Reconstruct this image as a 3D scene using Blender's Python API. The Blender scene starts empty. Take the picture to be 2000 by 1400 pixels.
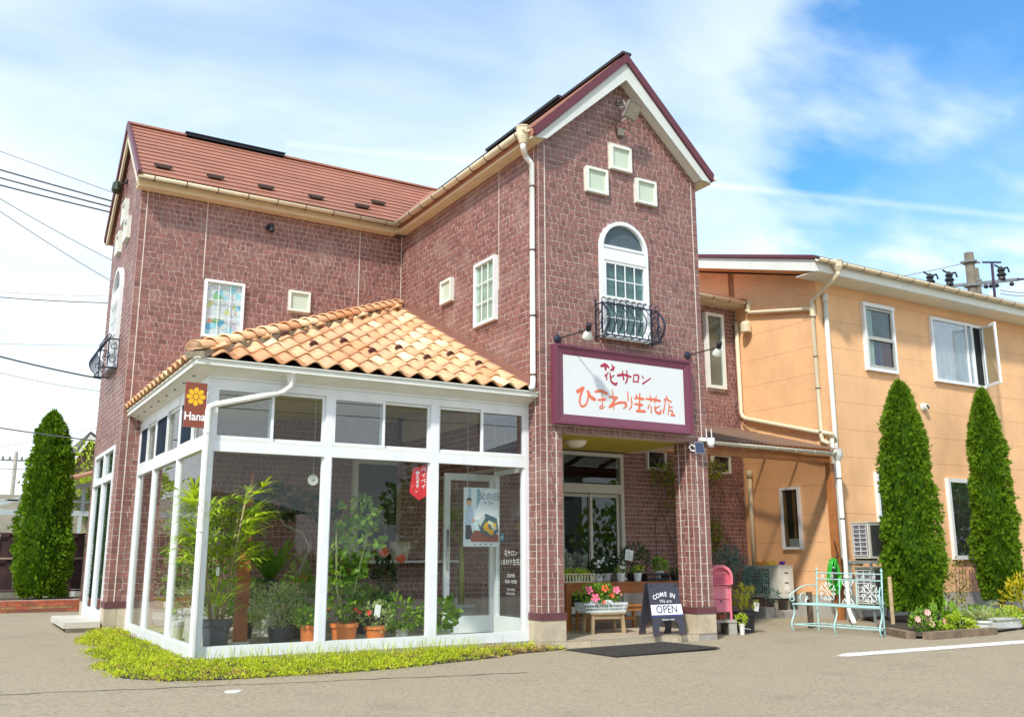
import bpy, bmesh, math, random
from math import sin, cos, pi, radians, sqrt, atan2, exp
from mathutils import Vector, Matrix

random.seed(11)
SC = bpy.context.scene
COL = SC.collection

# ------------------------------------------------------------------ camera
CAM = Vector((-5.6357, -8.8016, 0.9804))
RIGHT = Vector((0.85830786, -0.51313246, -0.00164142))
UP = Vector((-0.1051246, -0.17896926, 0.97822228))
FWD = Vector((0.50225137, 0.83944331, 0.20755357))
FOC = 1813.94
cd = bpy.data.cameras.new('camera')
cam = bpy.data.objects.new('camera', cd)
COL.objects.link(cam)
mm = Matrix.Identity(4)
for i in range(3):
    mm[i][0] = RIGHT[i]; mm[i][1] = UP[i]; mm[i][2] = -FWD[i]; mm[i][3] = CAM[i]
cam.matrix_world = mm
cd.sensor_fit = 'HORIZONTAL'
cd.sensor_width = 36.0
cd.lens = FOC * 36.0 / 2000.0
cd.clip_start = 0.05
cd.clip_end = 3000.0
SC.camera = cam

# ------------------------------------------------------------------ light
SUN_EL = radians(47)
SUN_H = Vector((-4.4, -3.1)).normalized()
SUN_DIR = Vector((SUN_H.x * cos(SUN_EL), SUN_H.y * cos(SUN_EL), sin(SUN_EL)))
SKY_STRENGTH = 0.13
SUN_STRENGTH = 3.1
EXPOSURE = 0.58
world = bpy.data.worlds.new('World')
SC.world = world
world.use_nodes = True


class NT:
    """small node-tree helper"""
    def __init__(s, tree):
        s.t = tree; s.n = tree.nodes; s.l = tree.links

    def node(s, kind, **kw):
        nd = s.n.new(kind)
        for k, v in kw.items():
            if k.startswith('i_'):
                key = k[2:]
                key = int(key) if key.isdigit() else key.replace('_', ' ')
                if hasattr(v, 'is_linked') or isinstance(v, bpy.types.NodeSocket):
                    s.l.new(v, nd.inputs[key])
                else:
                    nd.inputs[key].default_value = v
            else:
                setattr(nd, k, v)
        return nd

    def math(s, op, a, b=None, clamp=False):
        nd = s.n.new('ShaderNodeMath'); nd.operation = op; nd.use_clamp = clamp
        for i, x in enumerate((a, b)):
            if x is None: continue
            if isinstance(x, bpy.types.NodeSocket): s.l.new(x, nd.inputs[i])
            else: nd.inputs[i].default_value = x
        return nd.outputs[0]

    def vmath(s, op, a, b=None):
        nd = s.n.new('ShaderNodeVectorMath'); nd.operation = op
        for i, x in enumerate((a, b)):
            if x is None: continue
            if isinstance(x, bpy.types.NodeSocket): s.l.new(x, nd.inputs[i])
            else: nd.inputs[i].default_value = x
        return nd

    def mix(s, fac, a, b, mode='MIX'):
        nd = s.n.new('ShaderNodeMix'); nd.data_type = 'RGBA'; nd.blend_type = mode
        for key, x in ((0, fac), (6, a), (7, b)):
            if isinstance(x, bpy.types.NodeSocket): s.l.new(x, nd.inputs[key])
            else: nd.inputs[key].default_value = x if key == 0 else (x[0], x[1], x[2], 1)
        return nd.outputs[2]

    def ramp(s, fac, stops, interp='LINEAR'):
        nd = s.n.new('ShaderNodeValToRGB')
        cr = nd.color_ramp; cr.interpolation = interp
        while len(cr.elements) < len(stops): cr.elements.new(0.5)
        for e, (p, c) in zip(cr.elements, stops):
            e.position = p
            e.color = (c, c, c, 1) if not hasattr(c, '__len__') else (c[0], c[1], c[2], 1)
        s.l.new(fac, nd.inputs[0])
        return nd.outputs[0]


def build_world():
    t = NT(world.node_tree)
    t.n.clear()
    out = t.node('ShaderNodeOutputWorld')
    bg = t.node('ShaderNodeBackground')
    bg.inputs['Strength'].default_value = SKY_STRENGTH
    sky = t.node('ShaderNodeTexSky', sky_type='NISHITA')
    sky.sun_disc = False
    sky.sun_elevation = SUN_EL
    sky.sun_rotation = atan2(SUN_DIR.x, SUN_DIR.y)
    sky.air_density = 1.0; sky.dust_density = 0.6; sky.ozone_density = 2.0
    tc = t.node('ShaderNodeTexCoord')
    d = tc.outputs['Generated']
    nrm = t.vmath('NORMALIZE', d).outputs[0]
    sep = t.node('ShaderNodeSeparateXYZ'); t.l.new(nrm, sep.inputs[0])
    x, y, z = sep.outputs
    zc = t.math('ADD', t.math('MAXIMUM', z, 0.0), 0.22)
    px = t.math('DIVIDE', x, zc); py = t.math('DIVIDE', y, zc)
    comb = t.node('ShaderNodeCombineXYZ'); t.l.new(px, comb.inputs[0]); t.l.new(py, comb.inputs[1])
    mp = t.node('ShaderNodeMapping'); t.l.new(comb.outputs[0], mp.inputs[0])
    mp.inputs['Rotation'].default_value = (0, 0, 0.55); mp.inputs['Scale'].default_value = (0.75, 1.25, 1)
    mp.inputs['Location'].default_value = (0.6, 0.2, 0)
    n1 = t.node('ShaderNodeTexNoise'); t.l.new(mp.outputs[0], n1.inputs['Vector'])
    n1.inputs['Scale'].default_value = 1.5; n1.inputs['Detail'].default_value = 7; n1.inputs['Roughness'].default_value = 0.46
    n1.inputs['Distortion'].default_value = 0.5
    n2 = t.node('ShaderNodeTexNoise'); t.l.new(mp.outputs[0], n2.inputs['Vector'])
    n2.inputs['Scale'].default_value = 3.6; n2.inputs['Detail'].default_value = 7; n2.inputs['Roughness'].default_value = 0.5
    cover = t.math('ADD', t.math('MULTIPLY', n1.outputs[0], 0.85), t.math('ADD', t.math('MULTIPLY', n2.outputs[0], 0.28), 0.065))
    # thin overcast thickening towards the horizon
    hz = t.math('POWER', t.math('SUBTRACT', 1.0, t.math('MAXIMUM', z, 0.0)), 3.0)
    cover = t.math('ADD', cover, t.math('MULTIPLY', hz, 0.62))
    # clear patches between the cloud sheets
    for dv, w, amt in CLEAR:
        dt = t.vmath('DOT_PRODUCT', nrm, dv).outputs['Value']
        wob = t.math('ADD', dt, t.math('MULTIPLY', t.math('SUBTRACT', n2.outputs[0], 0.5), 0.075))
        mr = t.node('ShaderNodeMapRange', interpolation_type='SMOOTHSTEP')
        t.l.new(wob, mr.inputs[0]); mr.inputs[1].default_value = 1 - w; mr.inputs[2].default_value = 1.0
        mr.inputs[3].default_value = 0; mr.inputs[4].default_value = amt
        cover = t.math('SUBTRACT', cover, mr.outputs[0])
    mask = t.ramp(cover, [(0.0, 0.0), (0.36, 0.04), (0.62, 0.44), (0.84, 0.84), (1.0, 1.0)])
    # two old condensation trails
    for nv, av, a0, wd, amt in TRAILS:
        off = t.math('ABSOLUTE', t.math('ADD', t.vmath('DOT_PRODUCT', nrm, nv).outputs['Value'],
                                        t.math('MULTIPLY', t.math('SUBTRACT', n2.outputs[0], 0.5), 0.006)))
        line = t.math('SUBTRACT', 1.0, t.math('DIVIDE', off, wd), clamp=True)
        near = t.math('GREATER_THAN', t.vmath('DOT_PRODUCT', nrm, av).outputs['Value'], a0)
        mask = t.math('ADD', mask, t.math('MULTIPLY', t.math('MULTIPLY', line, near), amt), clamp=True)
    skyc = t.mix(1.0, sky.outputs[0], SKY_TINT, 'MULTIPLY')
    colr = t.mix(mask, skyc, CLOUD_COL)
    t.l.new(colr, bg.inputs['Color'])
    t.l.new(bg.outputs[0], out.inputs[0])


# directions in the sky: clear gaps (direction, width, amount) and trails (plane normal, middle, extent, width, amount)
CLEAR = [((0.7870, 0.4768, 0.3917), 0.022, 0.42), ((0.3074, 0.8158, 0.4898), 0.02, 0.08)]
TRAILS = [((0.1154, 0.3990, -0.9096), (0.7436, 0.5724, 0.3454), 0.9856, 0.0055, 0.22), ((0.1285, 0.3906, -0.9116), (0.3655, 0.8358, 0.4096), 0.9932, 0.005, 0.12)]
SKY_TINT = (0.48, 1.10, 1.42)
CLOUD_COL = (5.9, 6.5, 6.8)
build_world()

sl = bpy.data.lights.new('sun', 'SUN')
sl.energy = SUN_STRENGTH
sl.angle = radians(3.5)
sl.color = (1.0, 0.95, 0.87)
so = bpy.data.objects.new('sun', sl)
COL.objects.link(so)
so.rotation_euler = (-SUN_DIR).to_track_quat('-Z', 'Y').to_euler()
so.location = SUN_DIR * 60
vs = SC.view_settings
vs.view_transform = 'Standard'; vs.look = 'None'; vs.exposure = EXPOSURE; vs.gamma = 1.0
vs.use_curve_mapping = False
SC.cycles.max_bounces = 8
SC.cycles.transparent_max_bounces = 24
SC.cycles.use_denoising = True
SC.cycles.sample_clamp_indirect = 6


# ------------------------------------------------------------------ materials
def new_mat(name):
    m = bpy.data.materials.new(name); m.use_nodes = True
    t = NT(m.node_tree); t.n.clear()
    return m, t


MATS = {}


def M(name, col, rough=0.6, metal=0.0, var=0.12, scale=3.0, bump=0.0, bscale=40.0, tint=0.0, rnd=0.0, dirt=None, spec=0.5, coat=0.0, col2=None, streak=0.0):
    """principled material with noise colour variation; tint uses the face attribute, rnd the object's own random value"""
    if name in MATS: return MATS[name]
    m, t = new_mat(name)
    out = t.node('ShaderNodeOutputMaterial'); b = t.node('ShaderNodeBsdfPrincipled')
    t.l.new(b.outputs[0], out.inputs[0])
    tc = t.node('ShaderNodeTexCoord')
    nz = t.node('ShaderNodeTexNoise'); t.l.new(tc.outputs['Object'], nz.inputs['Vector'])
    nz.inputs['Scale'].default_value = scale; nz.inputs['Detail'].default_value = 6; nz.inputs['Roughness'].default_value = 0.6
    lo = tuple(max(0, c * (1 - var * 1.6)) for c in col); hi = tuple(min(1, c * (1 + var * 1.6)) for c in col)
    c = t.mix(t.ramp(nz.outputs[0], [(0.25, 0.0), (0.75, 1.0)]), lo, hi)
    if tint:
        at = t.node('ShaderNodeAttribute', attribute_name='tint')
        f = t.math('ADD', t.math('MULTIPLY', t.math('SUBTRACT', at.outputs['Fac'], 0.5), 2 * tint), 1.0)
        if col2:
            c = t.mix(at.outputs['Fac'], c, t.mix(t.ramp(nz.outputs[0], [(0.25, 0.0), (0.75, 1.0)]), tuple(x * (1 - var) for x in col2), tuple(x * (1 + var) for x in col2)))
        else:
            cc = t.node('ShaderNodeCombineXYZ')
            for k in range(3): t.l.new(f, cc.inputs[k])
            c = t.mix(1.0, c, cc.outputs[0], 'MULTIPLY')
    if rnd:
        oi = t.node('ShaderNodeObjectInfo')
        f = t.math('ADD', t.math('MULTIPLY', t.math('SUBTRACT', oi.outputs['Random'], 0.5), 2 * rnd), 1.0)
        cc = t.node('ShaderNodeCombineXYZ')
        for k in range(3): t.l.new(f, cc.inputs[k])
        c = t.mix(1.0, c, cc.outputs[0], 'MULTIPLY')
    if dirt:
        dcol, dscale, lo_, hi_ = dirt
        n3 = t.node('ShaderNodeTexNoise'); t.l.new(tc.outputs['Object'], n3.inputs['Vector'])
        n3.inputs['Scale'].default_value = dscale; n3.inputs['Detail'].default_value = 7
        c = t.mix(t.ramp(n3.outputs[0], [(lo_, 0.0), (hi_, 1.0)]), c, dcol)
    if streak:   # weathering runs down the surface
        mp = t.node('ShaderNodeMapping'); t.l.new(tc.outputs['Object'], mp.inputs[0]); mp.inputs['Scale'].default_value = (7, 7, 0.45)
        n4 = t.node('ShaderNodeTexNoise'); t.l.new(mp.outputs[0], n4.inputs['Vector']); n4.inputs['Scale'].default_value = 1.0; n4.inputs['Detail'].default_value = 6
        c = t.mix(t.ramp(n4.outputs[0], [(0.50, 0.0), (0.78, streak)]), c, tuple(x * 0.45 for x in col))
    t.l.new(c, b.inputs['Base Color'])
    b.inputs['Roughness'].default_value = rough; b.inputs['Metallic'].default_value = metal
    b.inputs['Specular IOR Level'].default_value = spec
    b.inputs['Coat Weight'].default_value = coat
    if bump:
        nb = t.node('ShaderNodeTexNoise'); t.l.new(tc.outputs['Object'], nb.inputs['Vector'])
        nb.inputs['Scale'].default_value = bscale; nb.inputs['Detail'].default_value = 5
        bp = t.node('ShaderNodeBump'); bp.inputs['Strength'].default_value = bump; bp.inputs['Distance'].default_value = 0.01
        t.l.new(nb.outputs[0], bp.inputs['Height']); t.l.new(bp.outputs[0], b.inputs['Normal'])
    MATS[name] = m
    return m


def leaf_mat(name, c1, c2, trans=0.35, rough=0.45, spec=0.3):
    """leaf: colour from face tint between c1 and c2, some light passes through"""
    if name in MATS: return MATS[name]
    m, t = new_mat(name)
    out = t.node('ShaderNodeOutputMaterial'); b = t.node('ShaderNodeBsdfPrincipled')
    at = t.node('ShaderNodeAttribute', attribute_name='tint')
    c = t.mix(at.outputs['Fac'], c1, c2)
    t.l.new(c, b.inputs['Base Color']); b.inputs['Roughness'].default_value = rough
    b.inputs['Specular IOR Level'].default_value = spec
    tr = t.node('ShaderNodeBsdfTranslucent')
    t.l.new(t.mix(1.0, c, (1.25, 1.3, 0.6), 'MULTIPLY'), tr.inputs[0])
    mx = t.node('ShaderNodeMixShader'); mx.inputs[0].default_value = trans
    t.l.new(b.outputs[0], mx.inputs[1]); t.l.new(tr.outputs[0], mx.inputs[2])
    t.l.new(mx.outputs[0], out.inputs[0])
    MATS[name] = m
    return m


def glass_mat(name, tint=(0.86, 0.93, 0.90), refl=1.6, rough=0.0):
    if name in MATS: return MATS[name]
    m, t = new_mat(name)
    out = t.node('ShaderNodeOutputMaterial')
    tr = t.node('ShaderNodeBsdfTransparent'); tr.inputs[0].default_value = (*tint, 1)
    gl = t.node('ShaderNodeBsdfGlossy'); gl.inputs['Roughness'].default_value = rough; gl.inputs[0].default_value = (1, 1, 1, 1)
    # same reflection on both faces of the sheet
    ge = t.node('ShaderNodeNewGeometry')
    fr = t.node('ShaderNodeFresnel'); t.l.new(t.math('SUBTRACT', 1.5, t.math('MULTIPLY', ge.outputs['Backfacing'], 0.8333)), fr.inputs[0])
    mx = t.node('ShaderNodeMixShader'); t.l.new(t.math('MULTIPLY', fr.outputs[0], refl, clamp=True), mx.inputs[0])
    t.l.new(tr.outputs[0], mx.inputs[1]); t.l.new(gl.outputs[0], mx.inputs[2])
    t.l.new(mx.outputs[0], out.inputs[0])
    MATS[name] = m
    return m


def clear_mat(name, col, opac, rough=0.3):
    """sheet that lets part of the light straight through"""
    if name in MATS: return MATS[name]
    m, t = new_mat(name)
    out = t.node('ShaderNodeOutputMaterial'); b = t.node('ShaderNodeBsdfPrincipled')
    b.inputs['Base Color'].default_value = (*col, 1); b.inputs['Roughness'].default_value = rough
    tr = t.node('ShaderNodeBsdfTransparent'); tr.inputs[0].default_value = (0.95, 0.82, 0.7, 1)
    mx = t.node('ShaderNodeMixShader'); mx.inputs[0].default_value = opac
    t.l.new(tr.outputs[0], mx.inputs[1]); t.l.new(b.outputs[0], mx.inputs[2]); t.l.new(mx.outputs[0], out.inputs[0])
    MATS[name] = m
    return m


# ------------------------------------------------------------------ objects and parts
ORG = {}


def thing(name, label, cat, loc=(0, 0, 0), rotz=0.0, group=None):
    o = bpy.data.objects.new(name, None); COL.objects.link(o)
    o.empty_display_size = 0.1
    o.location = loc; o.rotation_euler = (0, 0, rotz)
    o['label'] = label; o['category'] = cat
    if group: o['group'] = group
    ORG[o.name] = Vector(loc)
    return o


def tag(o, label=None, cat=None, group=None, kind=None):
    if label: o['label'] = label
    if cat: o['category'] = cat
    if group: o['group'] = group
    if kind: o['kind'] = kind
    return o


class MB:
    def __init__(s):
        s.v = []; s.f = []; s.mi = []; s.t = []

    def add(s, vs, fs, mi=0, t=0.5):
        b = len(s.v)
        s.v.extend([tuple(p) for p in vs])
        for f in fs:
            s.f.append(tuple(i + b for i in f)); s.mi.append(mi); s.t.append(t)

    def box(s, a, b, mi=0, t=0.5):
        x0, y0, z0 = (min(a[i], b[i]) for i in range(3)); x1, y1, z1 = (max(a[i], b[i]) for i in range(3))
        s.add([(x0, y0, z0), (x1, y0, z0), (x1, y1, z0), (x0, y1, z0), (x0, y0, z1), (x1, y0, z1), (x1, y1, z1), (x0, y1, z1)],
              [(0, 3, 2, 1), (4, 5, 6, 7), (0, 1, 5, 4), (1, 2, 6, 5), (2, 3, 7, 6), (3, 0, 4, 7)], mi, t)

    def fbox(s, o, u, n, a, b, mi=0, t=0.5):
        """box in a wall frame: o origin, u along the wall, n outwards, z up; a, b = (u, n, z)"""
        o = Vector(o); u = Vector(u); n = Vector(n)
        pts = []
        for zz in (a[2], b[2]):
            for (uu, nn) in ((a[0], a[1]), (b[0], a[1]), (b[0], b[1]), (a[0], b[1])):
                pts.append(o + u * uu + n * nn + Vector((0, 0, zz)))
        s.add(pts, [(0, 3, 2, 1), (4, 5, 6, 7), (0, 1, 5, 4), (1, 2, 6, 5), (2, 3, 7, 6), (3, 0, 4, 7)], mi, t)

    def beam(s, p, q, w, h, up=(0, 0, 1), mi=0, t=0.5):
        """square bar from p to q"""
        p = Vector(p); q = Vector(q); d = (q - p).normalized(); up = Vector(up)
        sd = d.cross(up)
        if sd.length < 1e-4: sd = d.cross(Vector((1, 0, 0)))
        sd.normalize(); uu = sd.cross(d).normalized()
        pts = []
        for c in (p, q):
            for a, b in ((-1, -1), (1, -1), (1, 1), (-1, 1)):
                pts.append(c + sd * (a * w / 2) + uu * (b * h / 2))
        s.add(pts, [(0, 1, 2, 3), (7, 6, 5, 4), (0, 4, 5, 1), (1, 5, 6, 2), (2, 6, 7, 3), (3, 7, 4, 0)], mi, t)

    def tube(s, pts, r, n=8, cap=True, mi=0, t=0.5):
        pts = [Vector(p) for p in pts]
        if not hasattr(r, '__len__'): r = [r] * len(pts)
        rings = []; ref = None
        for i, p in enumerate(pts):
            d = (pts[min(i + 1, len(pts) - 1)] - pts[max(i - 1, 0)])
            if d.length < 1e-9: d = Vector((0, 0, 1))
            d.normalize()
            if ref is None:
                ref = d.orthogonal().normalized()
            else:
                ref = ref - d * ref.dot(d)
                if ref.length < 1e-6: ref = d.orthogonal()
                ref.normalize()
            b = d.cross(ref)
            rings.append([p + (ref * cos(2 * pi * k / n) + b * sin(2 * pi * k / n)) * r[i] for k in range(n)])
        vs = [p for rg in rings for p in rg]; fs = []
        for i in range(len(rings) - 1):
            for k in range(n):
                a = i * n + k; b = i * n + (k + 1) % n
                fs.append((a, b, b + n, a + n))
        if cap:
            fs.append(tuple(reversed(range(n)))); fs.append(tuple((len(rings) - 1) * n + k for k in range(n)))
        s.add(vs, fs, mi, t)

    def lathe(s, prof, c=(0, 0, 0), n=18, mi=0, t=0.5, sx=1.0, sy=1.0):
        c = Vector(c); vs = []; fs = []
        for (r, z) in prof:
            for k in range(n):
                a = 2 * pi * k / n
                vs.append(c + Vector((r * cos(a) * sx, r * sin(a) * sy, z)))
        for i in range(len(prof) - 1):
            for k in range(n):
                a = i * n + k; b = i * n + (k + 1) % n
                fs.append((a, b, b + n, a + n))
        fs.append(tuple(reversed(range(n)))); fs.append(tuple((len(prof) - 1) * n + k for k in range(n)))
        s.add(vs, fs, mi, t)

    def prism(s, poly, off, mi=0, t=0.5):
        """polygon of world points pushed along off"""
        off = Vector(off); n = len(poly); p = [Vector(x) for x in poly]
        vs = p + [x + off for x in p]
        fs = [tuple(range(n)), tuple(reversed(range(n, 2 * n)))]
        for k in range(n):
            j = (k + 1) % n
            fs.append((k, k + n, j + n, j))
        s.add(vs, fs, mi, t)

    def halfpipe(s, p, q, r, thick=0.006, n=8, mi=0):
        """open gutter from p to q, hollow side up"""
        p = Vector(p); q = Vector(q); d = (q - p).normalized()
        sd = d.cross(Vector((0, 0, 1))).normalized(); uu = sd.cross(d)
        vs = []; fs = []
        for c in (p, q):
            for rr in (r, r - thick):
                for k in range(n + 1):
                    a = pi + pi * k / n
                    vs.append(c + sd * (rr * cos(a)) + uu * (rr * sin(a)))
        m = n + 1
        for k in range(n):
            fs.append((k, k + 1, k + 1 + 2 * m, k + 2 * m))
            fs.append((m + k, m + k + 2 * m, m + k + 1 + 2 * m, m + k + 1))
            fs.append((k, m + k, m + k + 1, k + 1))
            fs.append((2 * m + k, 2 * m + k + 1, 3 * m + k + 1, 3 * m + k))
        fs.append((0, 2 * m, 3 * m, m)); fs.append((n, m + n, 3 * m + n, 2 * m + n))
        s.add(vs, fs, mi)

    def mesh(s, name, mats, org=Vector((0, 0, 0)), smooth=False):
        me = bpy.data.meshes.new(name)
        me.from_pydata([(a - org[0], b - org[1], c - org[2]) for (a, b, c) in s.v], [], s.f)
        if not isinstance(mats, (list, tuple)): mats = [mats]
        for m in mats: me.materials.append(m)
        if len(mats) > 1: me.polygons.foreach_set('material_index', s.mi)
        at = me.attributes.new('tint', 'FLOAT', 'FACE'); at.data.foreach_set('value', s.t)
        if smooth: me.polygons.foreach_set('use_smooth', [True] * len(s.f))
        me.update()
        return me

    def build(s, name, mats, parent=None, smooth=False, local=False):
        org = Vector((0, 0, 0))
        if parent is not None:
            org = ORG[parent.name]
            if local: me = s.mesh(name, mats, Vector((0, 0, 0)), smooth)
            else: me = s.mesh(name, mats, org, smooth)
        else:
            me = s.mesh(name, mats, org, smooth)
        o = bpy.data.objects.new(name, me); COL.objects.link(o)
        if parent is not None: o.parent = parent
        ORG[o.name] = org
        return o


def own(name, mb, mats, label, cat, loc, group=None, smooth=False):
    """a thing that is one mesh, its origin at loc"""
    me = mb.mesh(name, mats, Vector(loc), smooth)
    o = bpy.data.objects.new(name, me); COL.objects.link(o); o.location = loc
    o['label'] = label; o['category'] = cat
    if group: o['group'] = group
    ORG[o.name] = Vector(loc)
    return o


def struct(name, mb, mats, kind='structure', smooth=False):
    o = mb.build(name, mats, None, smooth); o['kind'] = kind
    return o


def dup(root, loc, rotz=0.0, label=None, scale=None):
    r = root.copy(); COL.objects.link(r); r.location = loc; r.rotation_euler = (0, 0, rotz)
    if scale: r.scale = (scale,) * 3 if not hasattr(scale, '__len__') else scale
    if label: r['label'] = label
    for ch in list(root.children):
        c = ch.copy(); COL.objects.link(c); c.parent = r
        for g in list(ch.children):
            d = g.copy(); COL.objects.link(d); d.parent = c
    return r


GX, GY = -0.0077, 0.0105


def gz(x, y):
    return GX * max(-25, min(25, x)) + GY * max(-25, min(25, y))


_font_cache = {}


def text_mb(txt, size, origin, u, v, n, extrude=0.002, align='CENTER', mb=None, sx=1.0, bold=0.0):
    """flat lettering: glyph outlines laid in the plane (u, v), raised along n"""
    cu = bpy.data.curves.new('lettering', 'FONT')
    cu.body = txt; cu.size = size; cu.align_x = align; cu.align_y = 'CENTER'; cu.extrude = 0.0; cu.offset = bold
    cu.resolution_u = 3
    ob = bpy.data.objects.new('lettering_source', cu); COL.objects.link(ob)
    bpy.context.view_layer.update()
    dg = bpy.context.evaluated_depsgraph_get()
    me = bpy.data.meshes.new_from_object(ob.evaluated_get(dg))
    bpy.data.objects.remove(ob)
    mb = mb or MB()
    o = Vector(origin); u = Vector(u); v = Vector(v); n = Vector(n)
    mb.add([o + u * (p.co.x * sx) + v * p.co.y + n * extrude for p in me.vertices], [tuple(f.vertices) for f in me.polygons])
    bpy.data.meshes.remove(me); bpy.data.curves.remove(cu)
    return mb

# ------------------------------------------------------------------ palette
MORTAR = M('mortar', (0.55, 0.45, 0.40), 0.9, streak=.35, var=0.08, scale=6, bump=0.3, bscale=60)
TILE = M('wall_tile_glaze', (0.232, 0.100, 0.082), 0.42, var=0.16, scale=14, tint=0.30, bump=0.25, bscale=70, dirt=((0.31, 0.18, 0.15), 2.2, 0.52, 0.75))
TILE_ONE = M('wall_tile_single', (0.232, 0.100, 0.082), 0.42, var=0.16, scale=14, tint=0.30, bump=0.25, bscale=70)
CREAM = M('cream_plastic', (0.68, 0.58, 0.40), 0.4, var=0.06, scale=5)
PALE = M('pale_trim', (0.62, 0.64, 0.60), 0.5, var=0.05, scale=3)
WHITE = M('white_aluminium', (0.78, 0.80, 0.81), 0.32, streak=.12, var=0.05, scale=4)
WHITE2 = M('off_white_frame', (0.74, 0.75, 0.68), 0.4, var=0.05, scale=4)
WPIPE = M('white_pipe', (0.78, 0.78, 0.74), 0.38, var=0.05, scale=6)
MAROON = M('maroon_metal', (0.12, 0.024, 0.035), 0.4, var=0.1, scale=5)
ROOFM = M('red_roof_metal', (0.37, 0.155, 0.10), 0.5, var=0.09, scale=1.2, rnd=0.05, dirt=((0.31, 0.14, 0.095), 0.8, 0.5, 0.8))
DARKR = M('dark_roof_edge', (0.03, 0.02, 0.02), 0.5)
BLACK = M('black_metal', (0.012, 0.013, 0.018), 0.4, var=0.2)
NAVY = M('navy_iron', (0.016, 0.018, 0.04), 0.38, var=0.2)
DARK = M('dark_void', (0.012, 0.012, 0.014), 0.8)
PLINTH = M('plinth_tile', (0.50, 0.42, 0.30), 0.55, var=0.10, scale=9, rnd=0.10, dirt=((0.36, 0.28, 0.19), 5, 0.55, 0.85))
CAPM = M('plinth_cap', (0.13, 0.045, 0.05), 0.5, var=0.15)
CONC = M('concrete', (0.34, 0.32, 0.28), 0.85, var=0.15, scale=6, bump=0.4, bscale=50)
OCHRE = M('ochre_soffit', (0.46, 0.36, 0.03), 0.6, var=0.05)
GLASS = glass_mat('clear_glass', (0.975, 0.99, 0.98), 0.55)
GLASSD = glass_mat('window_glass', (0.82, 0.88, 0.88), 0.9)
FROST = M('frosted_pane', (0.52, 0.60, 0.47), 0.22, var=0.04)
CURT = M('curtain_cloth', (0.50, 0.56, 0.50), 0.8, var=0.12, scale=6)

SHOP = thing('brick_shop', 'two-storey maroon tiled flower shop with steep gable, red metal roof and entrance porch', 'building', (1.25, 2.0, 0))
D1 = 3.959; YR = 3.8; EAVE = 5.89; APEX = 7.084; WX = -3.857

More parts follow.
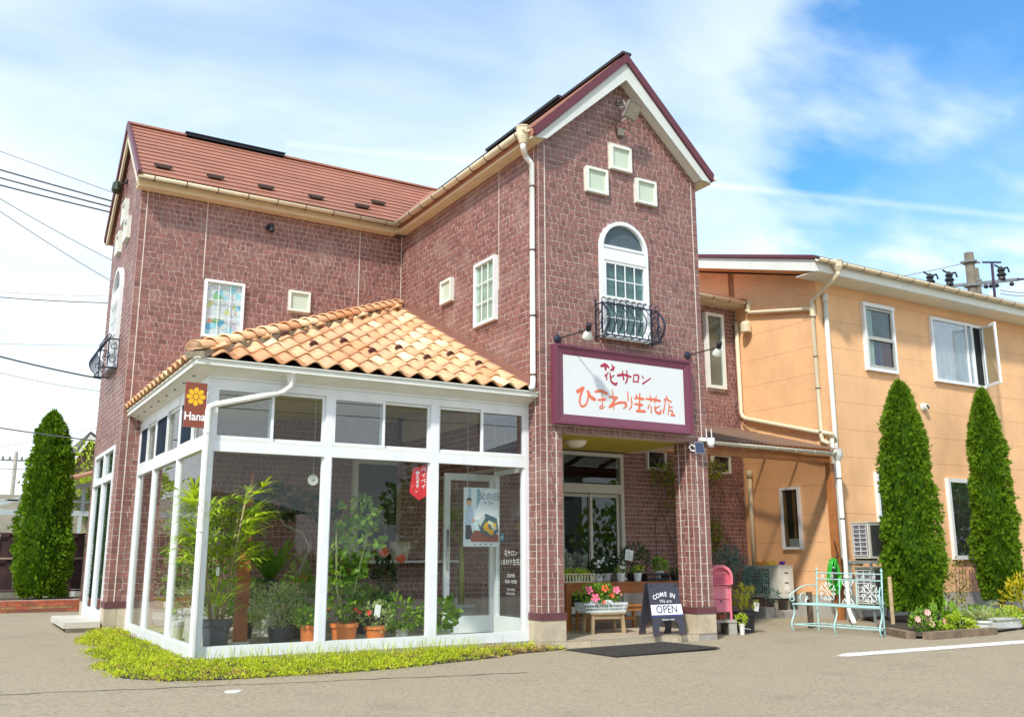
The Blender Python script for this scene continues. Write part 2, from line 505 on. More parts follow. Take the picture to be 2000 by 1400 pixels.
# ------------------------------------------------------------------ ground
def ground():
    pts = [-400, -120, -60, -25] + [i for i in range(-20, 25, 5)] + [25, 60, 120, 400]
    mb = MB(); n = len(pts)
    vs = [(x, y, gz(x, y)) for y in pts for x in pts]
    fs = [(j * n + i, j * n + i + 1, (j + 1) * n + i + 1, (j + 1) * n + i) for j in range(n - 1) for i in range(n - 1)]
    mb.add(vs, fs)
    m, t = new_mat('asphalt')
    out = t.node('ShaderNodeOutputMaterial'); b = t.node('ShaderNodeBsdfPrincipled'); t.l.new(b.outputs[0], out.inputs[0])
    tc = t.node('ShaderNodeTexCoord')
    def noise(s, d=6, r=0.6):
        nd = t.node('ShaderNodeTexNoise'); t.l.new(tc.outputs['Object'], nd.inputs['Vector'])
        nd.inputs['Scale'].default_value = s; nd.inputs['Detail'].default_value = d; nd.inputs['Roughness'].default_value = r
        return nd.outputs[0]
    c = t.mix(t.ramp(noise(90, 3), [(0.3, 0), (0.7, 1)]), (0.135, 0.105, 0.066), (0.49, 0.395, 0.25))
    c = t.mix(t.ramp(noise(0.35, 7), [(0.3, 0.0), (0.72, 0.75)]), c, (0.35, 0.285, 0.185))
    c = t.mix(t.ramp(noise(1.6, 8), [(0.55, 0.0), (0.78, 0.55)]), c, (0.17, 0.145, 0.11))
    c = t.mix(t.ramp(noise(22, 5, .7), [(0.40, 0.0), (0.62, 0.50)]), c, (0.36, 0.30, 0.21))
    c = t.mix(t.ramp(noise(31, 4, .7), [(0.50, 0.0), (0.66, 0.55)]), c, (0.10, 0.085, 0.065))
    c = t.mix(t.ramp(noise(0.9, 9, .62), [(0.57, 0.0), (0.70, 0.32)]), c, (0.13, 0.11, 0.085))
    vo = t.node('ShaderNodeTexVoronoi'); t.l.new(tc.outputs['Object'], vo.inputs['Vector']); vo.inputs['Scale'].default_value = 70
    c = t.mix(t.ramp(vo.outputs['Distance'], [(0.12, 0.35), (0.4, 0.0)]), c, (0.40, 0.37, 0.31))
    t.l.new(c, b.inputs['Base Color']); b.inputs['Roughness'].default_value = 0.9
    bp = t.node('ShaderNodeBump'); bp.inputs['Strength'].default_value = 0.5; bp.inputs['Distance'].default_value = 0.008
    t.l.new(noise(110, 4), bp.inputs['Height']); t.l.new(bp.outputs[0], b.inputs['Normal'])
    struct('parking_ground', mb, m)
    # painted line
    mb = MB()
    def sheet(poly, h=0.004):
        mb.add([(x, y, gz(x, y) + h) for x, y in poly], [tuple(range(len(poly)))])
    sheet([(2.33, -1.94), (2.66, -1.79), (9.0, -1.61), (8.6, -1.90), (2.45, -2.02)])
    struct('parking_line', mb, M('road_paint', (0.74, 0.72, 0.66), 0.7, var=0.12, scale=14, dirt=((0.34, 0.29, 0.21), 17, 0.57, 0.64)))
    # seam in the asphalt and the small round cover
    mb = MB(); pth = []
    for i in range(41):
        f = i / 40; x = -6.2 + 5.0 * f; y = -0.9 - 0.75 * f + 0.02 * sin(i * 1.9) + 0.015 * sin(i * 0.7)
        pth.append((x, y))
    for (a, b_) in zip(pth, pth[1:]):
        w = 0.006 + 0.004 * random.random()
        mb.add([(a[0], a[1] - w, gz(*a) + .003), (b_[0], b_[1] - w, gz(*b_) + .003), (b_[0], b_[1] + w, gz(*b_) + .003), (a[0], a[1] + w, gz(*a) + .003)], [(0, 1, 2, 3)])
    struct('asphalt_seam', mb, M('seam_tar', (0.05, 0.045, 0.04), 0.9))
    mb = MB()
    mb.lathe([(0.0, 0.0), (0.062, 0.0), (0.062, 0.004), (0.055, 0.009), (0.0, 0.009)], (-3.72, -1.62, gz(-3.72, -1.62)), 24)
    own('meter_cover', mb, M('pale_cover', (0.6, 0.58, 0.53), 0.5), 'small pale round cap set flush in the asphalt', 'cover', (-3.72, -1.62, gz(-3.72, -1.62)))


ground()

# ------------------------------------------------------------------ maroon wall tiles
ALL_TILES = []     # (8 corner points, tint, hidden)
CH = 0.0735


def cut(iv, holes):
    for (a, b) in holes:
        nv = []
        for (p, q) in iv:
            if b <= p or a >= q: nv.append((p, q)); continue
            if a > p: nv.append((p, a))
            if b < q: nv.append((b, q))
        iv = nv
    return iv


def tile_wall(o, u, n, region, z0, z1, quoin=(), joints=(), hidden=None, rng=None):
    """lay trapezoid tiles course by course; region(z) gives the free stretches along u"""
    rng = rng or random.Random(5)
    o = Vector(o); u = Vector(u); n = Vector(n)
    rows = int(round((z1 - z0) / CH)); ch = (z1 - z0) / max(rows, 1)
    g = 0.0043
    for r in range(rows):
        za, zb = z0 + r * ch + g, z0 + (r + 1) * ch - g
        zm = (za + zb) / 2
        for (a, b) in region(zm):
            if b - a < 0.025: continue
            segs = []
            lo, hi = a, b
            if 'L' in quoin and a < quoin_lo(region, zm) + 1e-6 and b - a > 0.12:
                segs.append((a, a + 0.085, 0, 0)); lo = a + 0.085
            if 'R' in quoin and b > quoin_hi(region, zm) - 1e-6 and hi - lo > 0.12:
                segs.append((b - 0.085, b, 0, 0)); hi = b - 0.085
            brk = [lo] + [j for j in joints if lo + 0.03 < j < hi - 0.03] + [hi]
            for (p, q) in zip(brk, brk[1:]):
                x = p; prev = 0.0
                while x < q - 1e-6:
                    w = rng.choice((0.062, 0.074, 0.084, 0.092, 0.102, 0.118))
                    if q - (x + w) < 0.05: w = q - x
                    if w > 0.135 and q - x == w:
                        w = w * rng.uniform(0.42, 0.58)
                    nx = x + w
                    sl_ = 0.0 if nx >= q - 1e-6 else rng.uniform(-0.010, 0.010)
                    segs.append((x, nx, prev, sl_)); prev = sl_; x = nx
            for (x0, x1, s0, s1) in segs:
                d = 0.0060 + rng.uniform(-0.0012, 0.0012)
                jz = rng.uniform(-0.003, 0.003); jz2 = rng.uniform(-0.003, 0.003)
                c = [(x0 + g - s0, za + jz), (x1 - g - s1, za + jz2), (x1 - g + s1, zb + jz2), (x0 + g + s0, zb + jz)]
                if c[1][0] - c[0][0] < 0.012 or c[2][0] - c[3][0] < 0.012: continue
                e = 0.003
                back = [o + u * p + Vector((0, 0, z)) for p, z in c]
                ins = [(c[0][0] + e, c[0][1] + e), (c[1][0] - e, c[1][1] + e), (c[2][0] - e, c[2][1] - e), (c[3][0] + e, c[3][1] - e)]
                t1, t2 = rng.uniform(-.0015, .0015), rng.uniform(-.0015, .0015)
                front = [o + u * p + Vector((0, 0, z)) + n * (d + tt) for (p, z), tt in zip(ins, (t1, t2, -t1, -t2))]
                hid = hidden(o + u * ((x0 + x1) / 2) + Vector((0, 0, zm))) if hidden else False
                ALL_TILES.append((back + front, min(1, max(0, rng.gauss(0.5, 0.2))), hid, n))


def quoin_lo(region, z): return min(a for a, b in region(z))
def quoin_hi(region, z): return max(b for a, b in region(z))


TF = [(0, 1, 5, 4), (1, 2, 6, 5), (2, 3, 7, 6), (3, 0, 4, 7), (4, 5, 6, 7)]


def finish_tiles():
    """the 300 tiles that show largest become parts, the rest one joined part"""
    def score(tl):
        pts, _, hid, n = tl
        if hid: return 0
        c = sum((Vector(p) for p in pts[:4]), Vector()) / 4
        d = c - CAM
        dep = d.dot(FWD)
        if dep < 1: return 0
        if n.dot(-d) <= 0: return 0
        px = FOC * d.dot(RIGHT) / dep; py = FOC * d.dot(UP) / dep
        if abs(px) > 1000 or abs(py) > 700: return 0
        a = ((pts[1] - pts[0]).cross(pts[3] - pts[0])).length
        return a * n.dot(-d.normalized()) / (dep * dep)
    order = sorted(range(len(ALL_TILES)), key=lambda i: -score(ALL_TILES[i]))
    single = set(order[:300])
    mb = MB()
    for i, (pts, tint, hid, n) in enumerate(ALL_TILES):
        if i in single:
            one = MB(); one.add(pts, TF, 0, tint)
            c = sum((Vector(p) for p in pts[:4]), Vector()) / 4
            me = one.mesh('wall_tile', TILE_ONE, c)
            o = bpy.data.objects.new('wall_tile', me); COL.objects.link(o)
            o.parent = SHOP; o.location = c - ORG[SHOP.name]
        else:
            mb.add(pts, TF, 0, tint)
    o = mb.build('wall_tiling', TILE, SHOP); o['kind'] = 'stuff'


def poly_wall(name, poly, off, parent=SHOP, mat=MORTAR):
    mb = MB(); mb.prism(poly, off); return mb.build(name, mat, parent)


SLOPE = 0.955     # tower gable


def shop_walls():
    T = 0.0
    # --- tower front
    poly_wall('wall', [(0, T, 2.37), (2.5, T, 2.37), (2.5, T, EAVE), (1.25, T, APEX), (0, T, EAVE)], (0, 0.18, 0))
    mb = MB(); mb.box((0.0, 0.0, -0.05), (0.296, 0.27, 2.37)); mb.build('column', MORTAR, SHOP)
    mb = MB(); mb.box((2.225, 0.0, -0.05), (2.5, 0.31, 2.37)); mb.build('column', MORTAR, SHOP)
    # --- tower sides
    poly_wall('wall', [(0.0, 0.181, 2.0), (0.0, 3.958, 2.0), (0.0, 3.958, EAVE + .02), (0.0, 0.181, EAVE + .02)], (0.15, 0, 0))
    poly_wall('wall', [(2.5, 0.181, 2.37), (2.5, 1.45, 2.37), (2.5, 1.45, 2.92), (2.5, 3.79, 2.92), (2.5, 3.79, EAVE + .02), (2.5, 0.181, EAVE + .02)], (-0.15, 0, 0))
    # --- wing front, gable end, recess
    poly_wall('wall', [(WX, D1, -0.05), (-0.001, D1, -0.05), (-0.001, D1, EAVE + .02), (WX, D1, EAVE + .02)], (0, 0.15, 0))
    yb = D1 + 2.466; ym = (D1 + yb) / 2
    gtop = EAVE + (yb - D1) / 2 * 0.91
    poly_wall('wall', [(WX, D1 + .151, -0.05), (WX, 4.25, -0.05), (WX, 4.25, 2.42), (WX, 6.12, 2.42), (WX, 6.12, -0.05), (WX, yb, -0.05), (WX, yb, EAVE), (WX, ym, gtop), (WX, D1 + .151, EAVE + .137)], (0.15, 0, 0))
    mb = MB()
    mb.box((-0.0, YR, -.05), (2.80, YR + .15, 5.6)); mb.box((4.09, YR, -.05), (6.895, YR + .15, 5.6)); mb.box((2.80, YR, 2.68), (4.09, YR + .15, 5.6))
    mb.build('wall', MORTAR, SHOP)
    # back walls close the volume
    mb = MB(); mb.box((WX + .16, yb - .15, -.05), (6.8, yb, 5.85)); mb.build('wall', MORTAR, SHOP)

    # --- tiles
    rng = random.Random(3)
    def front(z):
        if z < 2.37: iv = [(0.0, 0.296), (2.225, 2.5)]
        else:
            h = max(0.0, (z - EAVE) / SLOPE)
            iv = [(h, 2.5 - h)]
        hl = []
        if 3.52 < z < 4.70: hl.append((0.865, 1.60))
        elif 4.70 <= z < 5.05:
            w = sqrt(max(0, 1 - ((z - 4.70) / 0.36) ** 2)) * 0.367; hl.append((1.2325 - w, 1.2325 + w))
        for (cx, cz) in SQ_T:
            if abs(z - cz) < 0.18: hl.append((cx - 0.175, cx + 0.175))
        if 2.47 < z < 3.36: hl.append((0.16, 2.18))
        return cut(iv, hl)
    tile_wall((0, 0, 0), (1, 0, 0), (0, -1, 0), front, 0.37, 7.02, 'LR', rng=rng)
    # soffit strip of the porch opening edge and inner column faces
    tile_wall((2.225, 0.31, 0), (0, -1, 0), (-1, 0, 0), lambda z: [(0, 0.31)], 0.37, 2.37, 'R', rng=rng)
    tile_wall((0.296, 0.0, 0), (0, 1, 0), (1, 0, 0), lambda z: [(0, 0.27)], 0.37, 2.37, 'L', rng=rng)
    # tower side, seen from the left: u runs towards the camera
    def side(z):
        L = 3.958
        lo = 0.0
        if z < 2.62: return [(L - 0.262, L)]
        if z < 4.80:
            y = 0.07 + (z - 2.74) / 0.486     # the conservatory roof hides what is behind y
            iv = [(max(0, L - y), L)] if y < 3.95 else [(0, L)]
            if y <= 0.262: iv = [(L - 0.262, L)]
        else: iv = [(0, L)]
        hl = []
        if 3.86 < z < 4.72: hl.append((L - 1.51, L - 0.95))
        if 4.40 < z < 4.74: hl.append((L - 2.50, L - 2.16))
        return cut(iv, hl)
    tile_wall((0, 3.958, 0), (0, -1, 0), (-1, 0, 0), side, 0.37, 5.88, 'R', joints=(3.03,), rng=rng)
    inner = lambda p: True
    tile_wall((0, 3.958, 0), (0, -1, 0), (-1, 0, 0), lambda z: [(0, 3.66)], 2.02, 2.62, '', hidden=inner, rng=rng)
    # wing front
    def wing(z):
        if z < 2.93: iv = [(0, 3.855)]
        elif z < 4.80:
            x = (z - 2.66) / 0.5
            iv = [(0, max(0.27, min(3.855, x)))]
        else: iv = [(0, 3.855)]
        hl = []
        if 3.90 < z < 4.725: hl.append((-2.955 - WX, -2.40 - WX))
        if 4.43 < z < 4.735: hl.append((-1.77 - WX, -1.45 - WX))
        if 0.87 < z < 2.36: hl.append((-0.70 - WX, 3.9))
        return cut(iv, hl)
    tile_wall((WX, D1, 0), (1, 0, 0), (0, -1, 0), wing, 0.43, 5.88, 'L', joints=(-2.974 - WX, -0.70 - WX), hidden=lambda p: p.z < 2.93 and p.x > -3.59, rng=rng)
    # gable end
    def gend(z):
        h = max(0.0, (z - EAVE) / 0.91); L = yb - D1
        iv = [(h, L - h)]
        if z < 2.42: iv = cut(iv, [(0.29, 2.16)])
        hl = []
        cy = 1.235
        if 3.52 < z < 4.70: hl.append((cy - .367, cy + .367))
        elif 4.70 <= z < 5.05:
            w = sqrt(max(0, 1 - ((z - 4.70) / 0.36) ** 2)) * 0.367; hl.append((cy - w, cy + w))
        for (a, cz) in SQ_G:
            if abs(z - cz) < 0.18: hl.append((a - .175, a + .175))
        return cut(iv, hl)
    tile_wall((WX, yb, 0), (0, -1, 0), (-1, 0, 0), lambda z: [(yb - D1 - b, yb - D1 - a) for a, b in reversed(gend(z))], 0.43, 6.98, 'LR', rng=rng)
    # recess
    def rec(z):
        hl = []
        if z < 2.66: hl.append((2.80, 4.09))
        if 2.43 < z < 2.78: hl += [(4.58, 5.01), (6.09, 6.54)]
        if 3.98 < z < 5.43: hl.append((6.06, 6.53))
        return cut([(0.0, 6.88)], hl) if z < 2.95 else cut([(2.52, 6.88)], hl)
    tile_wall((0, YR, 0), (1, 0, 0), (0, -1, 0), rec, 0.37, 5.56, '', rng=rng)


def sealant():
    W = M('sealant_white', (.66, .58, .52), .7, var=.1, scale=8)
    def strip(o, u, n, a, z0, z1):
        mb = MB(); mb.fbox(o, u, n, (a - .0065, .001, z0), (a + .0065, .0080, z1)); mb.build('sealant_joint', W, SHOP)
    for a in (.085, 2.415): strip((0, 0, 0), (1, 0, 0), (0, -1, 0), a, .37, 5.86)
    strip((0, 0, 0), (1, 0, 0), (0, -1, 0), .211, .37, 2.36); strip((0, 0, 0), (1, 0, 0), (0, -1, 0), 2.31, .37, 2.36)
    strip((0, 3.958, 0), (0, -1, 0), (-1, 0, 0), 3.873, .37, 5.86); strip((0, 3.958, 0), (0, -1, 0), (-1, 0, 0), 3.03, 4.25, 5.86)
    strip((2.225, .31, 0), (0, -1, 0), (-1, 0, 0), .225, .37, 2.36); strip((2.225, .31, 0), (0, -1, 0), (-1, 0, 0), .085, .37, 2.36)
    strip((WX, D1, 0), (1, 0, 0), (0, -1, 0), .085, .43, 5.86); strip((WX, D1, 0), (1, 0, 0), (0, -1, 0), -2.974 - WX, 4.74, 5.86); strip((WX, D1, 0), (1, 0, 0), (0, -1, 0), -.70 - WX, 4.4, 5.86)
    strip((WX, D1, 0), (1, 0, 0), (0, -1, 0), -.012 - WX, 4.8, 5.86)


SQ_T = [(1.225, 5.918), (0.842, 5.538), (1.62, 5.545)]
SQ_G = [(1.235, 5.918), (0.855, 5.538), (1.615, 5.545)]
shop_walls()
finish_tiles()
sealant()


def plinths():
    """stone skirting tiles with a maroon cap under the tiled columns"""
    def block(x0, y0, x1, y1, zt, nx, ny):
        mb = MB(); mb.box((x0 - .024, y0 - .024, zt - .075), (x1 + .024, y1 + .024, zt)); mb.build('plinth_cap', CAPM, SHOP)
        mb = MB(); mb.box((x0 - .006, y0 - .006, -.06), (x1 + .006, y1 + .006, zt - .076)); mb.build('plinth_core', MORTAR, SHOP)
        zb = gz((x0 + x1) / 2, (y0 + y1) / 2) - .02
        zr = zb + 0.09
        for (za, zc) in ((zb, zr - .003), (zr, zt - .078)):
            for k in range(nx):
                a = x0 - .016 + (x1 - x0 + .032) * k / nx; b = x0 - .016 + (x1 - x0 + .032) * (k + 1) / nx
                for (ya, yb_) in ((y0 - .016, y0 - .0055), (y1 + .0055, y1 + .016)):
                    mb = MB(); mb.box((a + .0015, ya, za), (b - .0015, yb_, zc)); mb.build('plinth_tile', PLINTH, SHOP)
            for k in range(ny):
                a = y0 - .004 + (y1 - y0 + .008) * k / ny; b = y0 - .004 + (y1 - y0 + .008) * (k + 1) / ny
                for (xa, xb) in ((x0 - .016, x0 - .0055), (x1 + .0055, x1 + .016)):
                    mb = MB(); mb.box((xa, a + .0015, za), (xb, b - .0015, zc)); mb.build('plinth_tile', PLINTH, SHOP)
    block(0.0, 0.0, 0.296, 0.262, 0.368, 2, 2)
    block(2.225, 0.0, 2.5, 0.31, 0.368, 2, 2)
    block(WX, D1, -3.605, 4.24, 0.43, 2, 2)
    block(WX, 6.13, WX + .2, 6.42, 0.43, 1, 2)


plinths()


# ------------------------------------------------------------------ windows
def window(parent, o, u, n, w, h, fw=0.035, dep=0.055, grid=None, pane=None, back=None, frame=WHITE, name='window', bar=0.014):
    """window on a wall: o = lower corner, u along, n outward. sub-parts: pane, glazing bars, curtain"""
    mb = MB()
    mb.fbox(o, u, n, (0, 0.002, 0), (w, dep, fw)); mb.fbox(o, u, n, (0, 0.002, h - fw), (w, dep, h))
    mb.fbox(o, u, n, (0, 0.002, fw), (fw, dep, h - fw)); mb.fbox(o, u, n, (w - fw, 0.002, fw), (w, dep, h - fw))
    f = mb.build(name, frame, parent)
    mb = MB(); mb.fbox(o, u, n, (fw, dep * .45, fw), (w - fw, dep * .45 + .006, h - fw)); mb.build('pane', pane or GLASSD, f)
    drape = back is CURT or (back is not None and back.name.startswith('white_net'))
    if back is not None:
        mb = MB()
        k = 40; vs = []; fs = []
        oo = Vector(o); uu = Vector(u); nn = Vector(n)
        for i in range(k + 1):
            a = fw + (w - 2 * fw) * i / k
            d = 0.012 + 0.009 * sin(i * 1.7) * sin(i * .61 + 1) * (1 if drape else 0)
            vs += [oo + uu * a + nn * d + Vector((0, 0, fw)), oo + uu * a + nn * d + Vector((0, 0, h - fw))]
        fs = [(2 * i, 2 * i + 2, 2 * i + 3, 2 * i + 1) for i in range(k)]
        mb.add(vs, fs); mb.build('curtain' if drape else 'backing', back, f)
    if grid:
        nx, ny = grid
        mb = MB()
        for i in range(1, nx):
            a = fw + (w - 2 * fw) * i / nx; mb.fbox(o, u, n, (a - bar / 2, dep * .45 + .008, fw), (a + bar / 2, dep * .45 + .016, h - fw))
        for j in range(1, ny):
            b = fw + (h - 2 * fw) * j / ny; mb.fbox(o, u, n, (fw, dep * .45 + .0075, b - bar / 2), (w - fw, dep * .45 + .0165, b + bar / 2))
        mb.build('glazing_bar', frame, f)
    return f


def arch_window(parent, o, u, n):
    """tall sash window under a round-headed light; o = middle of the sill"""
    o = Vector(o); u = Vector(u); n = Vector(n)
    W, H1, RZ = 0.367, 1.16, 0.36
    def pt(a, z, d): return o + u * a + n * d + Vector((0, 0, z))
    mb = MB()
    arc = lambda r, rz: [(r * cos(pi * k / 20), H1 + rz * sin(pi * k / 20)) for k in range(21)]
    out = [(W, 0)] + arc(W, RZ) + [(-W, 0)]
    inn = [(W - .045, 0.03)] + arc(W - .045, RZ - .045) + [(-W + .045, 0.03)]
    N = len(out); vs = []
    for d in (0.002, 0.06):
        vs += [pt(a, z, d) for a, z in out] + [pt(a, z, d) for a, z in inn]
    fs = []
    for k in range(N - 1):
        fs += [(k, k + 1, N + k + 1, N + k), (2 * N + k, 3 * N + k, 3 * N + k + 1, 2 * N + k + 1),
               (k, 2 * N + k, 2 * N + k + 1, k + 1), (N + k, N + k + 1, 3 * N + k + 1, 3 * N + k)]
    mb.add(vs, fs)
    mb.fbox(o, u, n, (-W + .04, .002, 0), (W - .04, .075, .045))
    mb.fbox(o, u, n, (-W + .04, .002, 0.985), (W - .04, .066, 1.13))
    mb.fbox(o, u, n, (-W + .045, .002, 1.155), (W - .045, .05, 1.185))
    f = mb.build('arched_window', WHITE, parent)
    mb = MB()
    ar = arc(W - .04, RZ - .04)
    for d0 in (0.02,):
        vs = [pt(a, z, d0) for a, z in ar]; mb.add(vs, [tuple(range(len(vs)))])
    mb.build('arched_pane', GLASSD, f)
    mb = MB(); vs = [pt(a, z, 0.006) for a, z in ar]; mb.add(vs, [tuple(range(len(vs)))]); mb.build('backing', M('arch_backing', (0.10, 0.12, 0.14), 0.7, var=0.2, scale=4), f)
    for (z0, z1, dd) in ((0.045, 0.50, .03), (0.50, 0.985, .045)):
        mb = MB(); fw = .035
        mb.fbox(o, u, n, (-W + .045, .004, z0), (W - .045, dd + .012, z0 + fw)); mb.fbox(o, u, n, (-W + .045, .004, z1 - fw), (W - .045, dd + .012, z1))
        mb.fbox(o, u, n, (-W + .045, .004, z0 + fw), (-W + .075, dd + .012, z1 - fw)); mb.fbox(o, u, n, (W - .075, .004, z0 + fw), (W - .045, dd + .012, z1 - fw))
        for i in (1, 2, 3):
            a = -W + .075 + (2 * W - .15) * i / 4; mb.fbox(o, u, n, (a - .006, dd, z0 + fw), (a + .006, dd + .01, z1 - fw))
        zz = (z0 + z1) / 2; mb.fbox(o, u, n, (-W + .075, dd - .001, zz - .006), (W - .075, dd + .009, zz + .006))
        if dd > .04: mb.fbox(o, u, n, (-.03, dd + .012, z0 + .01), (.03, dd + .03, z0 + .03))
        mb.build('sash', WHITE, f)
        mb = MB(); mb.fbox(o, u, n, (-W + .07, dd - .012, z0 + fw - .005), (W - .07, dd - .008, z1 - fw + .005)); mb.build('pane', GLASSD, f)
    mb = MB(); mb.fbox(o, u, n, (-W + .05, .0025, 0.05), (W - .05, .006, 0.98)); mb.build('curtain', M('teal_curtain', (0.16, 0.26, 0.24), 0.8, var=0.3, scale=5), f)
    return f


def shop_windows():
    X, Y = (1, 0, 0), (0, 1, 0)
    S, Wst = (0, -1, 0), (-1, 0, 0)
    arch_window(SHOP, (1.2325, 0, 3.54), X, S)
    arch_window(SHOP, (WX, 5.19, 3.54), (0, -1, 0), Wst)
    for (cx, cz) in SQ_T: window(SHOP, (cx - .165, 0, cz - .165), X, S, .33, .33, .034, .06, pane=FROST, frame=WHITE2)
    for (a, cz) in SQ_G: window(SHOP, (WX, D1 + a + .165, cz - .165), (0, -1, 0), Wst, .33, .33, .034, .06, pane=FROST, frame=WHITE2)
    window(SHOP, (0, 1.505, 3.868), (0, -1, 0), Wst, .552, .845, .038, .06, grid=(3, 3), pane=glass_mat('pale_window_glass', (.9, .95, .92), 1.2), back=CURT)
    window(SHOP, (0, 2.494, 4.405), (0, -1, 0), Wst, .33, .33, .034, .06, pane=FROST, frame=WHITE2)
    window(SHOP, (-1.77, D1, 4.43), X, S, .32, .305, .032, .06, pane=FROST, frame=WHITE2)
    # window with a coloured leaded film
    m, t = new_mat('coloured_film')
    out = t.node('ShaderNodeOutputMaterial'); b = t.node('ShaderNodeBsdfPrincipled'); t.l.new(b.outputs[0], out.inputs[0])
    tc = t.node('ShaderNodeTexCoord')
    vo = t.node('ShaderNodeTexVoronoi'); t.l.new(tc.outputs['Object'], vo.inputs['Vector']); vo.inputs['Scale'].default_value = 12
    ve = t.node('ShaderNodeTexVoronoi', feature='DISTANCE_TO_EDGE'); t.l.new(tc.outputs['Object'], ve.inputs['Vector']); ve.inputs['Scale'].default_value = 12
    sp = t.node('ShaderNodeSeparateColor'); t.l.new(vo.outputs['Color'], sp.inputs[0])
    rp = t.node('ShaderNodeValToRGB'); rp.color_ramp.interpolation = 'CONSTANT'
    cols = [(0.62, 0.70, 0.68), (0.30, 0.68, 0.78), (0.70, 0.74, 0.72), (0.05, 0.40, 0.66), (0.62, 0.62, 0.16), (0.66, 0.70, 0.74), (0.72, 0.36, 0.18), (0.22, 0.52, 0.18), (0.62, 0.50, 0.66)]
    while len(rp.color_ramp.elements) < len(cols): rp.color_ramp.elements.new(.5)
    for e, p, c in zip(rp.color_ramp.elements, (0, .22, .34, .62, .67, .71, .91, .935, .96), cols): e.position = p; e.color = (*c, 1)
    t.l.new(sp.outputs[0], rp.inputs[0])
    c = t.mix(t.ramp(ve.outputs['Distance'], [(0.008, 1.0), (0.028, 0.0)]), rp.outputs[0], (0.26, 0.33, 0.35))
    t.l.new(c, b.inputs['Base Color']); b.inputs['Roughness'].default_value = 0.25
    f = window(SHOP, (-2.951, D1, 3.905), X, S, .548, .815, .036, .062, bar=.008, grid=(3, 3), pane=glass_mat('thin_front_glass', (.95, .97, .97), 0.9), back=m)
    f['label'] = 'window with a coloured leaded pattern'
    # recess windows
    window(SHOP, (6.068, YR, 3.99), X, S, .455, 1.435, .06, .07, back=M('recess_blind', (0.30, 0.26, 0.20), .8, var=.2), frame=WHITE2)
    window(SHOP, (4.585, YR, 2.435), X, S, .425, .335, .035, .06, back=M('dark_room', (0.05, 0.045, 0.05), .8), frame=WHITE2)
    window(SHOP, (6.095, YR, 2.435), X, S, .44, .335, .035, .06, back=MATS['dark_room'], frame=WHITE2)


shop_windows()


# ------------------------------------------------------------------ roofs, gutters, trims of the shop
def roof_slab(poly, th, mat, name='roof', parent=SHOP):
    mb = MB(); mb.prism(poly, th); return mb.build(name, mat, parent)


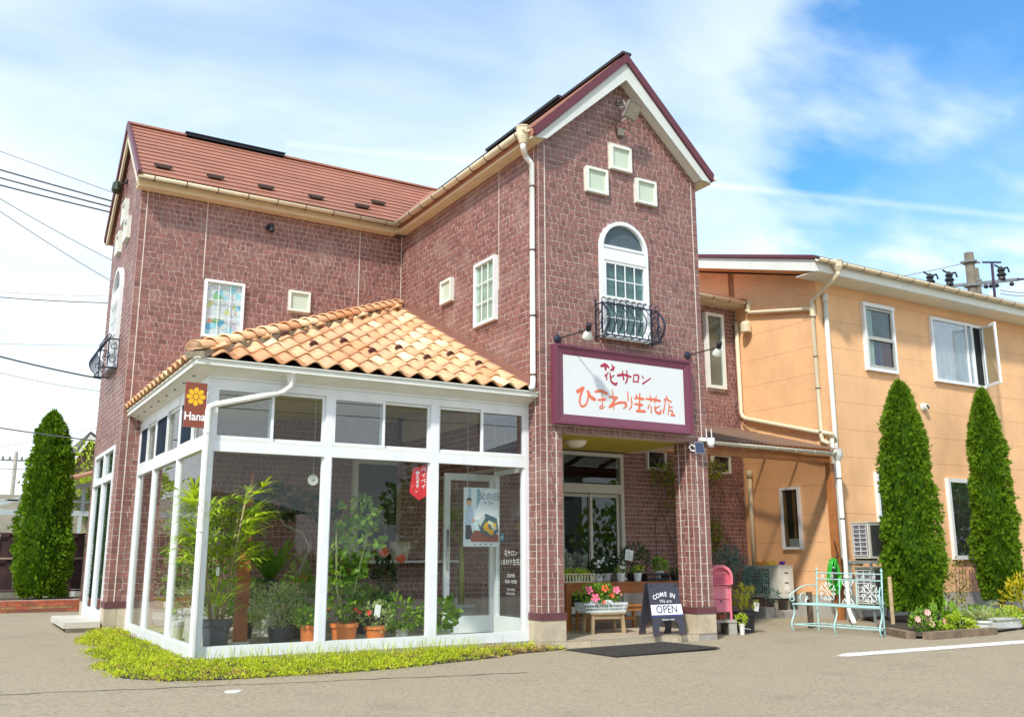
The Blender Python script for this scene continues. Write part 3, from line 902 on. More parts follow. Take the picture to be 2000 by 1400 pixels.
def shop_roof():
    RZ = 7.30; RY = 5.192; EY = 3.66; EZ = 5.965
    # wing slope laid in stepped sheets
    slope = Vector((0, RY - EY, RZ - EZ)); nrm = Vector((0, -slope.z, slope.y)).normalized()
    base = roof_slab([(-3.93, EY + .02, EZ - .02), (0.0, EY + .02, EZ - .02), (1.25, RY, RZ - .02), (-3.93, RY, RZ - .02)], (0, 0, -.05), DARKR, 'roof_deck')
    n = 13
    for k in range(n):
        f0, f1 = k / n, (k + 1) / n + .012
        xe0 = -0.12 + 1.36 * f0 - .12; xe1 = -0.12 + 1.36 * f1 - .12
        a = Vector((0, EY, EZ)) + slope * f0; b = Vector((0, EY, EZ)) + slope * f1
        lift0 = nrm * .022; lift1 = nrm * .004
        mb = MB()
        v = [Vector((-3.945, a.y, a.z)) + lift0, Vector((xe0, a.y, a.z)) + lift0, Vector((xe1, b.y, b.z)) + lift1, Vector((-3.945, b.y, b.z)) + lift1]
        mb.prism(v, -nrm * .016)
        mb.build('roof_sheet', ROOFM, SHOP)
    # valley sheet
    mb = MB()
    e = nrm * .02
    q = [Vector((-0.26, EY, EZ)) + e, Vector((-.06, EY - .04, EZ - .03)) + e, Vector((1.27, RY, RZ)) + e, Vector((1.10, RY, RZ)) + e]
    mb.prism(q, -nrm * .012); mb.build('valley_sheet', ROOFM, SHOP)
    # back slope
    roof_slab([(-3.945, RY, RZ), (3.9, RY, RZ), (3.9, 6.75, 5.93), (-3.945, 6.75, 5.93)], (0, 0, -.06), ROOFM)
    # ridge cap and verge of the wing
    mb = MB(); mb.beam((-3.96, RY, RZ + .015), (1.2, RY, RZ + .015), .12, .03); mb.build('ridge_cap', ROOFM, SHOP)
    for (p, q_) in (((-3.95, EY - .02, EZ - .015), (-3.95, RY, RZ + .0)), ((-3.95, 6.76, 5.93), (-3.95, RY, RZ))):
        mb = MB(); mb.beam(p, q_, .035, .10, mi=0); mb.build('verge', MAROON, SHOP)
    for (p, q_) in (((-3.925, EY + .12, EZ - .06), (-3.925, RY, RZ - .17)), ((-3.925, 6.66, 5.87), (-3.925, RY, RZ - .17))):
        mb = MB(); mb.beam(p, q_, .03, .13); mb.build('bargeboard', CREAM, SHOP)
    # ridge ventilators
    mb = MB(); mb.box((-3.12, RY - .08, RZ + .0), (-1.60, RY + .08, RZ + .042)); mb.box((-3.14, RY - .10, RZ + .0425), (-1.58, RY + .10, RZ + .055)); mb.build('ridge_vent', BLACK, SHOP)
    # tower roof
    HX = 1.25
    for sgn in (-1, 1):
        ex = HX + sgn * 1.42; ez = RZ - 1.42 * .96
        y1 = 6.3
        if sgn < 0:
            roof_slab([(ex, -.16, ez), (ex, 3.66, ez), (HX, 5.2, RZ), (HX, -.16, RZ)], (0, 0, -.07), ROOFM, 'roof_deck')
            for k in range(10):
                f0, f1 = k / 10, (k + 1) / 10
                xa, xb = ex + (HX - ex) * f0, ex + (HX - ex) * f1
                za, zb = ez + (RZ - ez) * f0, ez + (RZ - ez) * f1
                ya, yb = 3.66 + 1.54 * f0, 3.66 + 1.54 * f1
                mb = MB(); mb.prism([(xa, -.165, za + .03), (xa, ya - .05, za + .03), (xb, yb - .05, zb + .008), (xb, -.165, zb + .008)], (0, 0, -.006)); mb.build('roof_sheet', ROOFM, SHOP)
        else:
            roof_slab([(ex, -.16, ez), (HX, -.16, RZ), (HX, y1, RZ), (ex, y1, ez)], (0, 0, -.07), ROOFM, 'roof_deck')
        # verge strip and white bargeboard on the gable
        mb = MB(); d = Vector((-sgn * 1.42, 0, 1.42 * .96))
        a = Vector((ex, -.20, ez)); b = Vector((HX, -.20, RZ))
        mb.prism([a + Vector((0, 0, .02)), b + Vector((0, 0, .02)), b + Vector((0, 0, -.105)), a + Vector((sgn * -.03, 0, -.085))], (0, .05, 0)); mb.build('verge', MAROON, SHOP)
        mb = MB()
        a2 = Vector((ex - sgn * .04, -.17, ez - .085)); b2 = Vector((HX, -.17, RZ - .106))
        mb.prism([a2, b2, b2 + Vector((0, 0, -.235)), Vector((HX + sgn * 1.225, -.17, EAVE - .035)), Vector((ex - sgn * .04, -.17, EAVE - .05))], (0, .03, 0)); mb.build('bargeboard', PALE, SHOP)
        mb = MB(); mb.prism([b2 + Vector((0, .031, -.17)), Vector((HX + sgn * 1.235, -.139, EAVE + .01)), Vector((HX + sgn * 1.235, -.139, EAVE - .025)), b2 + Vector((0, .031, -.205))], (0, .135, 0)); mb.build('verge_soffit', WHITE2, SHOP)
    mb = MB(); mb.beam((HX, -.2, RZ + .02), (HX, 5.3, RZ + .02), .14, .035); mb.build('ridge_cap', DARKR, SHOP)
    mb = MB(); mb.box((HX - .11, 1.25, RZ + .03), (HX + .11, 3.35, RZ + .07)); mb.build('ridge_vent', BLACK, SHOP)
    # a second ventilator on the tower's side slope, as the photo shows on both edges
    # soffits and fascias under the side eaves
    mb = MB(); mb.box((-.165, -.13, 5.84), (-.001, 3.79, 5.875)); mb.box((-.165, -.13, 5.876), (-.145, 3.79, 5.955)); mb.build('fascia', CREAM, SHOP)
    mb = MB(); mb.box((-3.93, 3.785, 5.84), (-.166, 3.957, 5.875)); mb.box((-3.93, 3.765, 5.876), (-.166, 3.785, 5.955)); mb.build('fascia', CREAM, SHOP)
    mb = MB(); mb.box((2.501, -.13, 5.84), (2.665, 3.6, 5.875)); mb.box((2.645, -.13, 5.876), (2.665, 3.6, 5.955)); mb.build('fascia', CREAM, SHOP)
    # gutters
    def gutter(p, q, r=.052, name='gutter', step=.42, mat=CREAM, parent=SHOP):
        mb = MB(); mb.halfpipe(p, q, r)
        g_ = mb.build(name, mat, parent, smooth=True)
        p = Vector(p); q = Vector(q); L = (q - p).length; d = (q - p) / L; k = int(L / step)
        sd = d.cross(Vector((0, 0, 1))).normalized()
        for i in range(k + 1):
            c = p + d * (L * (i + .5) / (k + 1))
            mb = MB()
            pts = [c + sd * ((r + .004) * cos(a)) + Vector((0, 0, (r + .004) * sin(a))) for a in [pi + pi * j / 8 for j in range(9)]]
            mb.tube(pts, .006, 5); mb.build('gutter_bracket', M('bracket_brown', (.10, .06, .045), .5), g_ if parent is SHOP else g_)
        return g_
    gutter((-3.96, 3.70, 5.955), (-.19, 3.70, 5.955))
    gutter((-.225, 3.70, 5.955), (-.225, -.10, 5.955))
    gutter((2.725, 3.4, 5.955), (2.725, -.16, 5.955))
    # hopper and downpipe of the tower
    mb = MB(); mb.lathe([(.035, -.14), (.045, -.135), (.075, -.05), (.085, .055), (.092, .06), (.092, .075), (.0, .075)], (-.215, -.01, 5.93), 8); mb.build('hopper', CREAM, SHOP)
    mb = MB(); px_, py_ = -.045, .10
    mb.tube([(-.215, -.01, 5.80), (-.215, -.01, 5.74), (-.15, .05, 5.68)], .034, 10)
    mb.tube([(-.15, .05, 5.68), (px_, py_ - .03, 5.60), (px_, py_ - .03, 2.95), (px_ - .03, py_ - .06, 2.86), (px_ - .08, py_ - .12, 2.84)], .034, 10)
    dp = mb.build('downpipe', WPIPE, SHOP, smooth=True)
    for z in (5.3, 4.5, 3.7, 3.0):
        mb = MB(); mb.lathe([(.0345, 0), (.038, 0), (.038, .022), (.0345, .022)], (px_, py_ - .03, z), 12); mb.build('pipe_clip', MATS['bracket_brown'], dp)
    # snow guards
    def guard(c, d):
        mb = MB(); c = Vector(c); d = Vector(d)
        for s_ in (-.07, 0, .07):
            mb.beam(c + d * s_ + Vector((0, 0, .0)), c + d * s_ + Vector((0, 0, .045)), .02, .02)
        mb.beam(c - d * .12 + Vector((0, 0, .045)), c + d * .12 + Vector((0, 0, .045)), .03, .035)
        mb.beam(c - d * .09 + Vector((0, 0, .018)), c + d * .09 + Vector((0, 0, .018)), .05, .02)
        mb.build('snow_guard', M('guard_brown', (.06, .03, .022), .6), SHOP)
    for x in (-3.62, -2.92, -2.20, -1.45, -.72):
        guard(Vector((x, EY, EZ)) + slope * .14 + nrm * .02, (1, 0, 0))
    guard(Vector((-.36, EY, EZ)) + slope * .30 + nrm * .02, (1, 0, 0))
    for y in (3.3, 2.6, 1.9, 1.2, .5):
        guard(Vector((-.02, y, 6.11)), (0, 1, 0))
    # flat roof and eave over the recess
    mb = MB(); mb.box((2.505, 3.50, 5.66), (6.895, 6.6, 5.72)); mb.build('roof', ROOFM, SHOP)
    mb = MB(); mb.box((2.505, 3.52, 5.57), (6.96, 3.797, 5.60)); mb.box((2.505, 3.50, 5.5705), (6.96, 3.519, 5.655)); mb.build('fascia', CREAM, SHOP)
    gutter((2.55, 3.44, 5.64), (7.0, 3.44, 5.64))
    mb = MB(); mb.lathe([(.03, -.14), (.04, -.13), (.07, -.04), (.075, .03), (.0, .03)], (6.88, 3.42, 5.62), 8); mb.build('hopper', CREAM, SHOP)


shop_roof()


def porch():
    """yellow ceiling, tiled floor, entrance door with fanlight, ceiling lamp"""
    mb = MB(); mb.box((.155, .185, 2.371), (2.345, 1.45, 2.42)); mb.build('porch_ceiling', OCHRE, SHOP)
    mb = MB(); mb.box((.155, 1.451, 2.36), (2.345, 1.51, 2.86)); mb.build('ceiling_edge', DARKR, SHOP)
    mb = MB(); mb.box((.155, 1.511, 2.86), (2.345, 3.79, 2.90)); mb.build('porch_ceiling', OCHRE, SHOP)
    mb = MB(); mb.lathe([(0, -.085), (.06, -.082), (.11, -.06), (.135, -.02), (.14, .0), (.0, .0)], (.92, .62, 2.370), 24)
    mb.build('ceiling_lamp', M('lamp_opal', (.82, .80, .70), .3), SHOP, smooth=True)
    # floor
    mb = MB(); mb.box((.31, -.02, -.08), (2.5, 3.79, .058)); mb.build('porch_floor', CONC, SHOP)
    FT = M('floor_tile', (.44, .36, .26), .5, var=.12, scale=5, rnd=.10, dirt=((.30, .24, .17), 3, .55, .85))
    nx, ny = 6, 11
    for i in range(nx):
        for j in range(ny):
            x0 = .315 + i * (2.18 / nx); y0 = -.03 + j * (3.8 / ny)
            if (x0 + .36 > 2.2 and y0 < .3): 
                if x0 > 2.15: continue
            mb = MB(); mb.box((x0 + .003, y0 + .003, .0585), (x0 + 2.18 / nx - .003, y0 + 3.8 / ny - .003, .07)); mb.build('floor_tile', FT, SHOP)
    for i in range(nx):
        x0 = .318 + i * (1.90 / nx)
        mb = MB(); mb.box((x0 + .003, -.034, -.06), (x0 + 1.90 / nx - .003, -.021, .056)); mb.build('step_tile', PLINTH, SHOP)
    # entrance
    d = None
    mb = MB(); y = YR - .03
    mb.box((2.80, y, .06), (2.86, YR + .1, 2.66)); mb.box((4.02, y, .06), (4.085, YR + .1, 2.66)); mb.box((2.8605, y + .001, 2.60), (4.0195, YR + .1, 2.66)); mb.box((2.8605, y + .001, 1.99), (4.0195, YR + .1, 2.14))
    d = mb.build('entrance_door', M('door_frame_beige', (.64, .62, .53), .45, var=.05), SHOP)
    mb = MB(); mb.box((2.88, YR, 2.16), (4.0, YR + .006, 2.58)); mb.build('fanlight', GLASSD, d)
    for (a, b_, yy) in ((2.87, 3.46, YR + .06), (3.42, 4.01, YR + .03)):
        mb = MB(); mb.box((a, yy, .07), (a + .045, yy + .03, 1.98)); mb.box((b_ - .045, yy, .07), (b_, yy + .03, 1.98)); mb.box((a + .0455, yy + .001, .07), (b_ - .0455, yy + .029, .18)); mb.box((a + .0455, yy + .001, 1.93), (b_ - .0455, yy + .029, 1.98))
        lf = mb.build('door_leaf', MATS['door_frame_beige'], d)
        mb = MB(); mb.box((a + .045, yy + .012, .18), (b_ - .045, yy + .018, 1.93)); mb.build('pane', GLASSD, d)
    # room behind the door
    mb = MB(); mb.box((2.2, 5.6, 0), (4.9, 5.65, 2.7)); mb.box((2.15, 3.96, 0), (2.2, 5.6, 2.7)); mb.box((4.9, 3.96, 0), (4.95, 5.6, 2.7)); mb.box((2.2, 3.96, 2.7), (4.9, 5.6, 2.75)); mb.box((2.2, 3.96, -.02), (4.9, 5.6, .05))
    mb.build('inner_room', M('room_wall', (.22, .20, .16), .8), SHOP)
    # left entrance in the gable end
    mb = MB(); x = WX
    for (a, b_) in ((4.255, 4.31), (6.06, 6.115), (5.13, 5.20)):
        mb.box((x - .02, a, .12), (x + .06, b_, 2.41))
    mb.box((x - .019, 4.311, 2.36), (x + .059, 6.059, 2.41)); mb.box((x - .025, 4.311, 1.96), (x + .06, 5.129, 2.05)); mb.box((x - .025, 5.201, 1.96), (x + .06, 6.059, 2.05)); mb.box((x - .03, 4.311, .08), (x + .06, 6.059, .118))
    d = mb.build('glass_door', WHITE, SHOP)
    d['label'] = 'white framed glass side door with transom lights'
    for (a, b_) in ((4.311, 5.129), (5.201, 6.059)):
        mb = MB(); mb.box((x + .01, a, 2.05), (x + .016, b_, 2.36)); mb.box((x + .0105, a + .02, .3), (x + .0155, b_ - .02, 1.96)); mb.build('pane', GLASSD, d)
        mb = MB(); mb.box((x - .012, a, .125), (x + .04, b_, .30)); mb.box((x - .012, a, .3005), (x + .04, a + .05, 1.958)); mb.box((x - .012, b_ - .05, .3005), (x + .04, b_, 1.958)); mb.build('door_leaf', WHITE, d)
    mb = MB(); mb.box((x + .10, 4.25, .1), (x + .13, 6.12, 2.42)); mb.build('backing', M('navy_dark', (.012, .012, .03), .7), d)
    mb = MB()
    for k, s_ in enumerate('花サロンひまわり'):
        text_mb(s_, .10, (x + .0085, 5.72, 1.10 - k * .10), (0, -1, 0), (0, 0, 1), (-1, 0, 0), 0.0015, mb=mb)
    mb.build('lettering', M('white_film', (.8, .8, .8), .5), d)
    # step slab
    mb = MB(); mb.box((-4.31, 4.0, .125), (-3.90, 5.62, .195)); mb.box((-4.26, 4.06, .05), (-3.92, 4.20, .1245)); mb.box((-4.26, 5.42, .05), (-3.92, 5.56, .1245))
    own('step_slab', mb, M('slab_concrete', (.52, .49, .41), .8, var=.1, scale=5, bump=.3), 'pale concrete step slab in front of the glass side door', 'step', (-4.1, 4.8, .08))


porch()

# ------------------------------------------------------------------ glass conservatory
CON = thing('conservatory', 'white framed glass conservatory full of plants under a hipped terracotta tile roof', 'conservatory', (-1.8, 2.0, 0.05))
GXL, GYF = -3.595, 0.267


def con_frame():
    P = CON
    # kerb and floor
    mb = MB(); mb.box((GXL - .035, GYF - .035, -.08), (-.02, GYF + .12, .065)); mb.box((GXL - .035, GYF + .1201, -.08), (GXL + .12, 3.93, .065)); mb.build('kerb', CONC, P)
    mb = MB(); mb.box((GXL + .121, GYF + .121, -.05), (-.0, 3.955, .10)); mb.build('floor', M('greenhouse_floor', (.46, .42, .33), .8, var=.15, scale=3), P)
    # corner and front posts
    def bx(name, a, b, m=WHITE):
        mb = MB(); mb.box(a, b); return mb.build(name, m, P)
    F, B = GYF - .03, GYF + .05
    Z0, Z1 = .066, 2.66
    bx('post', (GXL - .035, F, Z0), (GXL + .045, B, Z1))
    for (a, b) in ((-2.44, -2.365), (-1.25, -1.155), (-.062, .0)):
        bx('post', (a, F, Z0), (b, B, Z1))
    bx('post', (GXL - .03, 3.90, Z0), (GXL + .05, 3.955, Z1))
    for y in (2.88, 1.52):
        bx('post', (GXL - .022, y - .04, Z0), (GXL + .03, y + .04, Z1))
    xs = [(GXL + .0455, -2.4405), (-2.3645, -1.2505), (-1.1545, -.0625)]
    for (a, b) in xs:
        bx('sill_rail', (a, F + .002, Z0), (b, B - .002, .168))
        bx('transom', (a, F + .002, 1.962), (b, B - .002, 2.065))
        bx('head_rail', (a, F + .002, 2.585), (b, B - .002, Z1))
    ys = [(B + .001, 1.479), (1.561, 2.839), (2.921, 3.899)]
    for (a, b) in ys:
        bx('sill_rail', (GXL - .028, a, Z0), (GXL + .048, b, .168))
        bx('transom', (GXL - .028, a, 1.985), (GXL + .048, b, 2.085))
        bx('head_rail', (GXL - .028, a, 2.585), (GXL + .048, b, Z1))
    # big panes
    for (a, b) in xs:
        mb = MB(); mb.box((a, GYF + .008, .168), (b, GYF + .014, 1.962)); mb.build('pane', GLASS, P)
        for xa in (a, b - .016):
            mb = MB(); mb.box((xa, GYF - .008, .168), (xa + .016, GYF + .03, 1.962)); mb.build('bead', WHITE, P)
    for (a, b) in ys:
        mb = MB(); mb.box((GXL + .006, a, .168), (GXL + .012, b, 1.985)); mb.build('pane', GLASS, P)
        mb = MB(); mb.box((GXL - .004, a, .168), (GXL + .018, a + .022, 1.985)); mb.build('bead', WHITE, P)
        mb = MB(); mb.box((GXL - .004, b - .022, .168), (GXL + .018, b, 1.985)); mb.build('bead', WHITE, P)
        mb = MB(); mb.box((GXL - .006, a + .022, .168), (GXL + .02, a + .034, 1.985)); mb.build('seal', BLACK, P)
    # sliding transom lights, two sashes to a bay
    def sash(o, u, n, w, h, pane, nm='sash'):
        mb = MB(); f = .028
        mb.fbox(o, u, n, (0, 0, 0), (w, .024, f)); mb.fbox(o, u, n, (0, 0, h - f), (w, .024, h)); mb.fbox(o, u, n, (0, 0, f), (f, .024, h - f)); mb.fbox(o, u, n, (w - f, 0, f), (w, .024, h - f))
        s_ = mb.build(nm, WHITE, P)
        mb = MB(); mb.fbox(o, u, n, (f, .009, f), (w - f, .015, h - f)); mb.build('pane', pane, s_)
    for i, (a, b) in enumerate(xs):
        w = (b - a) / 2 + .02
        mb = MB(); mb.box((a, GYF - .027, 2.066), (b, GYF + .045, 2.085)); mb.build('track', WHITE2, P)
        fa, fb = (0.002, -.026) if i < 2 else (-.026, .002)
        sash((a, GYF + fb + .024 - .0, 2.086), (1, 0, 0), (0, -1, 0), w, .498, GLASS if i == 2 else MATS.get('screen_glass') or glass_mat('screen_glass', (.78, .82, .84), 2.6))
        sash((b - w, GYF + fa + .024, 2.086), (1, 0, 0), (0, -1, 0), w, .498, GLASS if i < 2 else MATS['screen_glass'])
    for i, (a, b) in enumerate(ys):
        w = (b - a) / 2 + .02
        mb = MB(); mb.box((GXL - .025, a, 2.086), (GXL + .045, b, 2.105)); mb.build('track', WHITE2, P)
        sash((GXL - .002, b, 2.106), (0, -1, 0), (-1, 0, 0), w, .478, M('matte_navy_pane', (.018, .028, .045), .9, spec=.1))  # outer sash filled with a matte navy sheet
        sash((GXL + .024, a + w, 2.106), (0, -1, 0), (-1, 0, 0), w, .478, GLASS)
    # fascia with cove, soffit and gutter
    bx('fascia', (GXL - .02, F - .004, 2.662), (.0, F + .05, 2.79), PALE if False else WHITE)
    bx('fascia', (GXL - .022, F + .051, 2.662), (GXL + .03, 3.957, 2.79), WHITE)
    mb = MB()
    mb.prism([(GXL - .02, F - .005, 2.70), (GXL - .02, F - .005, 2.785), (GXL - .19, F - .17, 2.785), (GXL - .19, F - .17, 2.75)], (0.0, 0, .004))
    o = .19
    mb = MB()
    mb.add([(GXL - .02, F - .005, 2.69), (0.02, F - .005, 2.69), (0.02, F - o, 2.765), (GXL - o, F - o, 2.765), (GXL - .02, 3.957, 2.69), (GXL - o, 3.957, 2.765)],
           [(0, 3, 2, 1), (0, 4, 5, 3)]); mb.build('eave_soffit', WHITE2, P)
    mb = MB()
    mb.prism([(GXL - o - .0, F - o, 2.75), (.03, F - o, 2.75), (.03, F - o, 2.80), (GXL - o, F - o, 2.80)], (0, -.012, 0))
    mb.prism([(GXL - o, F - o - .012, 2.75), (GXL - o, 3.957, 2.75), (GXL - o, 3.957, 2.80), (GXL - o, F - o - .012, 2.80)], (-.012, 0, 0))
    mb.box((GXL - o - .024, F - o - .030, 2.801), (.035, F - o - .001, 2.812)); mb.box((GXL - o - .030, F - o, 2.801), (GXL - o - .001, 3.957, 2.8125))
    mb.build('gutter', WHITE2, P)
    # small vents under the left eave
    for k in range(8):
        mb = MB(); y = .55 + k * .45; mb.box((GXL - .115, y, 2.722), (GXL - .085, y + .05, 2.735)); mb.build('eave_vent', BLACK, P)
    # downpipe at the corner post
    mb = MB()
    gx = -2.86
    mb.lathe([(.028, -.10), (.034, -.095), (.05, -.03), (.085, -.002), (.085, .0), (.0, .0)], (gx, F - .13, 2.75), 4)
    cx, cy = GXL - .035, F - .062
    mb.tube([(gx, F - .13, 2.66), (gx, F - .13, 2.63), (gx - .06, F - .10, 2.575), (gx - .12, F - .075, 2.555), (cx + .06, F - .062, 2.395), (cx + .005, cy, 2.37), (cx, cy, 2.32), (cx, cy, .10)], .031, 8)
    mb.build('downpipe', WPIPE, P)
    for z in (2.12, 1.2):
        mb = MB(); mb.lathe([(.032, 0), (.036, 0), (.036, .03), (.032, .03)], (cx, cy, z), 10); mb.build('pipe_socket', WPIPE, P)
    # sloping ceiling
    mb = MB(); mb.add([(GXL + .05, GYF + .05, 2.655), (0, GYF + .05, 2.655), (0, 3.955, 3.0), (GXL + .05, 3.955, 2.70)], [(0, 1, 2, 3)]); mb.build('ceiling', OCHRE, P)
    # inner door open into the conservatory, sidelight in the porch side
    mb = MB(); mb.box((-.05, .322, .10), (-.0, .36, 1.97)); mb.box((-.05, .91, .10), (-.0, .96, 1.97)); mb.box((-.05, .3605, 1.92), (-.0, .9095, 1.9695)); mb.box((-.05, .3605, .10), (-.0, .9095, .30))
    sl_ = mb.build('sidelight', WHITE, P)
    mb = MB(); mb.box((-.03, .36, .30), (-.024, .91, 1.92)); mb.build('pane', GLASS, sl_)
    mb = MB(); N_ = (-1, 0, 0); U_ = (0, -1, 0); Z_ = (0, 0, 1)
    for (s_, z, sz) in (('花サロン', 1.005, .075), ('ひまわり生花店', .905, .078), ('営業時間', .755, .045), ('9:00~18:00', .69, .058), ('定休日:不定休', .60, .03), ('0194-52-3911', .555, .036)):
        text_mb(s_, sz, (-.0305, .60, z), U_, Z_, N_, .001, mb=mb)
    mb.build('lettering', MATS['white_film'], sl_)
    mb = MB(); mb.lathe([(0, 0), (.05, 0), (.05, .003), (0, .003)], (0, 0, 0), 24)
    rot = [(-.0315 - z, .80 + x, 1.19 + y_) for (x, y_, z) in mb.v]
    mb.v = rot; mb.build('round_sticker', M('blue_sticker', (.05, .32, .52), .4), sl_)
    mb = MB(); mb.box((-.0368, .775, 1.17), (-.0352, .825, 1.21)); mb.build('sticker_mark', MATS['white_film'], sl_)
    mb = MB(); y = 1.05
    a, b = -.66, .02
    mb.box((a, y, .11), (a + .07, y + .04, 1.94)); mb.box((b - .07, y, .11), (b, y + .04, 1.94)); mb.box((a + .0705, y + .001, .11), (b - .0705, y + .039, .30)); mb.box((a + .0705, y + .001, 1.86), (b - .0705, y + .039, 1.94))
    dr = mb.build('door_leaf', WHITE, P)
    mb = MB(); mb.box((a + .07, y + .016, .30), (b - .07, y + .022, 1.86)); mb.build('pane', GLASS, dr)
    mb = MB(); mb.box((a + .02, y - .03, .82), (a + .045, y - .001, 1.28)); mb.build('handle', M('steel', (.45, .45, .44), .3, .8), dr)
    mb = MB(); mb.box((b - .26, y - .035, 1.875), (b - .06, y - .001, 1.925)); mb.build('door_closer', WHITE2, dr)
    # inner window of the shop wall
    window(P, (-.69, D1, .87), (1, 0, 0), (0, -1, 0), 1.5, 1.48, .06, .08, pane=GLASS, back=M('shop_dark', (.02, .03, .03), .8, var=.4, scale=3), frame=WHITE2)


con_frame()


def con_roof():
    P = CON
    EX, EY, EZ = GXL - .20, GYF - .195, 2.815
    AX, AY, AZ = 0.0, 3.955, 4.70
    # underlay
    mb = MB()
    mb.prism([(EX, EY, EZ), (0, EY, EZ), (0, AY, AZ)], (0, 0, -.03)); mb.prism([(EX, EY, EZ + .0005), (0, AY, AZ + .0005), (EX, AY, EZ + .0005)], (0, 0, -.03))
    mb.build('roof_deck', M('underlay_dark', (.03, .026, .024), .8), P)
    TM = M('terracotta_tile', (.68, .385, .195), .62, dirt=((.46, .27, .15), 11, .54, .78), var=.13, scale=7, tint=.16, rnd=.16, col2=None)
    TMS = [TM, M('terracotta_pale', (.78, .58, .34), .62, var=.10, scale=7, rnd=.10), M('terracotta_red', (.62, .29, .13), .62, var=.12, scale=7, rnd=.10)]
    tw = .226; tl = .335
    def tile_mesh(mat, clip=None):
        """S-shaped pantile: local x across, y up the slope, z out of the roof"""
        n = 9; mb = MB(); vs = []
        for yy, lift in ((-.03, .034), (tl + .01, .010)):
            for top in (0, 1):
                for k in range(n + 1):
                    x = -tw / 2 - .012 + (tw + .024) * k / n
                    ph = (x + tw / 2) / tw
                    z = .030 * cos(2 * pi * (ph - .42)) + lift + .016 + top * .015
                    vs.append((x, yy, z))
        m = n + 1; fs = []
        for k in range(n):
            fs += [(m + k, m + k + 1, 3 * m + k + 1, 3 * m + k), (k, 2 * m + k, 2 * m + k + 1, k + 1), (k, k + 1, m + k + 1, m + k)]
        fs += [(0, m, 3 * m, 2 * m), (n, 2 * m + n, 3 * m + n, m + n)]
        mb.add(vs, fs)
        return mb.mesh('roof_tile', mat, smooth=False)
    meshes = [tile_mesh(m) for m in TMS]
    for me in meshes:
        me.polygons.foreach_set('use_smooth', [True] * len(me.polygons))
        me.update()
    rng = random.Random(8)
    org = ORG[P.name]
    cnt = 0
    def lay(front):
        nonlocal cnt
        if front:
            o = Vector((0, EY, EZ)); U = Vector((1, 0, 0)); V = Vector((0, AY - EY, AZ - EZ)); half = 0 - EX
        else:
            o = Vector((EX, AY, EZ)); U = Vector((0, -1, 0)); V = Vector((-EX, 0, AZ - EZ)); half = AY - EY
        Ls = V.length; Vn = V / Ls; Nn = U.cross(Vn).normalized()
        rows = int(Ls / tl) + 1
        for r in range(rows):
            s0 = r * tl
            # free width of the triangle at this height
            fr = (s0 + tl * .55) / Ls
            if fr >= 1.02: continue
            wid = half * (1 - min(1, fr))
            ncol = int(wid / tw + .75)
            for c in range(ncol):
                if front: uu = -(c + .5) * tw - .03
                else: uu = (c + .5) * tw + .03
                if abs(uu) > wid + .05: continue
                p = o + U * uu + Vn * s0
                me = meshes[rng.choices((0, 1, 2), (.70, .15, .15))[0]]
                ob = bpy.data.objects.new('roof_tile', me); COL.objects.link(ob); ob.parent = P
                mt = Matrix.Identity(4)
                jig = Matrix.Rotation(rng.uniform(-.012, .012), 4, 'Z')
                for i in range(3):
                    mt[i][0] = U[i]; mt[i][1] = Vn[i]; mt[i][2] = Nn[i]
                ob.matrix_local = Matrix.Translation(p - org + Nn * rng.uniform(-.002, .003)) @ mt @ jig
                cnt += 1
                # snow stops on the second and third courses
                if front and r in (2, 3) and c % 3 == (1 if r == 2 else 2) and c < 13:
                    mbs = MB(); q = p + Vn * .05 + Nn * .072 - U * .045
                    mbs.prism([q + U * (.05 * cos(a)) + Nn * (.058 * sin(a)) for a in [pi * k / 8 for k in range(9)]], Vn * .03)
                    mbs.build('snow_stop', M('stop_brown', (.10, .035, .03), .6), P)
    lay(True); lay(False)
    # hip caps
    a = Vector((EX - .02, EY - .02, EZ + .05)); b = Vector((0, AY, AZ + .07)); d = (b - a); L = d.length; d /= L
    side_ = d.cross(Vector((0, 0, 1))).normalized(); up = side_.cross(d)
    n = 22
    for k in range(n):
        mb = MB(); p = a + d * (L * k / n); q = a + d * (L * (k + 1) / n + .03)
        vs = []
        for c, r, lift in ((p, .098, .018), (q, .082, .0)):
            for rr in (r, r - .014):
                for j in range(9):
                    an = pi * j / 8; vs.append(c + side_ * (rr * cos(an)) + up * (rr * sin(an) * .95 + lift))
        m = 9; fs = []
        for j in range(8):
            fs += [(j, j + 1, 2 * m + j + 1, 2 * m + j), (m + j, 3 * m + j, 3 * m + j + 1, m + j + 1), (j, m + j, m + j + 1, j + 1)]
        fs += [(0, 2 * m, 3 * m, m), (8, 9 + 8, 3 * m + 8, 2 * m + 8)]
        if k == 0:
            fs += [tuple(m + j for j in range(9))]
        mb.add(vs, fs)
        mb.build('hip_tile', rng.choices(TMS, (.66, .16, .18))[0], P, smooth=True)
    # mortar bedding beside the hip
    mb = MB(); mb.beam(a + Vector((0, 0, -.03)), b + Vector((0, 0, -.045)), .20, .06, mi=0); mb.build('hip_bedding', M('bedding', (.30, .25, .18), .9, var=.2, scale=9), P)
    # flashing against the tower side
    mb = MB()
    f0 = Vector((-.004, EY + .12, EZ + .10)); f1 = Vector((-.004, AY, AZ + .06))
    mb.prism([f0, f1, f1 + Vector((0, 0, .10)), f0 + Vector((0, 0, .10))], (-.012, 0, 0)); mb.prism([f0 + Vector((-.013, 0, 0)), f1 + Vector((-.013, 0, 0)), f1 + Vector((-.05, 0, -.005)), f0 + Vector((-.05, 0, -.005))], (0, 0, .012))
    mb.build('flashing', M('flashing_metal', (.27, .13, .10), .45, var=.1), P)


con_roof()

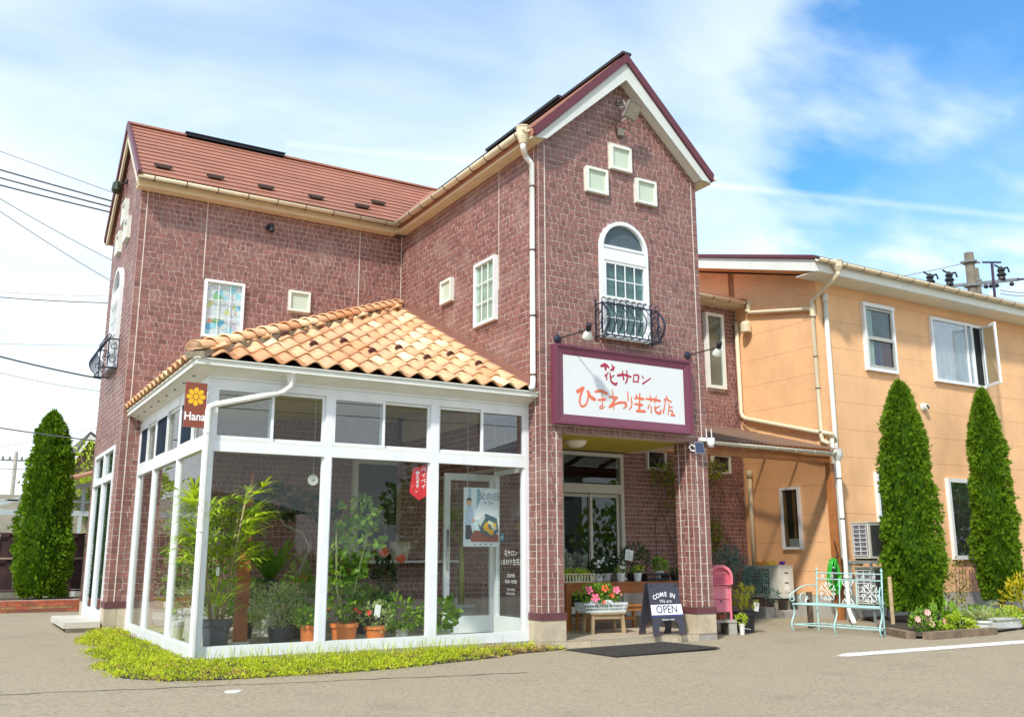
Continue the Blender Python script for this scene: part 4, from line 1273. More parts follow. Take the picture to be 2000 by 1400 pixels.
# ------------------------------------------------------------------ orange house
HOUSE = thing('orange_house', 'orange sided two-storey house with white gutters and an open window', 'house', (10.0, 4.0, -0.05))
HX, HY = 6.897, 1.849
ZJ = [4.996 + .4756 * k for k in range(2, -11, -1)]


def house():
    P = HOUSE
    SID = M('siding_orange', (.80, .465, .235), .75, streak=.11, var=.07, scale=2.2, bump=.45, bscale=28, rnd=.025)
    zt = 5.74
    mb = MB(); mb.box((HX + .02, HY + .02, -.2), (17.5, 8.5, zt)); mb.build('wall', M('siding_back', (.34, .18, .08), .8), P)
    # gable part above the side wall
    mb = MB(); sl_ = .29
    mb.prism([(HX + .02, HY + .02, zt + .001), (HX + .02, 8.5, zt + .001), (HX + .02, 8.5, zt + (8.5 - HY) * sl_), (HX + .02, HY + .02, zt + .02)], (10.6, 0, 0)); mb.build('wall', MATS['siding_back'], P)
    g = .0018
    levels = [(.36, .7)] + [(z, z + .4756) for z in sorted([4.996 - .4756 * k for k in range(0, 10)])] + [(5.4716, 5.76)]
    levels[0] = (.33, levels[1][0])
    fx = [HX, 7.17, 10.22, 13.25, 16.3, 17.5]
    holes = []
    for (a, b) in levels:
        for (x0, x1) in zip(fx, fx[1:]):
            mb = MB(); mb.box((x0 + (g * .6 if x0 > HX else -.005), HY - .0, a + g), (x1 - g * .6, HY + .019, b - g)); mb.build('siding_panel', SID, P)
    levs = levels[:-1] + [(5.4716, 5.947), (5.947, 6.42), (6.42, 6.9)]
    for (a, b) in levs:
        ym = HY
        for (y0, y1) in ((HY + .02, 3.795), (3.95, 7.0)):
            if y0 > 3 and b < 5.6: continue
            top = lambda y: 5.74 + (y - HY) * sl_
            if a >= top(y1) - .02: continue
            if b <= top(y0):
                mb = MB(); mb.box((HX, y0, a + g), (HX + .019, y1 - g, b - g)); mb.build('siding_panel', SID, P)
            else:
                ya = max(y0, HY + (a - 5.74) / sl_); yb_ = min(y1, HY + (b - 5.74) / sl_)
                poly = [(HX, ya, a + g), (HX, y1, a + g), (HX, y1, min(b - g, top(y1))), (HX, max(yb_, ya), min(b - g, top(max(yb_, ya))))]
                if top(ya) > a + .03: poly.append((HX, ya, top(ya)))
                mb = MB(); mb.prism(poly, (.019, 0, 0)); mb.build('siding_panel', SID, P)
    # corner trim
    mb = MB(); mb.box((HX - .014, HY - .014, .33), (HX + .09, HY - .0005, 5.75)); mb.box((HX - .014, HY, .33), (HX - .0005, HY + .10, 5.75)); mb.build('corner_trim', SID, P)
    mb = MB(); mb.box((HX - .01, HY - .01, -.2), (17.5, HY + .019, .325)); mb.box((HX - .01, HY + .02, -.2), (HX + .019, 8.5, .325)); mb.build('foundation', M('foundation_grey', (.40, .38, .34), .85, var=.1, scale=3), P)
    # roof
    y0, z0 = HY - .47, 5.86; y1, z1 = 8.9, 5.86 + (8.9 - HY + .47) * sl_
    mb = MB(); mb.prism([(HX - .52, y0, z0), (HX - .52, y1, z1), (HX - .52, y1, z1 + .05), (HX - .52, y0, z0 + .05)], (11.5, 0, 0)); mb.build('roof', DARKR, P)
    mb = MB(); mb.prism([(HX - .545, y0, z0 - .01), (HX - .545, y1, z1 - .01), (HX - .545, y1, z1 + .05), (HX - .545, y0, z0 + .05)], (.024, 0, 0)); mb.build('verge', MAROON, P)
    mb = MB(); mb.prism([(HX - .50, y0 + .03, z0 - .22), (HX - .50, y1, z1 - .22), (HX - .50, y1, z1 - .012), (HX - .50, y0 + .03, z0 - .012)], (.025, 0, 0)); mb.build('bargeboard', WHITE2, P)
    mb = MB(); mb.prism([(HX - .474, y0 + .07, z0 - .208), (HX - .474, y1, z1 - .208), (HX - .474, y1, z1 - .19), (HX - .474, y0 + .07, z0 - .19)], (.473, 0, 0)); mb.build('eave_soffit', M('soffit_orange', (.70, .36, .15), .8), P)
    mb = MB(); mb.box((HX - .47, y0 + .06, 5.645), (17.5, HY - .002, 5.66)); mb.box((HX - .47, y0 + .03, 5.655), (17.5, y0 + .059, 5.845)); mb.build('fascia', WHITE2, P)
    def gut(p, q, r=.055, step=.45, par=P, col=CREAM):
        mb = MB(); mb.halfpipe(p, q, r); gg = mb.build('gutter', col, par, smooth=True)
        p = Vector(p); q = Vector(q); L = (q - p).length; d = (q - p) / L; k = int(L / step); sd = d.cross(Vector((0, 0, 1))).normalized()
        for i in range(k + 1):
            c = p + d * (L * (i + .5) / (k + 1)); mb = MB()
            mb.tube([c + sd * ((r + .004) * cos(a)) + Vector((0, 0, (r + .004) * sin(a))) for a in [pi + pi * j / 8 for j in range(9)]], .006, 5); mb.build('gutter_bracket', MATS['bracket_brown'], gg)
    gut((HX - .50, y0 - .045, 5.85), (17.5, y0 - .045, 5.85))
    # pipes
    def pipe(pts, r=.038, mat=CREAM, clips=(), name='downpipe'):
        mb = MB(); mb.tube(pts, r, 10); pp = mb.build(name, mat, P, smooth=True)
        for c in clips:
            mb = MB(); mb.lathe([(r + .0005, 0), (r + .005, 0), (r + .005, .02), (r + .0005, .02)], c, 12); mb.build('pipe_clip', MATS['bracket_brown'], pp)
        return pp
    mb = MB(); mb.lathe([(.035, -.15), (.045, -.14), (.085, -.06), (.09, .03), (.10, .035), (.10, .05), (0, .05)], (HX - .02 + .0, y0 - .045, 5.83), 8); mb.build('hopper', CREAM, P)
    ax, ay = HX - .055, HY + .05
    pipe([(HX - .02, y0 - .045, 5.69), (HX - .02, y0 - .04, 5.63), (ax + .03, ay - .22, 5.44), (ax, ay, 5.30), (ax, ay, 2.93), (ax, ay - .02, 2.86), (ax + .02, ay - .14, 2.80)], clips=[(ax, ay, z) for z in (5.0, 4.3, 3.75, 3.0)])
    # second tall pipe cover with open top, on the front
    bx_, by_ = HX + .17, HY - .045
    pipe([(bx_, by_, 5.32), (bx_, by_, .35)], .042, M('pipe_grey_white', (.66, .65, .58), .45, var=.05))
    pipe([(bx_, by_, 5.28), (bx_, by_, 5.44)], .055, MATS['pipe_grey_white'], name='pipe_collar')
    pipe([(bx_ - .10, by_ - .01, 2.90), (bx_ - .10, by_ - .01, 1.0), (bx_ - .06, by_ - .03, .92), (bx_ + .05, by_ - .08, .86), (bx_ + .25, by_ - .15, .84)], .036, MATS['pipe_grey_white'], name='cable_duct')
    # short pipe in the corner and cross pipes
    pipe([(HX - .06, 3.60, 2.42), (HX - .06, 3.60, .82)], .042, name='cable_duct'); pipe([(HX - .06, 3.60, 2.36), (HX - .06, 3.60, 2.50)], .055, name='pipe_collar')
    pipe([(HX - .06, 3.45, 5.48), (HX - .06, 3.35, 5.42), (HX - .06, ay + .05, 5.17), (ax, ay + .02, 5.15)])
    mb = MB(); mb.lathe([(.042, 0), (.05, 0), (.05, .20), (.042, .20)], (ax, ay, 5.02), 10); mb.build('pipe_tee', CREAM, P)
    pipe([(HX - .07, 3.72, 5.30), (HX - .07, 3.72, 3.58), (HX - .07, 3.68, 3.50), (HX - .07, 3.60, 3.45), (HX - .07, ay + .12, 3.03), (HX - .03, HY - .06, 2.98), (HX + .06, HY - .08, 2.97), (bx_ - .02, by_ - .01, 2.86)], .04, name='cable_duct')
    mb = MB(); mb.tube([(HX - .05, 3.74, 3.5), (HX - .05, 3.70, 3.36), (HX - .05, 3.55, 3.27), (HX - .05, 3.40, 3.24)], .012, 6); mb.build('cable', M('cable_tan', (.42, .28, .16), .6), P)
    # wall vents
    def vent(c, n):
        c = Vector(c); n = Vector(n); mb = MB()
        u = n.orthogonal().normalized(); v = n.cross(u)
        def ring(r, d): return [c + n * d + u * (r * cos(2 * pi * k / 18)) + v * (r * sin(2 * pi * k / 18)) for k in range(18)]
        rs = [ring(.085, .0), ring(.085, .02), ring(.06, .05), ring(.06, .09), ring(.03, .10)]
        mb.add([p for r in rs for p in r], [(i * 18 + k, i * 18 + (k + 1) % 18, (i + 1) * 18 + (k + 1) % 18, (i + 1) * 18 + k) for i in range(4) for k in range(18)] + [tuple(72 + k for k in range(18))])
        vv = mb.build('wall_vent', M('vent_white', (.62, .6, .54), .5), P)
        mb = MB(); mb.beam(c + n * .1 + v * .04, c + n * .1 - v * .04, .03, .02, up=n); mb.build('vent_louvre', BLACK, vv)
    vent((9.57, HY, 3.64), (0, -1, 0))
    mb = MB(); mb.lathe([(0, .0), (.10, .0), (.10, .15), (.07, .2), (0, .21)], (HX - .10, 3.45, 5.06), 14); mb.build('vent_hood', CREAM, P)
    # windows
    S, U = (0, -1, 0), (1, 0, 0)
    dk = M('room_grey', (.10, .12, .13), .8, var=.3, scale=2)
    # sash window
    f = window(P, (8.035, HY, 4.185), U, S, .84, 1.235, .055, .07, back=dk)
    mb = MB(); mb.box((8.02, HY - .085, 5.36), (8.89, HY - .002, 5.43)); mb.build('window_hood', WHITE, f)
    for (z0, z1, dd) in ((4.24, 4.79, .05), (4.77, 5.35, .035)):
        mb = MB(); o = (8.09, HY, z0)
        mb.fbox(o, U, S, (0, dd, 0), (.73, dd + .02, .05)); mb.fbox(o, U, S, (0, dd, z1 - z0 - .04), (.73, dd + .02, z1 - z0)); mb.fbox(o, U, S, (0, dd, .05), (.035, dd + .02, z1 - z0 - .04)); mb.fbox(o, U, S, (.695, dd, .05), (.73, dd + .02, z1 - z0 - .04))
        mb.build('sash', M('sash_grey', (.42, .42, .38), .4), f)
    mb = MB(); mb.box((8.1, HY - .018, 4.28), (8.30, HY - .012, 5.3)); mb.build('curtain', CURT, f)
    mb = MB(); mb.box((8.33, HY - .019, 4.28), (8.48, HY - .012, 4.75)); mb.build('blue_cloth', M('blue_cloth', (.02, .04, .14), .8), f)
    mb = MB(); mb.box((8.52, HY - .019, 4.28), (8.78, HY - .012, 4.75)); mb.build('wine_cloth', M('wine_cloth', (.09, .012, .03), .8), f)
    # casement pair, one leaf open
    f = window(P, (9.965, HY, 4.165), U, S, 1.30, 1.255, .055, .06, pane=glass_mat('clear_front', (.92, .95, .97), 1.8), back=M('white_net', (.42, .45, .47), .8, var=.12, scale=5))
    f['label'] = 'wide white window with net curtains and its side leaf swung open'
    mb = MB(); mb.box((11.05, HY - .05, 4.18), (11.09, HY - .003, 5.40)); mb.box((11.56, HY - .05, 4.165), (11.6, HY - .003, 5.42)); mb.box((11.0905, HY - .049, 5.365), (11.5595, HY - .003, 5.42)); mb.box((11.0905, HY - .049, 4.165), (11.5595, HY - .003, 4.21)); mb.build('side_frame', WHITE, f)
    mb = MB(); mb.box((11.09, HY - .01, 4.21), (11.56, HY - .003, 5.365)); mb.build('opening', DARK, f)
    # open leaf hinged at the far jamb
    ang = radians(62); hx, hy = 11.575, HY - .055
    lu = Vector((-cos(ang), -sin(ang), 0)); ln = Vector((-sin(ang), cos(ang), 0))
    mb = MB(); o = (hx, hy, 4.19); w, h = .50, 1.2
    for a, b in (((0, 0, 0), (w, .035, .05)), ((0, 0, h - .05), (w, .035, h)), ((0, 0, .05), (.045, .035, h - .05)), ((w - .045, 0, .05), (w, .035, h - .05))): mb.fbox(o, lu, ln, a, b)
    lf = mb.build('casement_leaf', WHITE, f)
    mb = MB(); mb.fbox(o, lu, ln, (.045, .014, .05), (w - .045, .02, h - .05)); mb.build('pane', GLASSD, f)
    # lower windows
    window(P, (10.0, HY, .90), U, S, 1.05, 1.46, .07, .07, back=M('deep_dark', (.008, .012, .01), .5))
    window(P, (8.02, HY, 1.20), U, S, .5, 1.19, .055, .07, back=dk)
    # side window under the canopy
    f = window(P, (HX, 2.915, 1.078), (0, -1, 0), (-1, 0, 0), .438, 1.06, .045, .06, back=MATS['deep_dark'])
    mb = MB(); mb.box((HX - .02, 2.60, 1.12), (HX - .012, 2.66, 2.09)); mb.box((HX - .02, 2.80, 1.14), (HX - .012, 2.87, 2.09)); mb.build('inner_post', M('inner_wood', (.30, .13, .04), .6), f)
    mb = MB(); mb.box((HX - .021, 2.55, 1.13), (HX - .011, 2.78, 1.26)); mb.build('shelf_item', M('item_pale', (.4, .4, .38), .7), f)


house()


# ------------------------------------------------------------------ canopy between the shop and the orange house
def canopy():
    P = thing('canopy', 'brown translucent lean-to canopy on a timber beam between shop and orange house', 'canopy', (4.7, 2.7, 0))
    y0, z0, y1, z1 = 1.62, 2.70, 3.795, 3.27
    x0, x1 = 2.52, 6.87
    mb = MB(); n = 110; vs = []
    for i in range(n + 1):
        x = x0 + (x1 - x0) * i / n; h = .012 * (1 if i % 2 else -1)
        vs += [(x, y0 - .06, z0 - .016 + h), (x, y1, z1 + h)]
    mb.add(vs, [(2 * i, 2 * i + 2, 2 * i + 3, 2 * i + 1) for i in range(n)])
    mb.build('corrugated_sheet', clear_mat('brown_polycarbonate', (.24, .16, .115), .62, .35), P)
    WOOD = M('beam_wood', (.36, .135, .04), .6, var=.16, scale=3, rnd=.1)
    for k in range(6):
        x = 2.75 + k * .80
        mb = MB(); mb.beam((x, y0 - .02, z0 - .075), (x, y1, z1 - .07), .045, .075); mb.build('rafter', WOOD, P)
    for f in (.33, .66):
        mb = MB(); mb.beam((x0, y0 + (y1 - y0) * f, z0 + (z1 - z0) * f - .025), (x1, y0 + (y1 - y0) * f, z0 + (z1 - z0) * f - .025), .04, .025); mb.build('batten', WOOD, P)
    mb = MB(); mb.box((2.53, 1.68, 2.465), (6.75, 1.75, 2.575)); mb.build('front_beam', WOOD, P)
    mb = MB(); mb.box((2.53, 1.64, 2.60), (6.85, 1.66, 2.665)); mb.build('eave_board', WOOD, P)
    mb = MB(); mb.box((6.72, 1.665, -.06), (6.82, 1.765, 2.46)); mb.build('post', WOOD, P)
    mb = MB(); p, q = Vector((2.56, 1.555, 2.665)), Vector((6.86, 1.555, 2.625)); mb.halfpipe(p, q, .052); g = mb.build('gutter', M('gutter_ivory', (.66, .62, .50), .45), P, smooth=True)
    for i in range(10):
        c = p + (q - p) * ((i + .5) / 10); mb = MB()
        mb.tube([c + Vector((0, -.055 * cos(a), .055 * sin(a))) for a in [pi + pi * j / 8 for j in range(9)]], .006, 5); mb.beam(c + Vector((0, .05, -.06)), c + Vector((0, .05, .0)), .02, .02)
        mb.build('gutter_bracket', MATS['gutter_ivory'], g)
    mb = MB(); mb.lathe([(.035, -.14), (.045, -.13), (.08, -.05), (.085, .05), (0, .05)], (6.80, 1.56, 2.63), 8); mb.build('hopper', PALE, P)
    mb = MB(); mb.tube([(6.80, 1.56, 2.50), (6.80, 1.56, .22), (6.78, 1.54, .13), (6.70, 1.46, .08), (6.10, .90, .0)], .036, 10); dp = mb.build('downpipe', WPIPE, P, smooth=True)
    for z in (2.2, 1.55, .6):
        mb = MB(); mb.lathe([(.0365, 0), (.041, 0), (.041, .02), (.0365, .02)], (6.80, 1.56, z), 12); mb.build('pipe_clip', MATS['bracket_brown'], dp)


canopy()
RED_STROKES = [[(-0.369,0.268,0.0177),(-0.308,0.285,0.0205),(-0.265,0.261,0.0136)],[(-0.321,0.306,0.0095),(-0.309,0.232,0.015)],[(-0.215,0.295,0.0095),(-0.197,0.254,0.0136),(-0.235,0.23,0.0109)],[(-0.179,0.273,0.0095),(-0.2,0.231,0.0095)],[(-0.272,0.2,0.0068),(-0.322,0.15,0.0095)],[(-0.293,0.169,0.0068),(-0.299,0.11,0.0082)],[(-0.245,0.193,0.0082),(-0.239,0.116,0.0109),(-0.216,0.082,0.0136),(-0.167,0.067,0.015),(-0.145,0.087,0.0082)],[(-0.191,0.174,0.0068),(-0.242,0.132,0.0082)],[(-0.127,0.177,0.0177),(-0.036,0.194,0.015),(0.064,0.179,0.0136)],[(-0.056,0.235,0.0095),(-0.045,0.137,0.0123)],[(0.005,0.246,0.0095),(0.012,0.151,0.0123),(-0.019,0.09,0.0082)],[(0.111,0.208,0.0082),(0.104,0.124,0.0095)],[(0.111,0.204,0.0082),(0.183,0.206,0.0123),(0.174,0.133,0.0095)],[(0.101,0.123,0.0082),(0.179,0.129,0.0095)],[(0.237,0.209,0.0068),(0.259,0.179,0.0095)],[(0.249,0.112,0.0123),(0.374,0.192,0.0068)]]
ORANGE_STROKES = [[(-0.718,-0.069,0.0232),(-0.639,-0.023,0.0205)],[(-0.642,-0.026,0.015),(-0.682,-0.122,0.0136),(-0.691,-0.198,0.0123),(-0.661,-0.239,0.0136),(-0.607,-0.215,0.0123),(-0.575,-0.14,0.0109),(-0.57,-0.058,0.0123)],[(-0.573,-0.058,0.0177),(-0.54,-0.115,0.0205),(-0.483,-0.14,0.0232)],[(-0.464,-0.051,0.015),(-0.384,-0.033,0.0177),(-0.299,-0.058,0.0164)],[(-0.424,-0.144,0.0123),(-0.33,-0.131,0.0164)],[(-0.37,-0.013,0.0055),(-0.368,-0.224,0.0068)],[(-0.367,-0.202,0.0068),(-0.4,-0.218,0.0068),(-0.405,-0.24,0.0082),(-0.369,-0.24,0.0068),(-0.33,-0.212,0.0041)],[(-0.216,0.001,0.0055),(-0.208,-0.114,0.0095),(-0.201,-0.248,0.0055)],[(-0.264,-0.093,0.0109),(-0.149,-0.094,0.015)],[(-0.153,-0.094,0.0123),(-0.261,-0.214,0.0123)],[(-0.264,-0.214,0.015),(-0.13,-0.154,0.0136),(-0.027,-0.148,0.0164),(-0.021,-0.188,0.0136),(-0.064,-0.216,0.0055)],[(0.012,-0.012,0.0082),(0.016,-0.118,0.0082)],[(0.063,-0.071,0.0082),(0.067,-0.17,0.0095),(0.026,-0.226,0.0068)],[(0.147,-0.034,0.0082),(0.121,-0.089,0.0109)],[(0.133,-0.068,0.0136),(0.246,-0.078,0.0164)],[(0.119,-0.147,0.0123),(0.226,-0.152,0.015)],[(0.141,-0.231,0.015),(0.265,-0.227,0.0164)],[(0.194,-0.016,0.0095),(0.181,-0.225,0.015)],[(0.291,-0.072,0.0123),(0.399,-0.069,0.0164),(0.509,-0.079,0.015)],[(0.356,-0.016,0.0055),(0.364,-0.1,0.0109)],[(0.454,-0.019,0.0055),(0.424,-0.102,0.0109)],[(0.34,-0.134,0.0068),(0.315,-0.186,0.0095)],[(0.365,-0.157,0.0082),(0.364,-0.236,0.0082)],[(0.426,-0.143,0.0068),(0.428,-0.208,0.0136),(0.492,-0.233,0.0164),(0.519,-0.192,0.0095)],[(0.501,-0.14,0.0055),(0.43,-0.176,0.0095)],[(0.614,-0.016,0.0109),(0.638,-0.064,0.0123)],[(0.574,-0.074,0.0082),(0.589,-0.047,0.0095),(0.685,-0.074,0.0109)],[(0.597,-0.069,0.0068),(0.552,-0.224,0.0109)],[(0.646,-0.094,0.0068),(0.645,-0.169,0.0095)],[(0.642,-0.137,0.0068),(0.696,-0.142,0.0082)],[(0.639,-0.176,0.0068),(0.627,-0.236,0.0068)],[(0.639,-0.183,0.0068),(0.7,-0.19,0.0095),(0.677,-0.237,0.0082)],[(0.671,-0.242,0.0095),(0.727,-0.238,0.0136)]]

# ------------------------------------------------------------------ shop sign, lamps, rails
def brush(mb, strokes, o, u, v, n, d0):
    """flat brush lettering: a ribbon with rounded ends for every stroke"""
    o, u, v, n = (Vector(x) for x in (o, u, v, n))
    lift = d0
    for st in strokes:
        lift += .0004
        pts = []
        # smooth the stroke
        for i in range(len(st) - 1):
            p0 = st[max(i - 1, 0)]; p1 = st[i]; p2 = st[i + 1]; p3 = st[min(i + 2, len(st) - 1)]
            for k in range(6):
                t = k / 6
                q = [0.5 * ((2 * p1[j]) + (-p0[j] + p2[j]) * t + (2 * p0[j] - 5 * p1[j] + 4 * p2[j] - p3[j]) * t * t + (-p0[j] + 3 * p1[j] - 3 * p2[j] + p3[j]) * t ** 3) for j in range(3)]
                pts.append(q)
        pts.append(list(st[-1]))
        L, R = [], []
        for i, p in enumerate(pts):
            a = pts[max(i - 1, 0)]; b = pts[min(i + 1, len(pts) - 1)]
            dx, dz = b[0] - a[0], b[1] - a[1]; l = sqrt(dx * dx + dz * dz) or 1
            w = max(.003, p[2]) * (1 + .10 * sin(i * 1.3 + len(st)))
            L.append((p[0] - dz / l * w, p[1] + dx / l * w)); R.append((p[0] + dz / l * w, p[1] - dx / l * w))
        W = lambda p: o + u * p[0] + v * p[1] + n * lift
        for i in range(len(pts) - 1):
            mb.add([W(R[i]), W(R[i + 1]), W(L[i + 1]), W(L[i])], [(0, 1, 2, 3)])
        for (c, nx) in ((pts[0], pts[1]), (pts[-1], pts[-2])):
            dx, dz = c[0] - nx[0], c[1] - nx[1]; l = sqrt(dx * dx + dz * dz) or 1
            dx /= l; dz /= l; w = max(.003, c[2])
            fan = [(c[0] + (-dz * cos(a) + dx * sin(a)) * w, c[1] + (dx * cos(a) + dz * sin(a)) * w) for a in [pi * k / 6 for k in range(7)]]
            vs = [W(p) for p in fan]
            mb.add(vs, [tuple(reversed(range(len(vs))))])
    return mb


def shop_sign():
    P = thing('shop_sign', 'large white signboard with red and orange brush lettering in a maroon frame above the porch', 'sign', (1.17, -.06, 2.45))
    x0, x1, z0, z1 = .149, 2.194, 2.448, 3.375
    y = -.115
    FR = M('sign_frame', (.17, .042, .075), .38, var=.08, scale=2)
    t = .115
    # four mitred frame members with a bevelled face
    def member(a, b, ia, ib):
        mb = MB()
        A, B, IA, IB = [Vector((p[0], 0, p[1])) for p in (a, b, ia, ib)]
        m1 = A.lerp(IA, .22); m2 = B.lerp(IB, .22); m3 = B.lerp(IB, .30); m4 = A.lerp(IA, .30)
        Y = lambda p, yy: (p.x, yy, p.z)
        vs = [Y(A, -.001), Y(B, -.001), Y(A, y), Y(B, y), Y(m1, y), Y(m2, y), Y(m1, y + .012), Y(m2, y + .012), Y(IA, y + .028), Y(IB, y + .028), Y(IA, -.001), Y(IB, -.001)]
        mb.add(vs, [(0, 1, 3, 2), (2, 3, 5, 4), (4, 5, 7, 6), (6, 7, 9, 8), (8, 9, 11, 10)])
        mb.build('frame_rail', FR, P)
    o = [(x0, z0), (x1, z0), (x1, z1), (x0, z1)]; i = [(x0 + t, z0 + t), (x1 - t, z0 + t), (x1 - t, z1 - t), (x0 + t, z1 - t)]
    for k in range(4): member(o[k], o[(k + 1) % 4], i[k], i[(k + 1) % 4])
    mb = MB(); mb.box((x0 + t - .005, y + .030, z0 + t - .005), (x1 - t + .005, -.02, z1 - t + .005)); mb.build('panel', M('sign_white', (.70, .72, .72), .3, var=.02), P)
    yy = y + .030
    for a, b in ((0, 8), (8, 11), (11, 14), (14, 16)):
        brush(MB(), RED_STROKES[a:b], (1.184, yy, 2.91), (1, 0, 0), (0, 0, 1), (0, -1, 0), .001).build('letter', M('sign_red', (.38, .022, .055), .5, var=.05), P)
    for a, b in ((0, 3), (3, 7), (7, 11), (11, 13), (13, 18), (18, 25), (25, 33)):
        brush(MB(), ORANGE_STROKES[a:b], (1.184, yy, 2.91), (1, 0, 0), (0, 0, 1), (0, -1, 0), .001).build('letter', M('sign_orange', (.74, .16, .075), .5, var=.05), P)


shop_sign()


def bracket_lamp(base, head, label):
    P = thing('sign_lamp', label, 'lamp', base, 0, 'lamps on arms above the shop sign')
    b = Vector(base); h = Vector(head)
    mb = MB()
    rg = lambda r, d: [b + Vector((r * cos(2 * pi * k / 16), -d, r * sin(2 * pi * k / 16))) for k in range(16)]
    rs = [rg(.05, 0), rg(.05, .018), rg(.032, .03), rg(.02, .034)]
    mb.add([p for r in rs for p in r], [(i * 16 + k, (i + 1) * 16 + k, (i + 1) * 16 + (k + 1) % 16, i * 16 + (k + 1) % 16) for i in range(3) for k in range(16)] + [tuple(reversed([48 + k for k in range(16)]))])
    mb.build('base', NAVY, P)
    mb = MB(); mb.tube([b + Vector((0, -.03, 0)), h], .0085, 8); mb.build('arm', BLACK, P)
    d = Vector((.25, .62, -.75)).normalized()     # head looks back at the sign
    s_ = d.orthogonal().normalized(); t_ = d.cross(s_)
    def rev(mb, prof, mi=0):
        n = 14; vs = []
        for (r, a) in prof: vs += [h + d * a + s_ * (r * cos(2 * pi * k / n)) + t_ * (r * sin(2 * pi * k / n)) for k in range(n)]
        fs = [(i * n + k, i * n + (k + 1) % n, (i + 1) * n + (k + 1) % n, (i + 1) * n + k) for i in range(len(prof) - 1) for k in range(n)]
        fs.append(tuple(reversed(range(n)))); fs.append(tuple((len(prof) - 1) * n + k for k in range(n)))
        mb.add(vs, fs)
    mb = MB(); rev(mb, [(.022, -.08), (.032, -.07), (.032, .01), (.024, .015)]); mb.tube([h + s_ * .035 * cos(a) + d * (.03 * sin(a) - .02) for a in [2 * pi * k / 12 for k in range(13)]], .004, 5); mb.build('socket', BLACK, P)
    mb = MB(); rev(mb, [(.024, .012), (.036, .03), (.066, .10), (.063, .108), (.0, .09)]); mb.build('bulb', M('lamp_glass', (.70, .72, .66), .15, var=.04), P, smooth=True)


bracket_lamp((.245, 0, 3.455), (.395, -.42, 3.50), 'black arm lamp over the end of the sign next to the tall downpipe')
bracket_lamp((2.235, 0, 3.475), (2.385, -.42, 3.52), 'black arm lamp over the sign end nearest the narrow recess window')


def rail(name, label, loc, rz):
    """bellied wrought iron window guard; local x along the wall, -y outwards"""
    P = thing(name, label, 'window guard', loc, rz, 'wrought iron window guards')
    W = .43
    def belly(z): return -.14 - .155 * max(0, sin(pi * min(1, (0.40 - z) / .40))) ** 1.0 if z < .40 else -.14
    prof = [(z, -.14 - .16 * sin(pi * (1 - z / .40)) * (1 - .35 * (z / .4))) for z in [.40 * k / 12 for k in range(13)]]
    prof[0] = (0, -.20)
    mb = MB()
    mb.tube([(-W, 0, .40), (-W, -.14, .40), (W, -.14, .40), (W, 0, .40)], .0105, 6)
    mb.build('top_rail', NAVY, P, local=True)
    mb = MB(); mb.tube([(-W, 0, .0), (-W, -.20, .0), (W, -.20, .0), (W, 0, .0)], .0105, 6)
    for k in range(7):
        x = -W + 2 * W * (k + .5) / 7; mb.tube([(x, 0, 0), (x, -.20, 0)], .006, 5)
    mb.tube([(-W, -.1, 0), (W, -.1, 0)], .006, 5); mb.build('floor_grid', NAVY, P, local=True)
    def curl(c, r, sgn, turns=1.25, z0=0):
        return [(c[0], c[1] + sgn * (r * (1 - .6 * k / 18)) * sin(2 * pi * turns * k / 18), c[2] + r * (1 - .6 * k / 18) * cos(2 * pi * turns * k / 18)) for k in range(19)]
    for k in range(10):
        x = -W + .02 + (2 * W - .04) * k / 9
        mb = MB()
        pts = [(x, y, z) for z, y in prof]
        pts += [(x, -.14 - .0 + .03 * sin(a) * 1, .425 + .022 - .022 * cos(a)) for a in [pi * .3 * j for j in range(1, 6)]]
        mb.tube(pts, .0065, 6); mb.build('baluster', NAVY, P, local=True)
    for sx in (-1, 1):
        mb = MB(); x = sx * W
        mb.beam((x, -.004, -.03), (x, -.004, .47), .018, .018); mb.beam((x, -.14, .02), (x, -.14, .41), .016, .016); mb.build('side_post', NAVY, P, local=True)
        for (cy, cz, r, s_) in ((-.075, .30, .05, 1), (-.07, .12, .06, -1), (-.16, .17, .05, 1)):
            mb = MB(); mb.tube(curl((x, cy, cz), r, s_), .0055, 5); mb.build('scroll', NAVY, P, local=True)
        mb = MB(); mb.tube([(x, y, z) for z, y in prof], .007, 6); mb.build('baluster', NAVY, P, local=True)
    return P


rail('window_guard', 'bellied navy iron guard at the foot of the arched window over the sign', (1.232, 0, 3.545), 0)
g2 = bpy.data.objects['window_guard']
dup(g2, (WX, 5.19, 3.52), -pi / 2, 'bellied navy iron guard below the arched window of the gable end wall')


